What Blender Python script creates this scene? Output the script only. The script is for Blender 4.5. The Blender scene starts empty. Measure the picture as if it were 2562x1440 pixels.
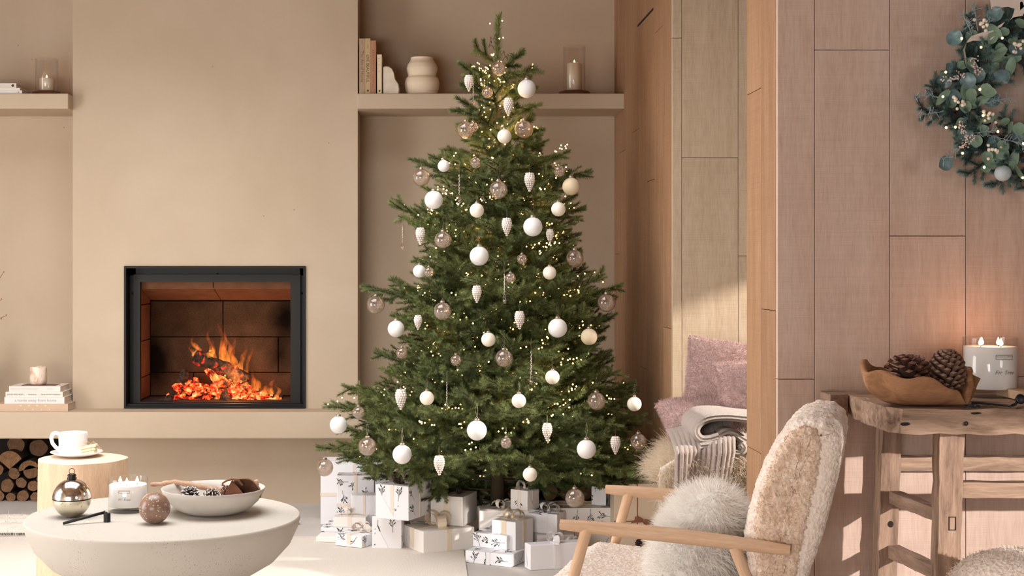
import bpy, bmesh, math, random
import numpy as np
from mathutils import Vector, Matrix, noise

random.seed(7)
RNG = np.random.default_rng(11)
SC = bpy.context.scene
COL = SC.collection
PI = math.pi
H = 1.15          # camera height in metres
F = 3558.0        # focal length in pixels of the 2562 x 1440 frame (50 mm)
CX, CY = 1060.0, 660.0

# ---------------------------------------------------------------- camera
cam_data = bpy.data.cameras.new('camera')
cam_data.lens = 50.0
cam_data.sensor_width = 36.0
cam_data.shift_x = (1281.0 - CX) / 2562.0
cam_data.shift_y = -(720.0 - CY) / 2562.0
cam_data.clip_start = 0.05
cam = bpy.data.objects.new('camera', cam_data)
cam.location = (0, 0, H)
cam.rotation_euler = (PI / 2, 0, 0)
COL.objects.link(cam)
SC.camera = cam

# ---------------------------------------------------------------- world, sun, window light, exposure
world = bpy.data.worlds.new('sky')
SC.world = world
world.use_nodes = True
bg = world.node_tree.nodes['Background']
bg.inputs['Color'].default_value = (0.80, 0.88, 1.0, 1)
bg.inputs['Strength'].default_value = 0.9

SUN_DIR = Vector((-0.43, 1.0, -0.25)).normalized()
sun_data = bpy.data.lights.new('sun', 'SUN')
sun_data.energy = 4.2
sun_data.angle = math.radians(0.6)
sun_data.color = (1.0, 0.93, 0.88)
sun = bpy.data.objects.new('sun', sun_data)
sun.rotation_euler = SUN_DIR.to_track_quat('-Z', 'Y').to_euler()
sun.location = (5, -8, 5)
COL.objects.link(sun)

def area_light(name, loc, direction, sx, sy, power, color, spread=180):
    d = bpy.data.lights.new(name, 'AREA')
    d.shape = 'RECTANGLE'
    d.size, d.size_y = sx, sy
    d.energy = power
    d.color = color
    d.spread = math.radians(spread)
    o = bpy.data.objects.new(name, d)
    o.location = loc
    o.rotation_euler = Vector(direction).to_track_quat('-Z', 'Z').to_euler()
    COL.objects.link(o)
    return o

# daylight in the openings of the two big windows (left wall, wall behind the camera) and of the alcove window
area_light('window_daylight_left', (-3.56, 3.8, 0.85), (1, 0.1, -0.05), 2.8, 1.3, 100, (1.0, 0.97, 0.94))
area_light('window_daylight_rear', (-1.9, -1.56, 0.8), (0, 1, -0.04), 2.6, 1.3, 128, (1.0, 0.965, 0.925))
area_light('skylight_daylight', (-1.2, 4.55, 2.86), (0, 0, -1), 2.5, 1.8, 72, (1.0, 0.985, 0.97), 138)
area_light('window_daylight_rear_right', (3.94, -1.56, 1.42), (-0.25, 1, -0.06), 1.2, 1.2, 36, (1.0, 0.975, 0.96))
area_light('window_daylight_alcove', (2.40, 4.85, 1.42), (-1, 0.12, -0.3), 0.6, 0.3, 7, (1.0, 0.93, 0.82))
# added spot outside the small alcove window, standing in for sun on its back wall
gl_d = bpy.data.lights.new('alcove_patch_spot', 'SPOT')
gl_d.energy = 900; gl_d.color = (1.0, 0.92, 0.82); gl_d.spot_size = math.radians(50); gl_d.spot_blend = 0.3; gl_d.shadow_soft_size = 0.03
gl_o = bpy.data.objects.new('alcove_patch_spot', gl_d)
gl_o.location = (3.65, 4.51, 1.99)
gl_o.rotation_euler = (Vector((1.1, 5.45, 1.0)) - Vector(gl_o.location)).to_track_quat('-Z', 'Y').to_euler()
COL.objects.link(gl_o)

SC.view_settings.view_transform = 'Standard'
SC.view_settings.look = 'None'
SC.view_settings.gamma = 1.0
SC.view_settings.use_curve_mapping = False
SC.view_settings.exposure = 0.0
SC.cycles.use_denoising = True
SC.cycles.max_bounces = 8
SC.cycles.diffuse_bounces = 4
SC.cycles.glossy_bounces = 4
SC.cycles.transparent_max_bounces = 24
SC.cycles.sample_clamp_indirect = 4.0
SC.cycles.caustics_reflective = False
SC.cycles.caustics_refractive = False

# ---------------------------------------------------------------- helpers
def P(x, y, Y):
    """point at depth Y that the photograph shows at pixel (x, y)"""
    return Vector(((x - CX) * Y / F, Y, H - (y - CY) * Y / F))

def floor_pt(x, y, z=0.0):
    Y = (H - z) * F / (y - CY)
    return Vector(((x - CX) * Y / F, Y, z))

def lin(c):
    return tuple(((v / 255.0) / 12.92 if v / 255.0 <= 0.04045 else ((v / 255.0 + 0.055) / 1.055) ** 2.4) for v in c)

def tag(o, label=None, cat=None, group=None, kind=None):
    if label: o['label'] = label
    if cat: o['category'] = cat
    if group: o['group'] = group
    if kind: o['kind'] = kind
    return o

def thing(name, label, cat, loc=(0, 0, 0), rotz=0.0, group=None):
    o = bpy.data.objects.new(name, None)
    o.empty_display_size = 0.05
    COL.objects.link(o)
    o.location = loc
    o.rotation_euler = (0, 0, rotz)
    return tag(o, label, cat, group)

def mesh_obj(name, verts, faces, mat, parent=None, smooth=False, loc=None):
    me = bpy.data.meshes.new(name)
    me.from_pydata([tuple(v) for v in verts], [], [tuple(f) for f in faces])
    me.update()
    if smooth:
        me.polygons.foreach_set('use_smooth', [True] * len(me.polygons))
    if mat: me.materials.append(mat)
    o = bpy.data.objects.new(name, me)
    COL.objects.link(o)
    if parent: o.parent = parent
    if loc is not None: o.location = loc
    return o

def tri_obj(name, V, T, mat, parent=None, smooth=False):
    """fast path: numpy vertices and triangles"""
    V = np.asarray(V, dtype=np.float32).reshape(-1, 3)
    T = np.asarray(T, dtype=np.int32).reshape(-1, 3)
    me = bpy.data.meshes.new(name)
    me.vertices.add(len(V)); me.vertices.foreach_set('co', V.ravel())
    me.loops.add(len(T) * 3); me.loops.foreach_set('vertex_index', T.ravel())
    me.polygons.add(len(T))
    me.polygons.foreach_set('loop_start', np.arange(0, len(T) * 3, 3, dtype=np.int32))
    me.polygons.foreach_set('loop_total', np.full(len(T), 3, dtype=np.int32))
    if smooth: me.polygons.foreach_set('use_smooth', np.ones(len(T), dtype=bool))
    me.update(calc_edges=True)
    if mat: me.materials.append(mat)
    o = bpy.data.objects.new(name, me)
    COL.objects.link(o)
    if parent: o.parent = parent
    return o

def frame_of(d):
    d = Vector(d).normalized()
    up = Vector((0, 0, 1)) if abs(d.z) < 0.95 else Vector((0, 1, 0))
    a = d.cross(up).normalized()
    b = a.cross(d).normalized()
    return a, b

class MB:
    """collects shapes for ONE mesh"""
    def __init__(s): s.v = []; s.f = []
    def add(s, verts, faces):
        n = len(s.v)
        s.v += [Vector(v) for v in verts]
        s.f += [tuple(i + n for i in f) for f in faces]
        return s
    def box(s, c, size, rotz=0.0, bevel=0.0, M=None):
        sx, sy, sz = [q / 2 for q in size]
        c = Vector(c)
        if bevel <= 0:
            vs = [Vector((x, y, z)) for z in (-sz, sz) for y in (-sy, sy) for x in (-sx, sx)]
            fs = [(0, 2, 3, 1), (4, 5, 7, 6), (0, 1, 5, 4), (2, 6, 7, 3), (0, 4, 6, 2), (1, 3, 7, 5)]
        else:
            bm = bmesh.new()
            bmesh.ops.create_cube(bm, size=1.0)
            for v in bm.verts: v.co = Vector((v.co.x * sx * 2, v.co.y * sy * 2, v.co.z * sz * 2))
            bmesh.ops.bevel(bm, geom=list(bm.edges) , offset=min(bevel, sx * .9, sy * .9, sz * .9), segments=2, affect='EDGES', profile=0.5)
            bm.verts.index_update()
            vs = [v.co.copy() for v in bm.verts]
            fs = [tuple(v.index for v in f.verts) for f in bm.faces]
            bm.free()
        if M is not None: vs = [M @ v for v in vs]
        if rotz:
            R = Matrix.Rotation(rotz, 3, 'Z'); vs = [R @ v for v in vs]
        return s.add([v + c for v in vs], fs)
    def span(s, a, b, bevel=0.0):
        a, b = Vector(a), Vector(b)
        return s.box((a + b) / 2, [abs(q) for q in (b - a)], bevel=bevel)
    def tube(s, pts, rad, n=8, cap=True, flat=1.0):
        pts = [Vector(p) for p in pts]
        if not isinstance(rad, (list, tuple)): rad = [rad] * len(pts)
        base = len(s.v)
        a0 = None
        for i, p in enumerate(pts):
            d = (pts[min(i + 1, len(pts) - 1)] - pts[max(i - 1, 0)])
            if d.length < 1e-9: d = Vector((0, 0, 1))
            d.normalize()
            if a0 is None: a0, _ = frame_of(d)
            a = (a0 - d * a0.dot(d))
            if a.length < 1e-6: a, _ = frame_of(d)
            a.normalize(); b = d.cross(a); a0 = a
            for k in range(n):
                t = 2 * PI * k / n
                s.v.append(p + a * (math.cos(t) * rad[i]) + b * (math.sin(t) * rad[i] * flat))
        for i in range(len(pts) - 1):
            for k in range(n):
                k2 = (k + 1) % n
                s.f.append((base + i * n + k, base + i * n + k2, base + (i + 1) * n + k2, base + (i + 1) * n + k))
        if cap:
            s.f.append(tuple(base + k for k in reversed(range(n))))
            s.f.append(tuple(base + (len(pts) - 1) * n + k for k in range(n)))
        return s
    def lathe(s, prof, n=32, c=(0, 0, 0), M=None, cap0=True, cap1=True):
        """profile [(r, z)] turned about z"""
        c = Vector(c)
        base = len(s.v)
        for r, z in prof:
            for k in range(n):
                t = 2 * PI * k / n
                v = Vector((r * math.cos(t), r * math.sin(t), z))
                if M is not None: v = M @ v
                s.v.append(v + c)
        for i in range(len(prof) - 1):
            for k in range(n):
                k2 = (k + 1) % n
                s.f.append((base + i * n + k, base + i * n + k2, base + (i + 1) * n + k2, base + (i + 1) * n + k))
        if cap0: s.f.append(tuple(base + k for k in reversed(range(n))))
        if cap1: s.f.append(tuple(base + (len(prof) - 1) * n + k for k in range(n)))
        return s
    def sphere(s, c, r, n=20, m=12, scale=(1, 1, 1), M=None):
        prof = [(max(1e-4, r * math.sin(PI * i / m)), -r * math.cos(PI * i / m)) for i in range(m + 1)]
        b = len(s.v)
        s.lathe(prof, n, (0, 0, 0), None, True, True)
        for i in range(b, len(s.v)):
            v = s.v[i]; v = Vector((v.x * scale[0], v.y * scale[1], v.z * scale[2]))
            if M is not None: v = M @ v
            s.v[i] = v + Vector(c)
        return s
    def strip(s, pts, widths, thick=0.0):
        """flat ribbon through pts; widths = vector (or list of vectors) across it"""
        pts = [Vector(p) for p in pts]
        if not isinstance(widths, list): widths = [Vector(widths)] * len(pts)
        b = len(s.v)
        for p, w in zip(pts, widths):
            s.v.append(p - w / 2); s.v.append(p + w / 2)
        for i in range(len(pts) - 1):
            s.f.append((b + 2 * i, b + 2 * i + 1, b + 2 * i + 3, b + 2 * i + 2))
        return s
    def grid(s, fn, nu, nv, wrap_u=False):
        b = len(s.v)
        for j in range(nv + 1):
            for i in range(nu + (0 if wrap_u else 1)):
                s.v.append(Vector(fn(i / nu, j / nv)))
        w = nu if wrap_u else nu + 1
        for j in range(nv):
            for i in range(nu):
                i2 = (i + 1) % w if wrap_u else i + 1
                s.f.append((b + j * w + i, b + j * w + i2, b + (j + 1) * w + i2, b + (j + 1) * w + i))
        return s
    def map(s, fn):
        s.v = [Vector(fn(v)) for v in s.v]; return s
    def build(s, name, mat, parent=None, smooth=False, loc=None):
        return mesh_obj(name, s.v, s.f, mat, parent, smooth, loc)

def shade_auto(o, deg=35):
    me = o.data
    me.polygons.foreach_set('use_smooth', [True] * len(me.polygons))
    me.set_sharp_from_angle(angle=math.radians(deg))
    return o

def struct(name, mb, mat, parent=None, smooth=False):
    o = mb.build(name, mat, parent, smooth)
    if parent is None: o['kind'] = 'structure'
    return o

def copy_tree(o, parent=None):
    c = o.copy(); COL.objects.link(c)
    c.parent = parent
    for ch in list(o.children):
        copy_tree(ch, c)
    return c

# ---- fur: ribbons grown from points on a surface
def sample_tris(V, T, n):
    V = np.asarray(V, float); T = np.asarray(T, int)
    a, b, c = V[T[:, 0]], V[T[:, 1]], V[T[:, 2]]
    nr = np.cross(b - a, c - a); ar = np.linalg.norm(nr, axis=1) / 2
    idx = RNG.choice(len(T), n, p=ar / ar.sum())
    u = RNG.random((n, 1)); v = RNG.random((n, 1))
    m = (u + v) > 1; u = np.where(m, 1 - u, u); v = np.where(m, 1 - v, v)
    p = a[idx] + u * (b[idx] - a[idx]) + v * (c[idx] - a[idx])
    nn = nr[idx] / (2 * ar[idx][:, None] + 1e-12)
    return p, nn

def tris_of(faces):
    out = []
    for f in faces:
        for k in range(1, len(f) - 1): out.append((f[0], f[k], f[k + 1]))
    return np.array(out)

def fur(name, V, faces, n, length, width, mat, parent, lean=(0, 0, -0.3), jitter=0.5, curl=0.0, seg=3, keep=None):
    T = tris_of(faces)
    p, nn = sample_tris(V, T, n)
    if keep is not None:
        k = keep(p, nn); p, nn = p[k], nn[k]
    n = len(p)
    L = length * (0.6 + 0.8 * RNG.random((n, 1)))
    rnd = RNG.normal(size=(n, 3)) * jitter
    side = np.cross(nn, RNG.normal(size=(n, 3))); side /= np.linalg.norm(side, axis=1, keepdims=True) + 1e-9
    lean = np.asarray(lean, float)
    pts = [p - nn * 0.001]; d = nn + 0.35 * rnd
    d /= np.linalg.norm(d, axis=1, keepdims=True) + 1e-9
    cur = pts[0]
    swirl = np.cross(nn, side)
    ph = RNG.random((n, 1)) * 6.28
    for s in range(seg):
        d = d + lean * (0.9 / seg) + rnd * (0.5 / seg)
        if curl: d = d + curl * (np.cos(ph + s * 2.1) * side + np.sin(ph + s * 2.1) * swirl)
        d /= np.linalg.norm(d, axis=1, keepdims=True) + 1e-9
        cur = cur + d * L / seg
        pts.append(cur)
    V2, T2 = [], []
    cnt = 0
    rows = []
    for s, q in enumerate(pts):
        w = width * (1 - 0.85 * s / seg)
        rows.append((q - side * w / 2, q + side * w / 2))
    V2 = np.stack([x for r in rows for x in r], axis=1).reshape(-1, 3)
    per = 2 * (seg + 1)
    base = np.arange(n)[:, None] * per
    tr = []
    for s in range(seg):
        tr.append(base + np.array([[2 * s, 2 * s + 1, 2 * s + 3]]))
        tr.append(base + np.array([[2 * s, 2 * s + 3, 2 * s + 2]]))
    T2 = np.concatenate(tr)
    o = tri_obj(name, V2, T2, mat, parent)
    o['kind'] = 'stuff'
    return o

# ---- text as a flat mesh
def text_mb(body, size=0.02, shear=0.0, spacing=1.0):
    cu = bpy.data.curves.new('txt', 'FONT')
    cu.body = body; cu.size = size; cu.shear = shear; cu.space_character = spacing
    cu.align_x = 'CENTER'; cu.align_y = 'CENTER'
    cu.resolution_u = 2
    o = bpy.data.objects.new('txt', cu); COL.objects.link(o)
    dg = bpy.context.evaluated_depsgraph_get()
    me = bpy.data.meshes.new_from_object(o.evaluated_get(dg))
    vs = [v.co.copy() for v in me.vertices]
    fs = [tuple(p.vertices) for p in me.polygons]
    bpy.data.objects.remove(o); bpy.data.curves.remove(cu); bpy.data.meshes.remove(me)
    return MB().add(vs, fs)

# ---------------------------------------------------------------- materials
MATS = {}
def new_mat(name):
    m = bpy.data.materials.new(name); m.use_nodes = True
    nt = m.node_tree; nt.nodes.clear()
    out = nt.nodes.new('ShaderNodeOutputMaterial')
    MATS[name] = m
    return m, nt, out

def L(nt, a, b): nt.links.new(a, b)

def coords(nt, scale=(1, 1, 1), kind='Object'):
    tc = nt.nodes.new('ShaderNodeTexCoord'); mp = nt.nodes.new('ShaderNodeMapping')
    mp.inputs['Scale'].default_value = scale
    L(nt, tc.outputs[kind], mp.inputs['Vector'])
    return mp.outputs['Vector']

def noise_node(nt, vec, scale, detail=4, rough=0.55, dist=0.0):
    n = nt.nodes.new('ShaderNodeTexNoise')
    n.inputs['Scale'].default_value = scale; n.inputs['Detail'].default_value = detail
    n.inputs['Roughness'].default_value = rough; n.inputs['Distortion'].default_value = dist
    L(nt, vec, n.inputs['Vector'])
    return n.outputs['Fac']

def ramp(nt, fac, stops):
    r = nt.nodes.new('ShaderNodeValToRGB')
    e = r.color_ramp.elements
    while len(e) < len(stops): e.new(0.5)
    for el, (p, c) in zip(e, stops):
        el.position = p; el.color = (*c, 1) if len(c) == 3 else c
    L(nt, fac, r.inputs['Fac'])
    return r.outputs['Color']

def mixc(nt, fac, a, b, mode='MIX'):
    m = nt.nodes.new('ShaderNodeMix'); m.data_type = 'RGBA'; m.blend_type = mode
    for sock, val in ((m.inputs[0], fac), (m.inputs[6], a), (m.inputs[7], b)):
        if isinstance(val, (int, float)): sock.default_value = val
        elif isinstance(val, tuple): sock.default_value = (*val[:3], 1)
        else: L(nt, val, sock)
    return m.outputs[2]

def bump(nt, h, strength=0.3, dist=0.002):
    b = nt.nodes.new('ShaderNodeBump')
    b.inputs['Strength'].default_value = strength; b.inputs['Distance'].default_value = dist
    L(nt, h, b.inputs['Height'])
    return b.outputs['Normal']

def simple(name, color, rough=0.6, metal=0.0, var=0.0, vscale=8.0, bscale=0.0, bstr=0.2, bdist=0.002, sheen=0.0, sss=0.0, spec=0.5, coat=0.0):
    m, nt, out = new_mat(name)
    p = nt.nodes.new('ShaderNodeBsdfPrincipled')
    c = lin(color)
    p.inputs['Base Color'].default_value = (*c, 1)
    p.inputs['Roughness'].default_value = rough
    p.inputs['Metallic'].default_value = metal
    p.inputs['Specular IOR Level'].default_value = spec
    p.inputs['Coat Weight'].default_value = coat
    if sheen: p.inputs['Sheen Weight'].default_value = sheen
    if sss:
        p.inputs['Subsurface Weight'].default_value = sss
        p.inputs['Subsurface Radius'].default_value = (0.02, 0.012, 0.008)
        p.inputs['Subsurface Scale'].default_value = 0.6
    if var or bscale: vec = coords(nt)
    if var:
        f = noise_node(nt, vec, vscale, 5)
        lo = tuple(max(0, q * (1 - var)) for q in c); hi = tuple(min(1, q * (1 + var)) for q in c)
        L(nt, ramp(nt, f, [(0.3, lo), (0.7, hi)]), p.inputs['Base Color'])
    if bscale:
        L(nt, bump(nt, noise_node(nt, vec, bscale, 3), bstr, bdist), p.inputs['Normal'])
    L(nt, p.outputs[0], out.inputs[0])
    return m

def furmat(name, color, trans=0.45):
    """hair: part of the light passes through the strands"""
    m, nt, out = new_mat(name)
    d = nt.nodes.new('ShaderNodeBsdfDiffuse'); t = nt.nodes.new('ShaderNodeBsdfTranslucent'); mx = nt.nodes.new('ShaderNodeMixShader')
    info = noise_node(nt, coords(nt), 30, 3)
    c = lin(color)
    col = ramp(nt, info, [(0.3, tuple(q * 0.9 for q in c)), (0.7, tuple(min(1, q * 1.04) for q in c))])
    L(nt, col, d.inputs['Color']); L(nt, col, t.inputs['Color']); mx.inputs[0].default_value = trans
    L(nt, d.outputs[0], mx.inputs[1]); L(nt, t.outputs[0], mx.inputs[2]); L(nt, mx.outputs[0], out.inputs[0])
    return m

def emit(name, color, strength):
    m, nt, out = new_mat(name)
    e = nt.nodes.new('ShaderNodeEmission')
    e.inputs['Color'].default_value = (*lin(color), 1); e.inputs['Strength'].default_value = strength
    L(nt, e.outputs[0], out.inputs[0])
    return m

def wood(name, c_lo, c_hi, grain_axis=2, scale=6.0, stretch=14.0, rough=0.6, knots=0.0, saw=0.0, knot_col=(90, 66, 52), bstr=0.25, rnd=0.12, wave=0.0):
    """long-grained wood; grain runs along grain_axis of the object's own space"""
    m, nt, out = new_mat(name)
    p = nt.nodes.new('ShaderNodeBsdfPrincipled'); p.inputs['Roughness'].default_value = rough
    p.inputs['Specular IOR Level'].default_value = 0.3
    sc = [stretch] * 3; sc[grain_axis] = 1.0
    info = nt.nodes.new('ShaderNodeObjectInfo')
    tc = nt.nodes.new('ShaderNodeTexCoord')
    off = nt.nodes.new('ShaderNodeVectorMath'); off.operation = 'MULTIPLY_ADD'
    comb = nt.nodes.new('ShaderNodeCombineXYZ')
    for k in range(3): L(nt, info.outputs['Random'], comb.inputs[k])
    L(nt, comb.outputs[0], off.inputs[0]); off.inputs[1].default_value = (7.3, 3.1, 5.7)
    L(nt, tc.outputs['Object'], off.inputs[2])
    mp = nt.nodes.new('ShaderNodeMapping'); mp.inputs['Scale'].default_value = sc
    L(nt, off.outputs[0], mp.inputs['Vector'])
    f = noise_node(nt, mp.outputs[0], scale, 6, 0.62, 0.6)
    col = ramp(nt, f, [(0.28, lin(c_lo)), (0.72, lin(c_hi))])
    fine = noise_node(nt, mp.outputs[0], scale * 9, 3, 0.6)
    hb = mixc(nt, 0.4, f, fine)
    col = mixc(nt, 0.22, col, ramp(nt, fine, [(0.3, (0.4, 0.34, 0.3)), (0.62, (1, 1, 1))]), 'MULTIPLY')
    if knots:
        vm = nt.nodes.new('ShaderNodeMapping'); ks = [1.0] * 3; ks[grain_axis] = 0.55
        vm.inputs['Scale'].default_value = ks
        L(nt, off.outputs[0], vm.inputs['Vector'])
        vo = nt.nodes.new('ShaderNodeTexVoronoi'); vo.inputs['Scale'].default_value = knots
        dist = noise_node(nt, off.outputs[0], 25, 2)
        L(nt, vm.outputs[0], vo.inputs['Vector'])
        add = nt.nodes.new('ShaderNodeMath'); add.operation = 'MULTIPLY_ADD'
        L(nt, dist, add.inputs[0]); add.inputs[1].default_value = 0.09; L(nt, vo.outputs['Distance'], add.inputs[2])
        kf = ramp(nt, add.outputs[0], [(0.07, (0.75, 0.75, 0.75)), (0.13, (0, 0, 0))])
        col = mixc(nt, kf, col, lin(knot_col))
    if rnd:
        v = nt.nodes.new('ShaderNodeMapRange'); v.inputs['To Min'].default_value = 1 - rnd; v.inputs['To Max'].default_value = 1 + rnd
        L(nt, info.outputs['Random'], v.inputs['Value'])
        hsv = nt.nodes.new('ShaderNodeHueSaturation'); L(nt, v.outputs[0], hsv.inputs['Value']); L(nt, col, hsv.inputs['Color'])
        col = hsv.outputs['Color']
    nrm = hb
    if saw:
        cs = [3.0] * 3; cs[grain_axis] = saw
        m2 = nt.nodes.new('ShaderNodeMapping'); m2.inputs['Scale'].default_value = cs
        L(nt, off.outputs[0], m2.inputs['Vector'])
        sw = noise_node(nt, m2.outputs[0], 1.0, 3, 0.7)
        nrm = mixc(nt, 0.6, hb, sw)
        col = mixc(nt, 0.20, col, ramp(nt, sw, [(0.35, (0.6, 0.55, 0.5)), (0.6, (1, 1, 1))]), 'MULTIPLY')
    L(nt, col, p.inputs['Base Color'])
    L(nt, bump(nt, nrm, bstr, 0.003), p.inputs['Normal'])
    L(nt, p.outputs[0], out.inputs[0])
    return m

def glass(name, tint=(255, 255, 255), base=0.05, grazing=0.75, rough=0.02):
    """thin clear glass: transparent, with a Schlick-type reflection that is the same on both sides of the pane"""
    m, nt, out = new_mat(name)
    t = nt.nodes.new('ShaderNodeBsdfTransparent'); t.inputs['Color'].default_value = (*lin(tint), 1)
    g = nt.nodes.new('ShaderNodeBsdfGlossy'); g.inputs['Roughness'].default_value = rough
    lw = nt.nodes.new('ShaderNodeLayerWeight'); lw.inputs['Blend'].default_value = 0.5
    pw = nt.nodes.new('ShaderNodeMath'); pw.operation = 'POWER'; pw.inputs[1].default_value = 4.0
    ma = nt.nodes.new('ShaderNodeMath'); ma.operation = 'MULTIPLY_ADD'; ma.inputs[1].default_value = grazing; ma.inputs[2].default_value = base
    L(nt, lw.outputs['Facing'], pw.inputs[0]); L(nt, pw.outputs[0], ma.inputs[0])
    mx = nt.nodes.new('ShaderNodeMixShader')
    L(nt, ma.outputs[0], mx.inputs[0]); L(nt, t.outputs[0], mx.inputs[1]); L(nt, g.outputs[0], mx.inputs[2])
    L(nt, mx.outputs[0], out.inputs[0])
    return m
# ---------------------------------------------------------------- material set
def plaster(name, lo, hi, scale=1.6):
    m, nt, out = new_mat(name)
    p = nt.nodes.new('ShaderNodeBsdfPrincipled'); p.inputs['Roughness'].default_value = 0.85
    p.inputs['Specular IOR Level'].default_value = 0.2
    vec = coords(nt)
    f = noise_node(nt, vec, scale, 6, 0.6, 0.4)
    f2 = noise_node(nt, vec, 90, 3)
    col = ramp(nt, f, [(0.3, lin(lo)), (0.7, lin(hi))])
    sp = nt.nodes.new('ShaderNodeTexVoronoi'); sp.inputs['Scale'].default_value = 7.0
    L(nt, vec, sp.inputs['Vector'])
    pit = ramp(nt, sp.outputs['Distance'], [(0.018, (0.35, 0.3, 0.26)), (0.03, (1, 1, 1))])
    col = mixc(nt, 0.6, col, pit, 'MULTIPLY')
    L(nt, col, p.inputs['Base Color'])
    L(nt, bump(nt, mixc(nt, 0.4, f, f2), 0.22, 0.004), p.inputs['Normal'])
    L(nt, p.outputs[0], out.inputs[0])
    return m

m_plaster = plaster('plaster', (189, 170, 147), (200, 182, 160))
m_ceil = wood('ceiling_timber', (112, 84, 62), (138, 106, 80), 1, 2.0, 9.0, 0.7)
m_concrete = plaster('concrete_floor', (186, 178, 171), (204, 198, 192), 2.5)
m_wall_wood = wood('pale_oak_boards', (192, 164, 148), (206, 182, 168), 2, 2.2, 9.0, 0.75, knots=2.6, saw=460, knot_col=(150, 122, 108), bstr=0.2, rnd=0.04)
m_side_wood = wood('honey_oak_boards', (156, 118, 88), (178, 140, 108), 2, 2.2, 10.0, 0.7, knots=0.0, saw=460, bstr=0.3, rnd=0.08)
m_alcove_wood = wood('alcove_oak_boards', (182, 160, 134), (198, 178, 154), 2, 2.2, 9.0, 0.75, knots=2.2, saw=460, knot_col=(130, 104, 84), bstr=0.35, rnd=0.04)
m_black = simple('black_steel', (24, 23, 22), 0.45, 0.6)
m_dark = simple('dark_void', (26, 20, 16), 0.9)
m_white_paint = simple('white_window_paint', (228, 224, 216), 0.5)

# ---------------------------------------------------------------- the setting
CEIL = 2.9
ZB = 7.107       # back wall of the niches
ZW = 6.84        # front of the chimney breast
BX0, BX1 = -1.688, -0.317
WX = 0.953       # left face of the alcove block
struct('floor', MB().span((-3.7, -1.8, -0.1), (4.9, 7.4, 0.0)), m_concrete)
struct('ceiling', MB().span((-3.7, -1.8, CEIL), (-2.9, 7.4, CEIL + 0.1)).span((-0.1, -1.8, CEIL), (4.9, 7.4, CEIL + 0.1)).span((-2.9, -1.8, CEIL), (-0.1, 3.6, CEIL + 0.1)).span((-2.9, 5.5, CEIL), (-0.1, 7.4, CEIL + 0.1)).span((-3.0, 3.5, CEIL + 0.1), (0.0, 3.6, CEIL + 1.1)).span((-3.0, 5.5, CEIL + 0.1), (0.0, 5.6, CEIL + 1.1)).span((-3.0, 3.6, CEIL + 0.1), (-2.9, 5.5, CEIL + 1.1)).span((-0.1, 3.6, CEIL + 0.1), (0.0, 5.5, CEIL + 1.1)), m_ceil)  # unseen kerb walls round the skylight added to keep the low sun out
struct('wall_back', MB().span((-3.7, ZB, 0), (BX0, ZB + 0.1, CEIL)).span((BX1, ZB, 0), (WX + 0.05, ZB + 0.1, CEIL)).span((BX0, 7.3, 0), (BX1, 7.4, CEIL)), m_plaster)
# chimney breast round the firebox opening
FX0, FX1 = P(311, 665, ZW).x, P(765, 665, ZW).x
FZ1 = P(311, 665, ZW).z
HT, HB, HY = 0.456, 0.331, 6.67
struct('wall_chimney_breast', MB().span((BX0, ZW, HT), (FX0, 7.3, CEIL)).span((FX1, ZW, HT), (BX1, 7.3, CEIL)).span((FX0, ZW, FZ1), (FX1, 7.3, CEIL)), m_plaster)
struct('wall_plinth', MB().span((BX0, ZW, 0), (-0.144, 7.3, HB)), m_plaster)
hearth = MB().span((-3.7, HY, HB), (WX, ZB, HT), bevel=0.006).build('hearth_ledge', m_plaster)
tag(hearth, kind='structure')
# added dark sheets painting in the shade of the two log stores
struct('log_store_shade', MB().span((-3.7, ZB - 0.02, 0), (BX0, ZB - 0.002, HB)).span((-0.144, ZB - 0.02, 0), (WX, ZB - 0.002, HB)).span((BX0 - 0.02, ZW + 0.01, 0), (BX0 - 0.001, ZB - 0.02, HB)).span((-0.143, ZW + 0.01, 0), (-0.125, ZB - 0.02, HB)), m_dark)
# floating shelves of the niches
SZ1, SZ0 = P(0, 233.5, 6.754).z, P(0, 272, 6.754).z
tag(MB().span((-3.7, 6.754, SZ0), (BX0, ZB, SZ1), bevel=0.005).build('niche_shelf', m_plaster), 'thick plastered shelf in the niche left of the fireplace', 'shelf')
tag(MB().span((BX1, 6.754, SZ0), (WX + 0.002, ZB, SZ1), bevel=0.005).build('niche_shelf', m_plaster), 'thick plastered shelf behind the tree top', 'shelf')

# boards: each one a child of its wall
def board(parent, a, b, mat, gap=0.0008, axis='y'):
    a, b = Vector(a), Vector(b)
    if axis == 'y':   # board lies in the x-z plane
        a2 = Vector((a.x + gap, a.y, a.z + gap)); b2 = Vector((b.x - gap, b.y, b.z - gap))
    else:
        a2 = Vector((a.x, a.y + gap, a.z + gap)); b2 = Vector((b.x, b.y - gap, b.z - gap))
    c = (a2 + b2) / 2
    mb = MB().box((0, 0, 0), [abs(q) for q in (b2 - a2)], bevel=0.0012)
    o = mb.build('board', mat, parent)
    o.location = c
    return o

m_joint = simple('board_joint', (120, 92, 74), 0.9)
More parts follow.
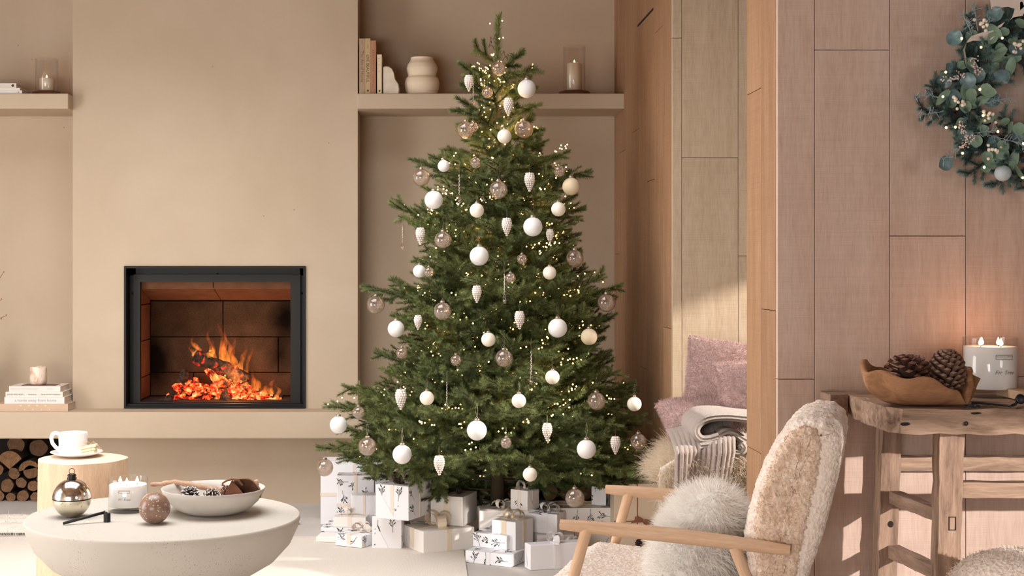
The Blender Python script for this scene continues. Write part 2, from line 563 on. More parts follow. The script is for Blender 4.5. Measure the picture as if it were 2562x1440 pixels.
# the wooden wall on the right, with the wreath and the console
RY = 3.93
PX0 = (1945 - CX) * RY / F
PY1 = 4.304
wr = struct('wall_right', MB().span((PX0 + 0.02, RY + 0.022, 0), (4.8, PY1, CEIL)), m_joint)
def rx(x): return (x - CX) * RY / F
def rz(y): return H - (y - CY) * RY / F
cols = [(1945, 2038, [948]), (2038, 2226, [125]), (2226, 2416, [590]), (2416, 2606, [942]), (2606, 2796, [330]), (2796, 2986, [700]), (2986, 3240, [120]), (3240, 3500, [800])]
for x0, x1, js in cols:
    zs = [0.0] + sorted(rz(y) for y in js) + [CEIL]
    for z0, z1 in zip(zs[:-1], zs[1:]):
        board(wr, (rx(x0), RY, z0), (rx(x1), RY + 0.022, z1), m_wall_wood)
# its end, facing left
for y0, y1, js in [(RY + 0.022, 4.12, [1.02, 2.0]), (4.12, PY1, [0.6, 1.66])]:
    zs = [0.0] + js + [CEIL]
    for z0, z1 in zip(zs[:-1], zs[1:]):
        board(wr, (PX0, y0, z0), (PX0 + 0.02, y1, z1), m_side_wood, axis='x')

# the block beside the tree: side face, and the alcove back
AY = 5.45
wa = struct('wall_alcove', MB().span((WX + 0.02, AY + 0.022, 0), (2.6, 7.2, CEIL)), m_joint)
def ax_(x): return (x - CX) * AY / F
def az_(y): return H - (y - CY) * AY / F
for x0, x1, js in [(1682, 1706, [95]), (1706, 1847, [394]), (1847, 1988, [640]), (1988, 2130, [200])]:
    zs = [0.0] + sorted(az_(y) for y in js) + [CEIL]
    for z0, z1 in zip(zs[:-1], zs[1:]):
        board(wa, (ax_(x0), AY, z0), (min(ax_(x1), 2.6), AY + 0.022, z1), m_alcove_wood)
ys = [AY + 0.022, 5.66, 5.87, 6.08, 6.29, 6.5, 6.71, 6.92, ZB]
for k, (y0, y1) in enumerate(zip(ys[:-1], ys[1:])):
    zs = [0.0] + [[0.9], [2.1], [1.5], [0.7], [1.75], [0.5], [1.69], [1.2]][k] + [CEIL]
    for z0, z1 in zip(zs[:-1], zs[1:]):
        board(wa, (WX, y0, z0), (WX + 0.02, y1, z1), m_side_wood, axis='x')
# dark pull slot high on the side face
slot = MB().add([(WX - 0.002, 6.0, 2.243), (WX - 0.002, 5.74, 2.243), (WX - 0.002, 5.74, 2.249), (WX - 0.002, 6.0, 2.249)], [(0, 1, 2, 3)]).map(lambda v: v)
slot = MB().span((WX - 0.003, 5.90, 2.203), (WX + 0.004, 6.32, 2.211)).build('pull_slot', m_dark, wa)
# alcove end wall with its window, opening sized to shape the sun patch
struct('wall_alcove_end', MB().span((2.45, PY1, 0), (2.55, AY, 1.26)).span((2.45, PY1, 1.57), (2.55, AY, CEIL)).span((2.45, PY1, 1.26), (2.55, 4.5, 1.57)).span((2.45, 5.2, 1.26), (2.55, AY, 1.57)), m_alcove_wood)

# rest of the room, out of frame: left wall, wall behind the camera, right wall, with their windows and added sun slits
def wall_with_holes(name, axis, pos, thick, u0, u1, holes, mat):
    mb = MB(); us = sorted(set([u0, u1] + [q for h in holes for q in h[:2]]))
    for a, b in zip(us[:-1], us[1:]):
        zs = [0.0, CEIL]
        cut = sorted([h for h in holes if h[0] <= a + 1e-6 and h[1] >= b - 1e-6], key=lambda h: h[2])
        z = 0.0
        for h in cut + [(0, 0, CEIL, CEIL)]:
            if h[2] > z + 1e-6:
                if axis == 'x': mb.span((pos, a, z), (pos + thick, b, h[2]))
                else: mb.span((a, pos, z), (b, pos + thick, h[2]))
            z = h[3]
    return struct(name, mb, mat)
wall_with_holes('wall_left', 'x', -3.7, 0.1, -1.8, 7.4, [(2.4, 5.2, 0.2, 1.5)], m_plaster)
wall_with_holes('wall_front', 'y', -1.7, 0.1, -3.7, 4.9, [(-3.2, -0.6, 0.15, 1.45), (3.33, 4.55, 0.8, 2.04), (2.985, 3.055, 1.86, 2.02), (2.40, 2.43, 1.75, 1.95)], m_plaster)  # last two holes are narrow slits added to throw thin sun streaks
struct('wall_far_right', MB().span((4.8, -1.8, 0), (4.9, RY, CEIL)), m_plaster)
def win_frame(name, axis, pos, u0, u1, z0, z1, nu, nz):
    mb = MB(); t = 0.045
    for i in range(nu + 1):
        u = u0 + (u1 - u0) * i / nu
        a, b = ((pos, u - t / 2, z0), (pos + 0.05, u + t / 2, z1)) if axis == 'x' else ((u - t / 2, pos, z0), (u + t / 2, pos + 0.05, z1))
        mb.span(a, b)
    for i in range(nz + 1):
        z = z0 + (z1 - z0) * i / nz
        a, b = ((pos, u0, z - t / 2), (pos + 0.05, u1, z + t / 2)) if axis == 'x' else ((u0, pos, z - t / 2), (u1, pos + 0.05, z + t / 2))
        mb.span(a, b)
    return struct(name, mb, m_white_paint)
win_frame('window_1', 'x', -3.69, 2.4, 5.2, 0.2, 1.5, 3, 1)
win_frame('window_2', 'y', -1.69, -3.2, -0.6, 0.15, 1.45, 3, 1)

# ---------------------------------------------------------------- rugs
def woven_rug():
    m, nt, out = new_mat('cream_woven_wool')
    p = nt.nodes.new('ShaderNodeBsdfPrincipled'); p.inputs['Roughness'].default_value = 0.95
    p.inputs['Specular IOR Level'].default_value = 0.1
    vec = coords(nt)
    br = nt.nodes.new('ShaderNodeTexBrick')
    br.inputs['Scale'].default_value = 60; br.inputs['Mortar Size'].default_value = 0.03
    br.inputs['Color1'].default_value = (*lin((234, 226, 216)), 1); br.inputs['Color2'].default_value = (*lin((228, 218, 207)), 1)
    br.inputs['Mortar'].default_value = (*lin((196, 182, 168)), 1)
    mp = nt.nodes.new('ShaderNodeMapping'); mp.inputs['Scale'].default_value = (2.4, 1.0, 1.0); mp.inputs['Rotation'].default_value = (0, 0, PI / 2)
    L(nt, vec, mp.inputs['Vector']); L(nt, mp.outputs[0], br.inputs['Vector'])
    L(nt, br.outputs['Color'], p.inputs['Base Color'])
    n = noise_node(nt, vec, 160, 3)
    L(nt, bump(nt, mixc(nt, 0.5, br.outputs['Fac'], n), 0.5, 0.004), p.inputs['Normal'])
    L(nt, p.outputs[0], out.inputs[0])
    return m
m_rug = woven_rug()
tag(MB().grid(lambda u, v: (-3.4 + 3.56 * u, 2.6 + 3.35 * v, 0.010 + 0.002 * math.sin(u * 40) * math.sin(v * 33)), 40, 40).span((-3.4, 2.6, 0.001), (0.16, 5.95, 0.0075)).build('woven_rug', m_rug, None, True),
    'flat woven cream wool rug under the coffee table', 'rug')
m_fur_white = furmat('white_sheepskin', (248, 243, 236))
m_fur_cream = furmat('cream_sheepskin', (240, 226, 206))
m_skin = simple('sheepskin_hide', (226, 218, 208), 0.9)

def blob_rug(name, label, c, rx_, ry_, n, length, m_hair, z=0.012, hmax=0.03):
    t = thing(name, label, 'rug', (c[0], c[1], 0))
    mb = MB()
    N = 48
    def fn(u, v):
        a = 2 * PI * u
        k = 1 + 0.12 * math.sin(3 * a + 1) + 0.08 * math.sin(5 * a)
        r = v * k
        return (rx_ * r * math.cos(a), ry_ * r * math.sin(a), z + hmax * (1 - v ** 4) * (0.7 + 0.3 * math.sin(7 * a + 6 * v)))
    mb.grid(fn, N, 12, True)
    mb.build('hide', m_skin, t, True)
    fur('wool', [tuple(v) for v in mb.v], mb.f, n, length, 0.0026, m_hair, t, lean=(0, 0, -0.15), jitter=0.9, curl=0.4)
    return t
blob_rug('sheepskin_rug', 'long-haired white sheepskin rug between the coffee table and the hearth', (-1.45, 6.24), 0.78, 0.20, 30000, 0.045, m_fur_white)
# ---------------------------------------------------------------- fireplace insert
m_steel_grey = simple('door_steel', (32, 31, 30), 0.5, 0.5)
def firebrick():
    m, nt, out = new_mat('fire_brick')
    p = nt.nodes.new('ShaderNodeBsdfPrincipled'); p.inputs['Roughness'].default_value = 0.95
    p.inputs['Specular IOR Level'].default_value = 0.1
    vec = coords(nt)
    geo = nt.nodes.new('ShaderNodeNewGeometry')
    f = noise_node(nt, vec, 9, 6); g = noise_node(nt, vec, 140, 3, 0.7)
    col = ramp(nt, f, [(0.3, lin((74, 58, 46))), (0.7, lin((96, 77, 62)))])
    col = mixc(nt, 0.5, col, ramp(nt, g, [(0.34, (0.35, 0.3, 0.27)), (0.55, (1, 1, 1))]), 'MULTIPLY')
    # soot stains with shapes of their own: blotches at the two back corners
    def blotch(c, r):
        d = nt.nodes.new('ShaderNodeVectorMath'); d.operation = 'DISTANCE'
        nz = nt.nodes.new('ShaderNodeVectorMath'); nz.operation = 'MULTIPLY'
        L(nt, geo.outputs['Position'], nz.inputs[0]); nz.inputs[1].default_value = (1.5, 0, 1)
        L(nt, nz.outputs[0], d.inputs[0]); d.inputs[1].default_value = (c[0] * 1.5, 0, c[2])
        a = nt.nodes.new('ShaderNodeMath'); a.operation = 'MULTIPLY_ADD'
        L(nt, noise_node(nt, geo.outputs['Position'], 14, 3), a.inputs[0]); a.inputs[1].default_value = 0.08
        L(nt, d.outputs['Value'], a.inputs[2])
        return ramp(nt, a.outputs[0], [(max(0.0, r - 0.06), (0.96, 0.96, 0.96)), (r + 0.05, (0, 0, 0))])
    for c, r in ((P(715, 800, 7.2), 0.14), (P(388, 900, 7.2), 0.16), (P(700, 890, 7.2), 0.10)):
        col = mixc(nt, blotch(c, r), col, lin((16, 12, 10)))
    L(nt, col, p.inputs['Base Color'])
    L(nt, bump(nt, mixc(nt, 0.5, f, g), 0.5, 0.004), p.inputs['Normal'])
    L(nt, p.outputs[0], out.inputs[0])
    return m
m_brick = firebrick()
m_brick_red = simple('warm_fire_brick', (134, 98, 78), 0.95, var=0.15, vscale=14, bscale=90, bstr=0.4, spec=0.1)

fp = thing('fireplace_insert', 'black steel framed fireplace insert with firebrick lining in the chimney breast', 'fireplace', (0, ZW, HT))
fp.location = (0, 0, 0)
def frame_rect(mb, x0, x1, z0, z1, t, y0, y1):
    mb.span((x0, y0, z0), (x0 + t, y1, z1)); mb.span((x1 - t, y0, z0), (x1, y1, z1))
    mb.span((x0 + t, y0, z1 - t), (x1 - t, y1, z1)); mb.span((x0 + t, y0, z0), (x1 - t, y1, z0 + t))
    return mb
fz0, fz1 = HT + 0.001, FZ1
shift_trim = frame_rect(MB(), FX0 + 0.001, FX1 - 0.001, fz0, fz1 - 0.001, 0.010, ZW - 0.012, ZW + 0.085)
shift_trim.build('outer_trim', m_black, fp)
gx0, gx1 = P(353, 0, 6.92).x, P(728, 0, 6.92).x
gz0, gz1 = P(0, 1003, 6.92).z, P(0, 705, 6.92).z
dx0, dx1 = P(335, 0, 6.90).x, P(752, 0, 6.90).x
dz1 = P(0, 686, 6.90).z
door = MB()
door.span((dx0, 6.895, gz0 - 0.02), (gx0, 6.925, dz1)); door.span((gx1, 6.895, gz0 - 0.02), (dx1, 6.925, dz1))
door.span((gx0, 6.895, gz1), (gx1, 6.925, dz1)); door.span((gx0, 6.895, gz0 - 0.02), (gx1, 6.925, gz0))
door_o = door.build('door_frame', m_steel_grey, fp)
m_pane = glass('fire_glass', (250, 246, 242), 0.0, 0.12)
MB().span((gx0, 6.908, gz0), (gx1, 6.912, gz1)).build('pane', m_pane, door_o)
# dark housing behind the trim
hs = MB()
hs.span((FX0 + 0.011, 6.92, fz0), (dx0 + 0.005, 6.95, fz1 - 0.01)); hs.span((dx1 - 0.005, 6.92, fz0), (FX1 - 0.011, 6.95, fz1 - 0.01))
hs.span((FX0 + 0.011, 6.92, dz1 - 0.005), (FX1 - 0.011, 6.95, fz1 - 0.01))
hs.span((FX0 + 0.011, 6.85, fz0 + 0.01), (FX1 - 0.011, 6.99, gz0 - 0.006))
hs.build('housing', m_black, fp)
for xx in (0.03, 0.5, 0.97):
    bx = FX0 + (FX1 - FX0) * xx
    MB().lathe([(0.006, 0), (0.006, 0.006)], 10, (0, 0, 0), Matrix.Rotation(PI / 2, 3, 'X')).build('bolt', m_steel_grey, fp, True, (bx, 6.92, fz1 - 0.04 if xx == 0.5 else fz0 + 0.55))
bxm = P(558, 800, 7.2).x
bx0, bx1 = gx0 - 0.01, gx1 + 0.01
zrow = [gz0, P(0, 931, 7.2).z, P(0, 842, 7.2).z, P(0, 752, 7.2).z]
MB().span((bx0 - 0.02, 7.225, gz0 - 0.03), (bx1 + 0.02, 7.25, 1.12)).span((bx0 - 0.045, 6.95, gz0), (bx0 - 0.022, 7.25, 1.1)).span((bx1 + 0.022, 6.95, gz0), (bx1 + 0.045, 7.25, 1.1)).span((bx0 - 0.04, 6.93, gz0 - 0.04), (bx1 + 0.04, 7.25, gz0 - 0.006)).span((bx0 - 0.04, 6.93, 1.075), (bx1 + 0.04, 7.25, 1.10)).build('firebox', m_dark, fp)
for r in range(3):
    segs = [(bx0, bxm), (bxm, bx1)] if r == 2 else ([(bx0, bx0 + 0.22), (bx0 + 0.22, bx1)] if r == 0 else [(bx0, bx1 - 0.1), (bx1 - 0.1, bx1)])
    for a, b in segs:
        MB().span((a + 0.002, 7.2, zrow[r] + 0.002), (b - 0.002, 7.224, zrow[r + 1] - 0.002), bevel=0.003).build('brick', m_brick, fp)
sz = [gz0, P(0, 944, 7.0).z, P(0, 853, 7.0).z, P(0, 762, 7.0).z, 1.06]
for a, b in zip(sz[:-1], sz[1:]):
    MB().span((bx0 - 0.02, 6.93, a + 0.002), (bx0, 7.2, b - 0.002), bevel=0.003).build('brick', m_brick_red, fp)
    MB().span((bx1, 6.93, a + 0.002), (bx1 + 0.02, 7.2, b - 0.002), bevel=0.003).build('brick', m_brick_red, fp)
zb = zrow[3]
for a, b in ((bx0, bxm - 0.01), (bxm - 0.01, bx1)):
    v = []
    for x in (a + 0.002, b - 0.002):
        v += [(x, 6.935, gz1 - 0.028), (x, 7.198, zb + 0.004), (x, 7.198, zb + 0.03), (x, 6.935, gz1 + 0.004)]
    MB().add(v, [(0, 1, 2, 3), (7, 6, 5, 4), (0, 4, 5, 1), (3, 2, 6, 7), (0, 3, 7, 4), (1, 5, 6, 2)]).build('brick', m_brick_red, fp)
MB().span((bx0, 6.94, gz1 - 0.034), (bx1, 6.955, gz1 - 0.0285)).build('baffle_lip', m_brick_red, fp)

# burning logs, embers, flames
def char_mat(name, glow, thr):
    m, nt, out = new_mat(name)
    p = nt.nodes.new('ShaderNodeBsdfPrincipled'); p.inputs['Roughness'].default_value = 0.95
    vec = coords(nt)
    f = noise_node(nt, vec, 20, 7, 0.72, 0.8)
    f2 = noise_node(nt, vec, 60, 4)
    L(nt, ramp(nt, f2, [(0.35, lin((18, 12, 10))), (0.7, lin((92, 74, 66)))]), p.inputs['Base Color'])
    L(nt, ramp(nt, f, [(thr, (0, 0, 0)), (thr + 0.06, lin((190, 24, 6))), (thr + 0.12, lin((255, 104, 44))), (thr + 0.22, lin((255, 196, 130)))]), p.inputs['Emission Color'])
    p.inputs['Emission Strength'].default_value = glow
    L(nt, bump(nt, f2, 0.9, 0.01), p.inputs['Normal'])
    L(nt, p.outputs[0], out.inputs[0])
    return m
m_char = char_mat('charred_log', 1.8, 0.53)
m_ember = char_mat('glowing_embers', 2.3, 0.42)
m_ash = char_mat('ashen_log', 1.3, 0.60)
def burn_log(p0, p1, r, mat, label, rough=0.25):
    p0, p1 = Vector(p0), Vector(p1)
    mb = MB(); n = 10
    pts = [p0.lerp(p1, k / n) for k in range(n + 1)]
    mb.tube(pts, [r * (0.75 if k in (0, n) else 1) for k in range(n + 1)], 14)
    c = (p0 + p1) / 2
    mb.map(lambda v: v + Vector((noise.noise(v * 30), noise.noise(v * 30 + Vector((9, 0, 0))), noise.noise(v * 30 + Vector((0, 9, 0))))) * r * rough * 1.6 - c)
    o = shade_auto(mb.build('burning_log', mat, None, True), 60)
    o.location = c
    return tag(o, label, 'log', 'logs on the fire')
YF = 7.08
burn_log(P(486, 890, YF - 0.02), P(622, 948, YF + 0.02), 0.034, m_char, 'blackened log leaning across the top of the fire', 0.4)
burn_log(P(466, 928, YF + 0.03), P(432, 1004, YF - 0.05), 0.026, m_ash, 'grey ashen log standing upright at the left of the fire')
burn_log(P(430, 996, YF - 0.07), P(392, 1010, YF - 0.10), 0.022, m_ash, 'short ashen log end at the far left of the embers')
burn_log(P(560, 968, YF + 0.02), P(570, 1018, YF - 0.12), 0.028, m_ash, 'bark-covered log end pointing forward under the flames')
burn_log(P(590, 972, YF + 0.04), P(618, 1008, YF - 0.02), 0.026, m_ember, 'red glowing log right of the middle of the fire')
burn_log(P(640, 1006, YF - 0.02), P(706, 992, YF + 0.03), 0.022, m_ash, 'low dark log at the right end of the fire')
burn_log(P(520, 920, YF + 0.05), P(590, 985, YF + 0.05), 0.032, m_ember, 'glowing split log under the leaning black log')
em = MB()
random.seed(3)
for k in range(340):
    x = 420 + 285 * random.random()
    hgt = (62 * math.exp(-((x - 575) / 60) ** 2) + 46 * math.exp(-((x - 470) / 40) ** 2) + 8) * random.random() ** 0.7
    c = P(x, 1006 - hgt, YF + random.uniform(-0.07, 0.09))
    r = 0.004 + 0.018 * random.random() ** 2.2
    b0 = len(em.v)
    em.sphere((0, 0, 0), r, 7, 5, (random.uniform(1.0, 2.4), random.uniform(0.7, 1.3), random.uniform(0.45, 1.0)))
    R = Matrix.Rotation(random.random() * 6, 3, 'Z') @ Matrix.Rotation(random.random() * 6, 3, 'X')
    for q in range(b0, len(em.v)):
        v = em.v[q]; v = v + Vector((noise.noise(v * 90 + c * 9), noise.noise(v * 90 + c * 5), noise.noise(v * 90 + c * 7))) * r * 0.7
        em.v[q] = R @ v + c
tag(em.build('ember_bed', m_ember), 'heap of glowing orange embers in the fireplace', 'embers', kind='stuff')
MB().span((bx0, 6.93, gz0 - 0.012), (bx1, 7.2, gz0 - 0.002)).build('fire_floor', simple('ash_floor', (60, 46, 40), 0.95, var=0.3, vscale=30), fp)

def flame_mat():
    """glowing gas inside each flame's outline: brighter where one looks through more of it"""
    m, nt, out = new_mat('flame')
    vec = coords(nt, kind='Generated')
    sep = nt.nodes.new('ShaderNodeSeparateXYZ'); L(nt, vec, sep.inputs[0])
    col = ramp(nt, sep.outputs['Z'], [(0.0, lin((255, 196, 104))), (0.35, lin((255, 150, 62))), (0.75, lin((246, 112, 40))), (1.0, lin((210, 80, 30)))])
    n = noise_node(nt, coords(nt, (48, 48, 16)), 1.0, 3, 0.65, 1.2)
    a_ = ramp(nt, sep.outputs['Z'], [(0.0, (0.95, 0.95, 0.95)), (0.3, (0.55, 0.55, 0.55)), (0.7, (0.34, 0.34, 0.34)), (1.0, (0.12, 0.12, 0.12))])
    b_ = ramp(nt, n, [(0.38, (0.03, 0.03, 0.03)), (0.66, (1, 1, 1))])
    st = nt.nodes.new('ShaderNodeMath'); st.operation = 'MULTIPLY'; L(nt, a_, st.inputs[0]); L(nt, b_, st.inputs[1])
    s2 = nt.nodes.new('ShaderNodeMath'); s2.operation = 'MULTIPLY'; L(nt, st.outputs[0], s2.inputs[0]); s2.inputs[1].default_value = 105.0
    e = nt.nodes.new('ShaderNodeEmission'); L(nt, col, e.inputs['Color']); L(nt, s2.outputs[0], e.inputs['Strength'])
    L(nt, e.outputs[0], out.inputs['Volume'])
    return m
m_flame = flame_mat()
fire = thing('fire', 'orange flames licking up from the burning logs', 'fire', (0, 0, 0))
def tongue(x, y0, y1, w, lean, curl, Y):
    mb = MB()
    N = 22
    pts, rad = [], []
    for k in range(N + 1):
        t = k / N
        xx = x + lean * t + curl * math.sin(t * 6.5 + x) * t ** 0.8 + 0.35 * curl * math.sin(t * 15 + y1) * t
        pts.append(P(xx, y0 + (y1 - y0) * t, Y + 0.014 * math.sin(t * 6 + y1)))
        env = (0.55 + 0.45 * math.sin(PI * min(1, t * 2.2) / 2)) * (1 - t) ** 0.75 * (1 + 0.22 * math.sin(t * 17 + x))
        rad.append(max(0.0005, w * env * Y / F))
    mb.tube(pts, rad, 12, True, 0.8)
    return mb.build('flame', m_flame, fire, True)
random.seed(5)
FL = [(545, 985, 800, 17, 14, 12), (556, 960, 803, 11, 2, 9), (534, 950, 815, 12, -4, 12), (552, 940, 830, 10, 12, 10), (490, 893, 832, 9, -4, 12), (502, 893, 850, 7, -16, 10), (484, 890, 862, 6, -8, 6), (585, 950, 838, 12, 2, 9),
      (600, 950, 856, 12, 8, 10), (575, 960, 850, 16, -4, 12), (612, 970, 856, 8, 16, 6), (632, 1000, 918, 11, -4, 8), (645, 1003, 930, 17, -14, 9), (662, 1003, 955, 16, 4, 7), (652, 1003, 965, 18, 8, 6),
      (680, 1000, 942, 10, 2, 8), (690, 1000, 955, 8, 8, 8), (540, 1005, 940, 9, 18, 6), (455, 1000, 958, 12, 6, 6), (500, 1000, 950, 12, 4, 8), (560, 985, 890, 20, 8, 9), (520, 900, 856, 13, 12, 8), (610, 990, 925, 14, 6, 8),
      (590, 985, 905, 14, -6, 8), (570, 930, 822, 9, -2, 10), (525, 925, 842, 10, 4, 10)]
for a in FL:
    tongue(*a, 7.09 + random.uniform(-0.05, 0.05))
fl = bpy.data.lights.new('fire_glow', 'POINT'); fl.energy = 2.6; fl.color = (1.0, 0.42, 0.14); fl.shadow_soft_size = 0.06
flo = bpy.data.objects.new('fire_glow', fl); flo.location = P(590, 940, 7.02); COL.objects.link(flo); flo.parent = fire

# ---------------------------------------------------------------- firewood in the log stores
m_bark = simple('bark', (74, 54, 42), 0.95, var=0.4, vscale=30, bscale=60, bstr=0.8, bdist=0.006)
def cut_end():
    m, nt, out = new_mat('sawn_end_grain')
    p = nt.nodes.new('ShaderNodeBsdfPrincipled'); p.inputs['Roughness'].default_value = 0.85
    tc = nt.nodes.new('ShaderNodeTexCoord')
    info = nt.nodes.new('ShaderNodeObjectInfo')
    w = nt.nodes.new('ShaderNodeTexWave'); w.wave_type = 'RINGS'; w.rings_direction = 'Y'
    w.inputs['Scale'].default_value = 45; w.inputs['Distortion'].default_value = 2.5; w.inputs['Detail'].default_value = 2
    L(nt, tc.outputs['Object'], w.inputs['Vector'])
    c1 = ramp(nt, w.outputs['Fac'], [(0.2, lin((122, 88, 60))), (0.8, lin((150, 112, 78)))])
    f = noise_node(nt, tc.outputs['Object'], 40, 4)
    c1 = mixc(nt, 0.55, c1, ramp(nt, f, [(0.36, (0.4, 0.32, 0.26)), (0.6, (1, 1, 1))]), 'MULTIPLY')
    v = nt.nodes.new('ShaderNodeMapRange'); v.inputs['To Min'].default_value = 0.55; v.inputs['To Max'].default_value = 1.15
    L(nt, info.outputs['Random'], v.inputs['Value'])
    hsv = nt.nodes.new('ShaderNodeHueSaturation'); L(nt, v.outputs[0], hsv.inputs['Value']); L(nt, c1, hsv.inputs['Color'])
    L(nt, hsv.outputs[0], p.inputs['Base Color'])
    L(nt, p.outputs[0], out.inputs[0])
    return m
m_cut = cut_end()
def firewood(x, y, rpx, label, Y=6.90, shape='round', rot=0.0, length=0.17, xz=None):
    c = P(x, y, Y) if xz is None else Vector((xz[0], Y, xz[1]))
    r = rpx * Y / F
    t = thing('firewood_log', label, 'log', c, 0, 'split firewood stacked under the hearth')
    n = 20
    prof = []
    if shape == 'round':
        for k in range(n):
            a = 2 * PI * k / n
            q = r * (1 + 0.06 * math.sin(2 * a + x) + 0.04 * math.sin(5 * a + y))
            prof.append((q * math.cos(a), q * math.sin(a)))
    elif shape == 'quarter':
        prof.append((0, -r * 0.95))
        for k in range(12):
            a = math.radians(35 + 110 * k / 11); prof.append((1.9 * r * math.cos(a) * 0.75, -r * 0.95 + 1.9 * r * math.sin(a) * 0.95))
    else:
        for k in range(14):
            a = math.radians(0 + 180 * k / 13); prof.append((r * math.cos(a), r * math.sin(a) * 0.85 - r * 0.4))
    R = Matrix.Rotation(rot, 2)
    prof = [R @ Vector(p) for p in prof]
    m = len(prof)
    bark = MB(); bark.v = [Vector((p.x, 0.001, p.y)) for p in prof] + [Vector((p.x * 0.97, length, p.y * 0.97)) for p in prof]
    bark.f = [(k, (k + 1) % m, (k + 1) % m + m, k + m) for k in range(m)] + [tuple(range(m, 2 * m))]
    bark.build('bark', m_bark, t)
    cut = MB(); cut.v = [Vector((p.x * 0.985, 0.0, p.y * 0.985)) for p in prof]; cut.f = [tuple(reversed(range(m)))]
    cut.build('sawn_end', m_cut, t)
    return t
LL = 'left log store'
firewood(24, 1149, 26, 'quarter-split log with its point down in the left log store', shape='quarter')
firewood(70, 1163, 26, 'half-round split log resting flat side down in the left log store', shape='half', rot=math.radians(12))
lefts = [(-6, 1175, 15, 'round log cut by the left picture edge, below the quarter-split log'), (35, 1184, 14.5, 'small round log directly under the point of the quarter-split log'),
         (77, 1180, 18, 'large round speckled log under the half-round log'), (103, 1197, 12, 'round log half hidden behind the stump stool, middle row'),
         (18, 1214, 17, 'large pale round log with cracks, third row of the left log store'), (53, 1207, 13.5, 'clean pale round log in the middle of the left log store'),
         (83, 1215, 14, 'speckled round log left of the stump stool, third row'), (-3, 1239, 14, 'round log in the bottom row at the left picture edge'),
         (27, 1243, 12, 'small round log second in the bottom row of the left log store'), (57, 1240, 15, 'dark round log third in the bottom row of the left log store'),
         (88, 1242, 12.5, 'dark round log fourth in the bottom row, beside the stump stool')]
for x, y, r, lb in lefts: firewood(x, y, r * 0.97, lb)
for x, y, r, lb in [(40, 1112, 21, 'dark log pushed back at the top of the left log store'), (96, 1120, 22, 'dark log at the top of the left store behind the mug')]:
    firewood(x, y, r, lb, Y=6.97, length=0.1)
ORD = ['first', 'second', 'third', 'fourth', 'fifth', 'sixth', 'seventh', 'eighth', 'ninth', 'tenth', 'eleventh', 'twelfth', 'thirteenth', 'fourteenth', 'fifteenth', 'sixteenth', 'seventeenth', 'eighteenth']
# right store, behind the tree and presents
random.seed(12)
row_z = [0.043, 0.122, 0.198, 0.268]
for r_i, z in enumerate(row_z):
    xs = [-0.075 + 0.086 * k + (0.04 if r_i % 2 else 0) for k in range(12)]
    for k, xx in enumerate(xs):
        if xx > 0.90: continue
        firewood(100 + 7 * k, 50 + 3 * r_i, 0.0395 * F / 6.90 * random.uniform(0.88, 1.0),
                 'round firewood log, %s from the left in the %s row behind the tree' % (ORD[k], ['bottom', 'second', 'third', 'top'][r_i]), xz=(xx, z))
# ---------------------------------------------------------------- books, candles and vases on the shelves
m_page = simple('book_pages', (214, 200, 182), 0.9, var=0.06, vscale=200)
m_ink = simple('dark_ink', (62, 50, 44), 0.8)
m_ink_soft = simple('soft_grey_ink', (168, 150, 146), 0.8)
m_ink_pink = simple('pale_pink_ink', (204, 182, 176), 0.8)
m_ink_white = simple('white_ink', (240, 232, 222), 0.8)
m_ink_brown = simple('brown_ink', (118, 84, 62), 0.8)
def cover(n, c): return simple(n, c, 0.75, var=0.03, vscale=20)
cov = {k: cover('cover_' + k, c) for k, c in dict(blush=(232, 219, 212), ivory=(226, 220, 210), white=(226, 220, 216), tan=(203, 174, 148), grey=(214, 206, 196), taupe=(176, 150, 124), sand=(196, 170, 130), terra=(182, 132, 104), cream=(232, 214, 184)).items()}

def book_flat(label, x0, x1, z, h, depth, y_front, mat, texts=(), rot=0.0, group=None):
    """lying book, spine towards the camera; x0..x1 in metres; returns its top z"""
    w = x1 - x0
    t = thing('book', label, 'book', ((x0 + x1) / 2, y_front, z), rot, group)
    c = MB()
    th = 0.003
    c.span((-w / 2, 0, 0), (w / 2, depth, th)); c.span((-w / 2, 0, h - th), (w / 2, depth, h)); c.span((-w / 2, 0, th), (w / 2, th, h - th))
    c.build('cover', mat, t)
    MB().span((-w / 2 + 0.003, th, th), (w / 2 - 0.003, depth - 0.003, h - th)).build('pages', m_page, t)
    for body, u, size, ink, shear in texts:
        tm = text_mb(body, size, shear)
        tm.map(lambda v: (v.x + u * w, -0.0006, v.y + h / 2))
        tm.build('spine_lettering', ink, t)
    return t
def book_up(label, x0, x1, z, h, depth, y_front, mat, texts=(), group='books standing on the right shelf'):
    w = x1 - x0
    t = thing('book', label, 'book', ((x0 + x1) / 2, y_front, z), 0, group)
    c = MB(); th = 0.003
    c.span((-w / 2, 0, 0), (-w / 2 + th, depth, h)); c.span((w / 2 - th, 0, 0), (w / 2, depth, h)); c.span((-w / 2 + th, 0, 0), (w / 2 - th, th, h))
    c.build('cover', mat, t)
    MB().span((-w / 2 + th, th, 0.003), (w / 2 - th, depth - 0.003, h - 0.003)).build('pages', m_page, t)
    for body, u, size, ink, spacing in texts:
        tm = text_mb(body, size, 0, spacing)
        tm.map(lambda v: (v.y, -0.0006, h * u - v.x))
        tm.build('spine_lettering', ink, t)
    return t

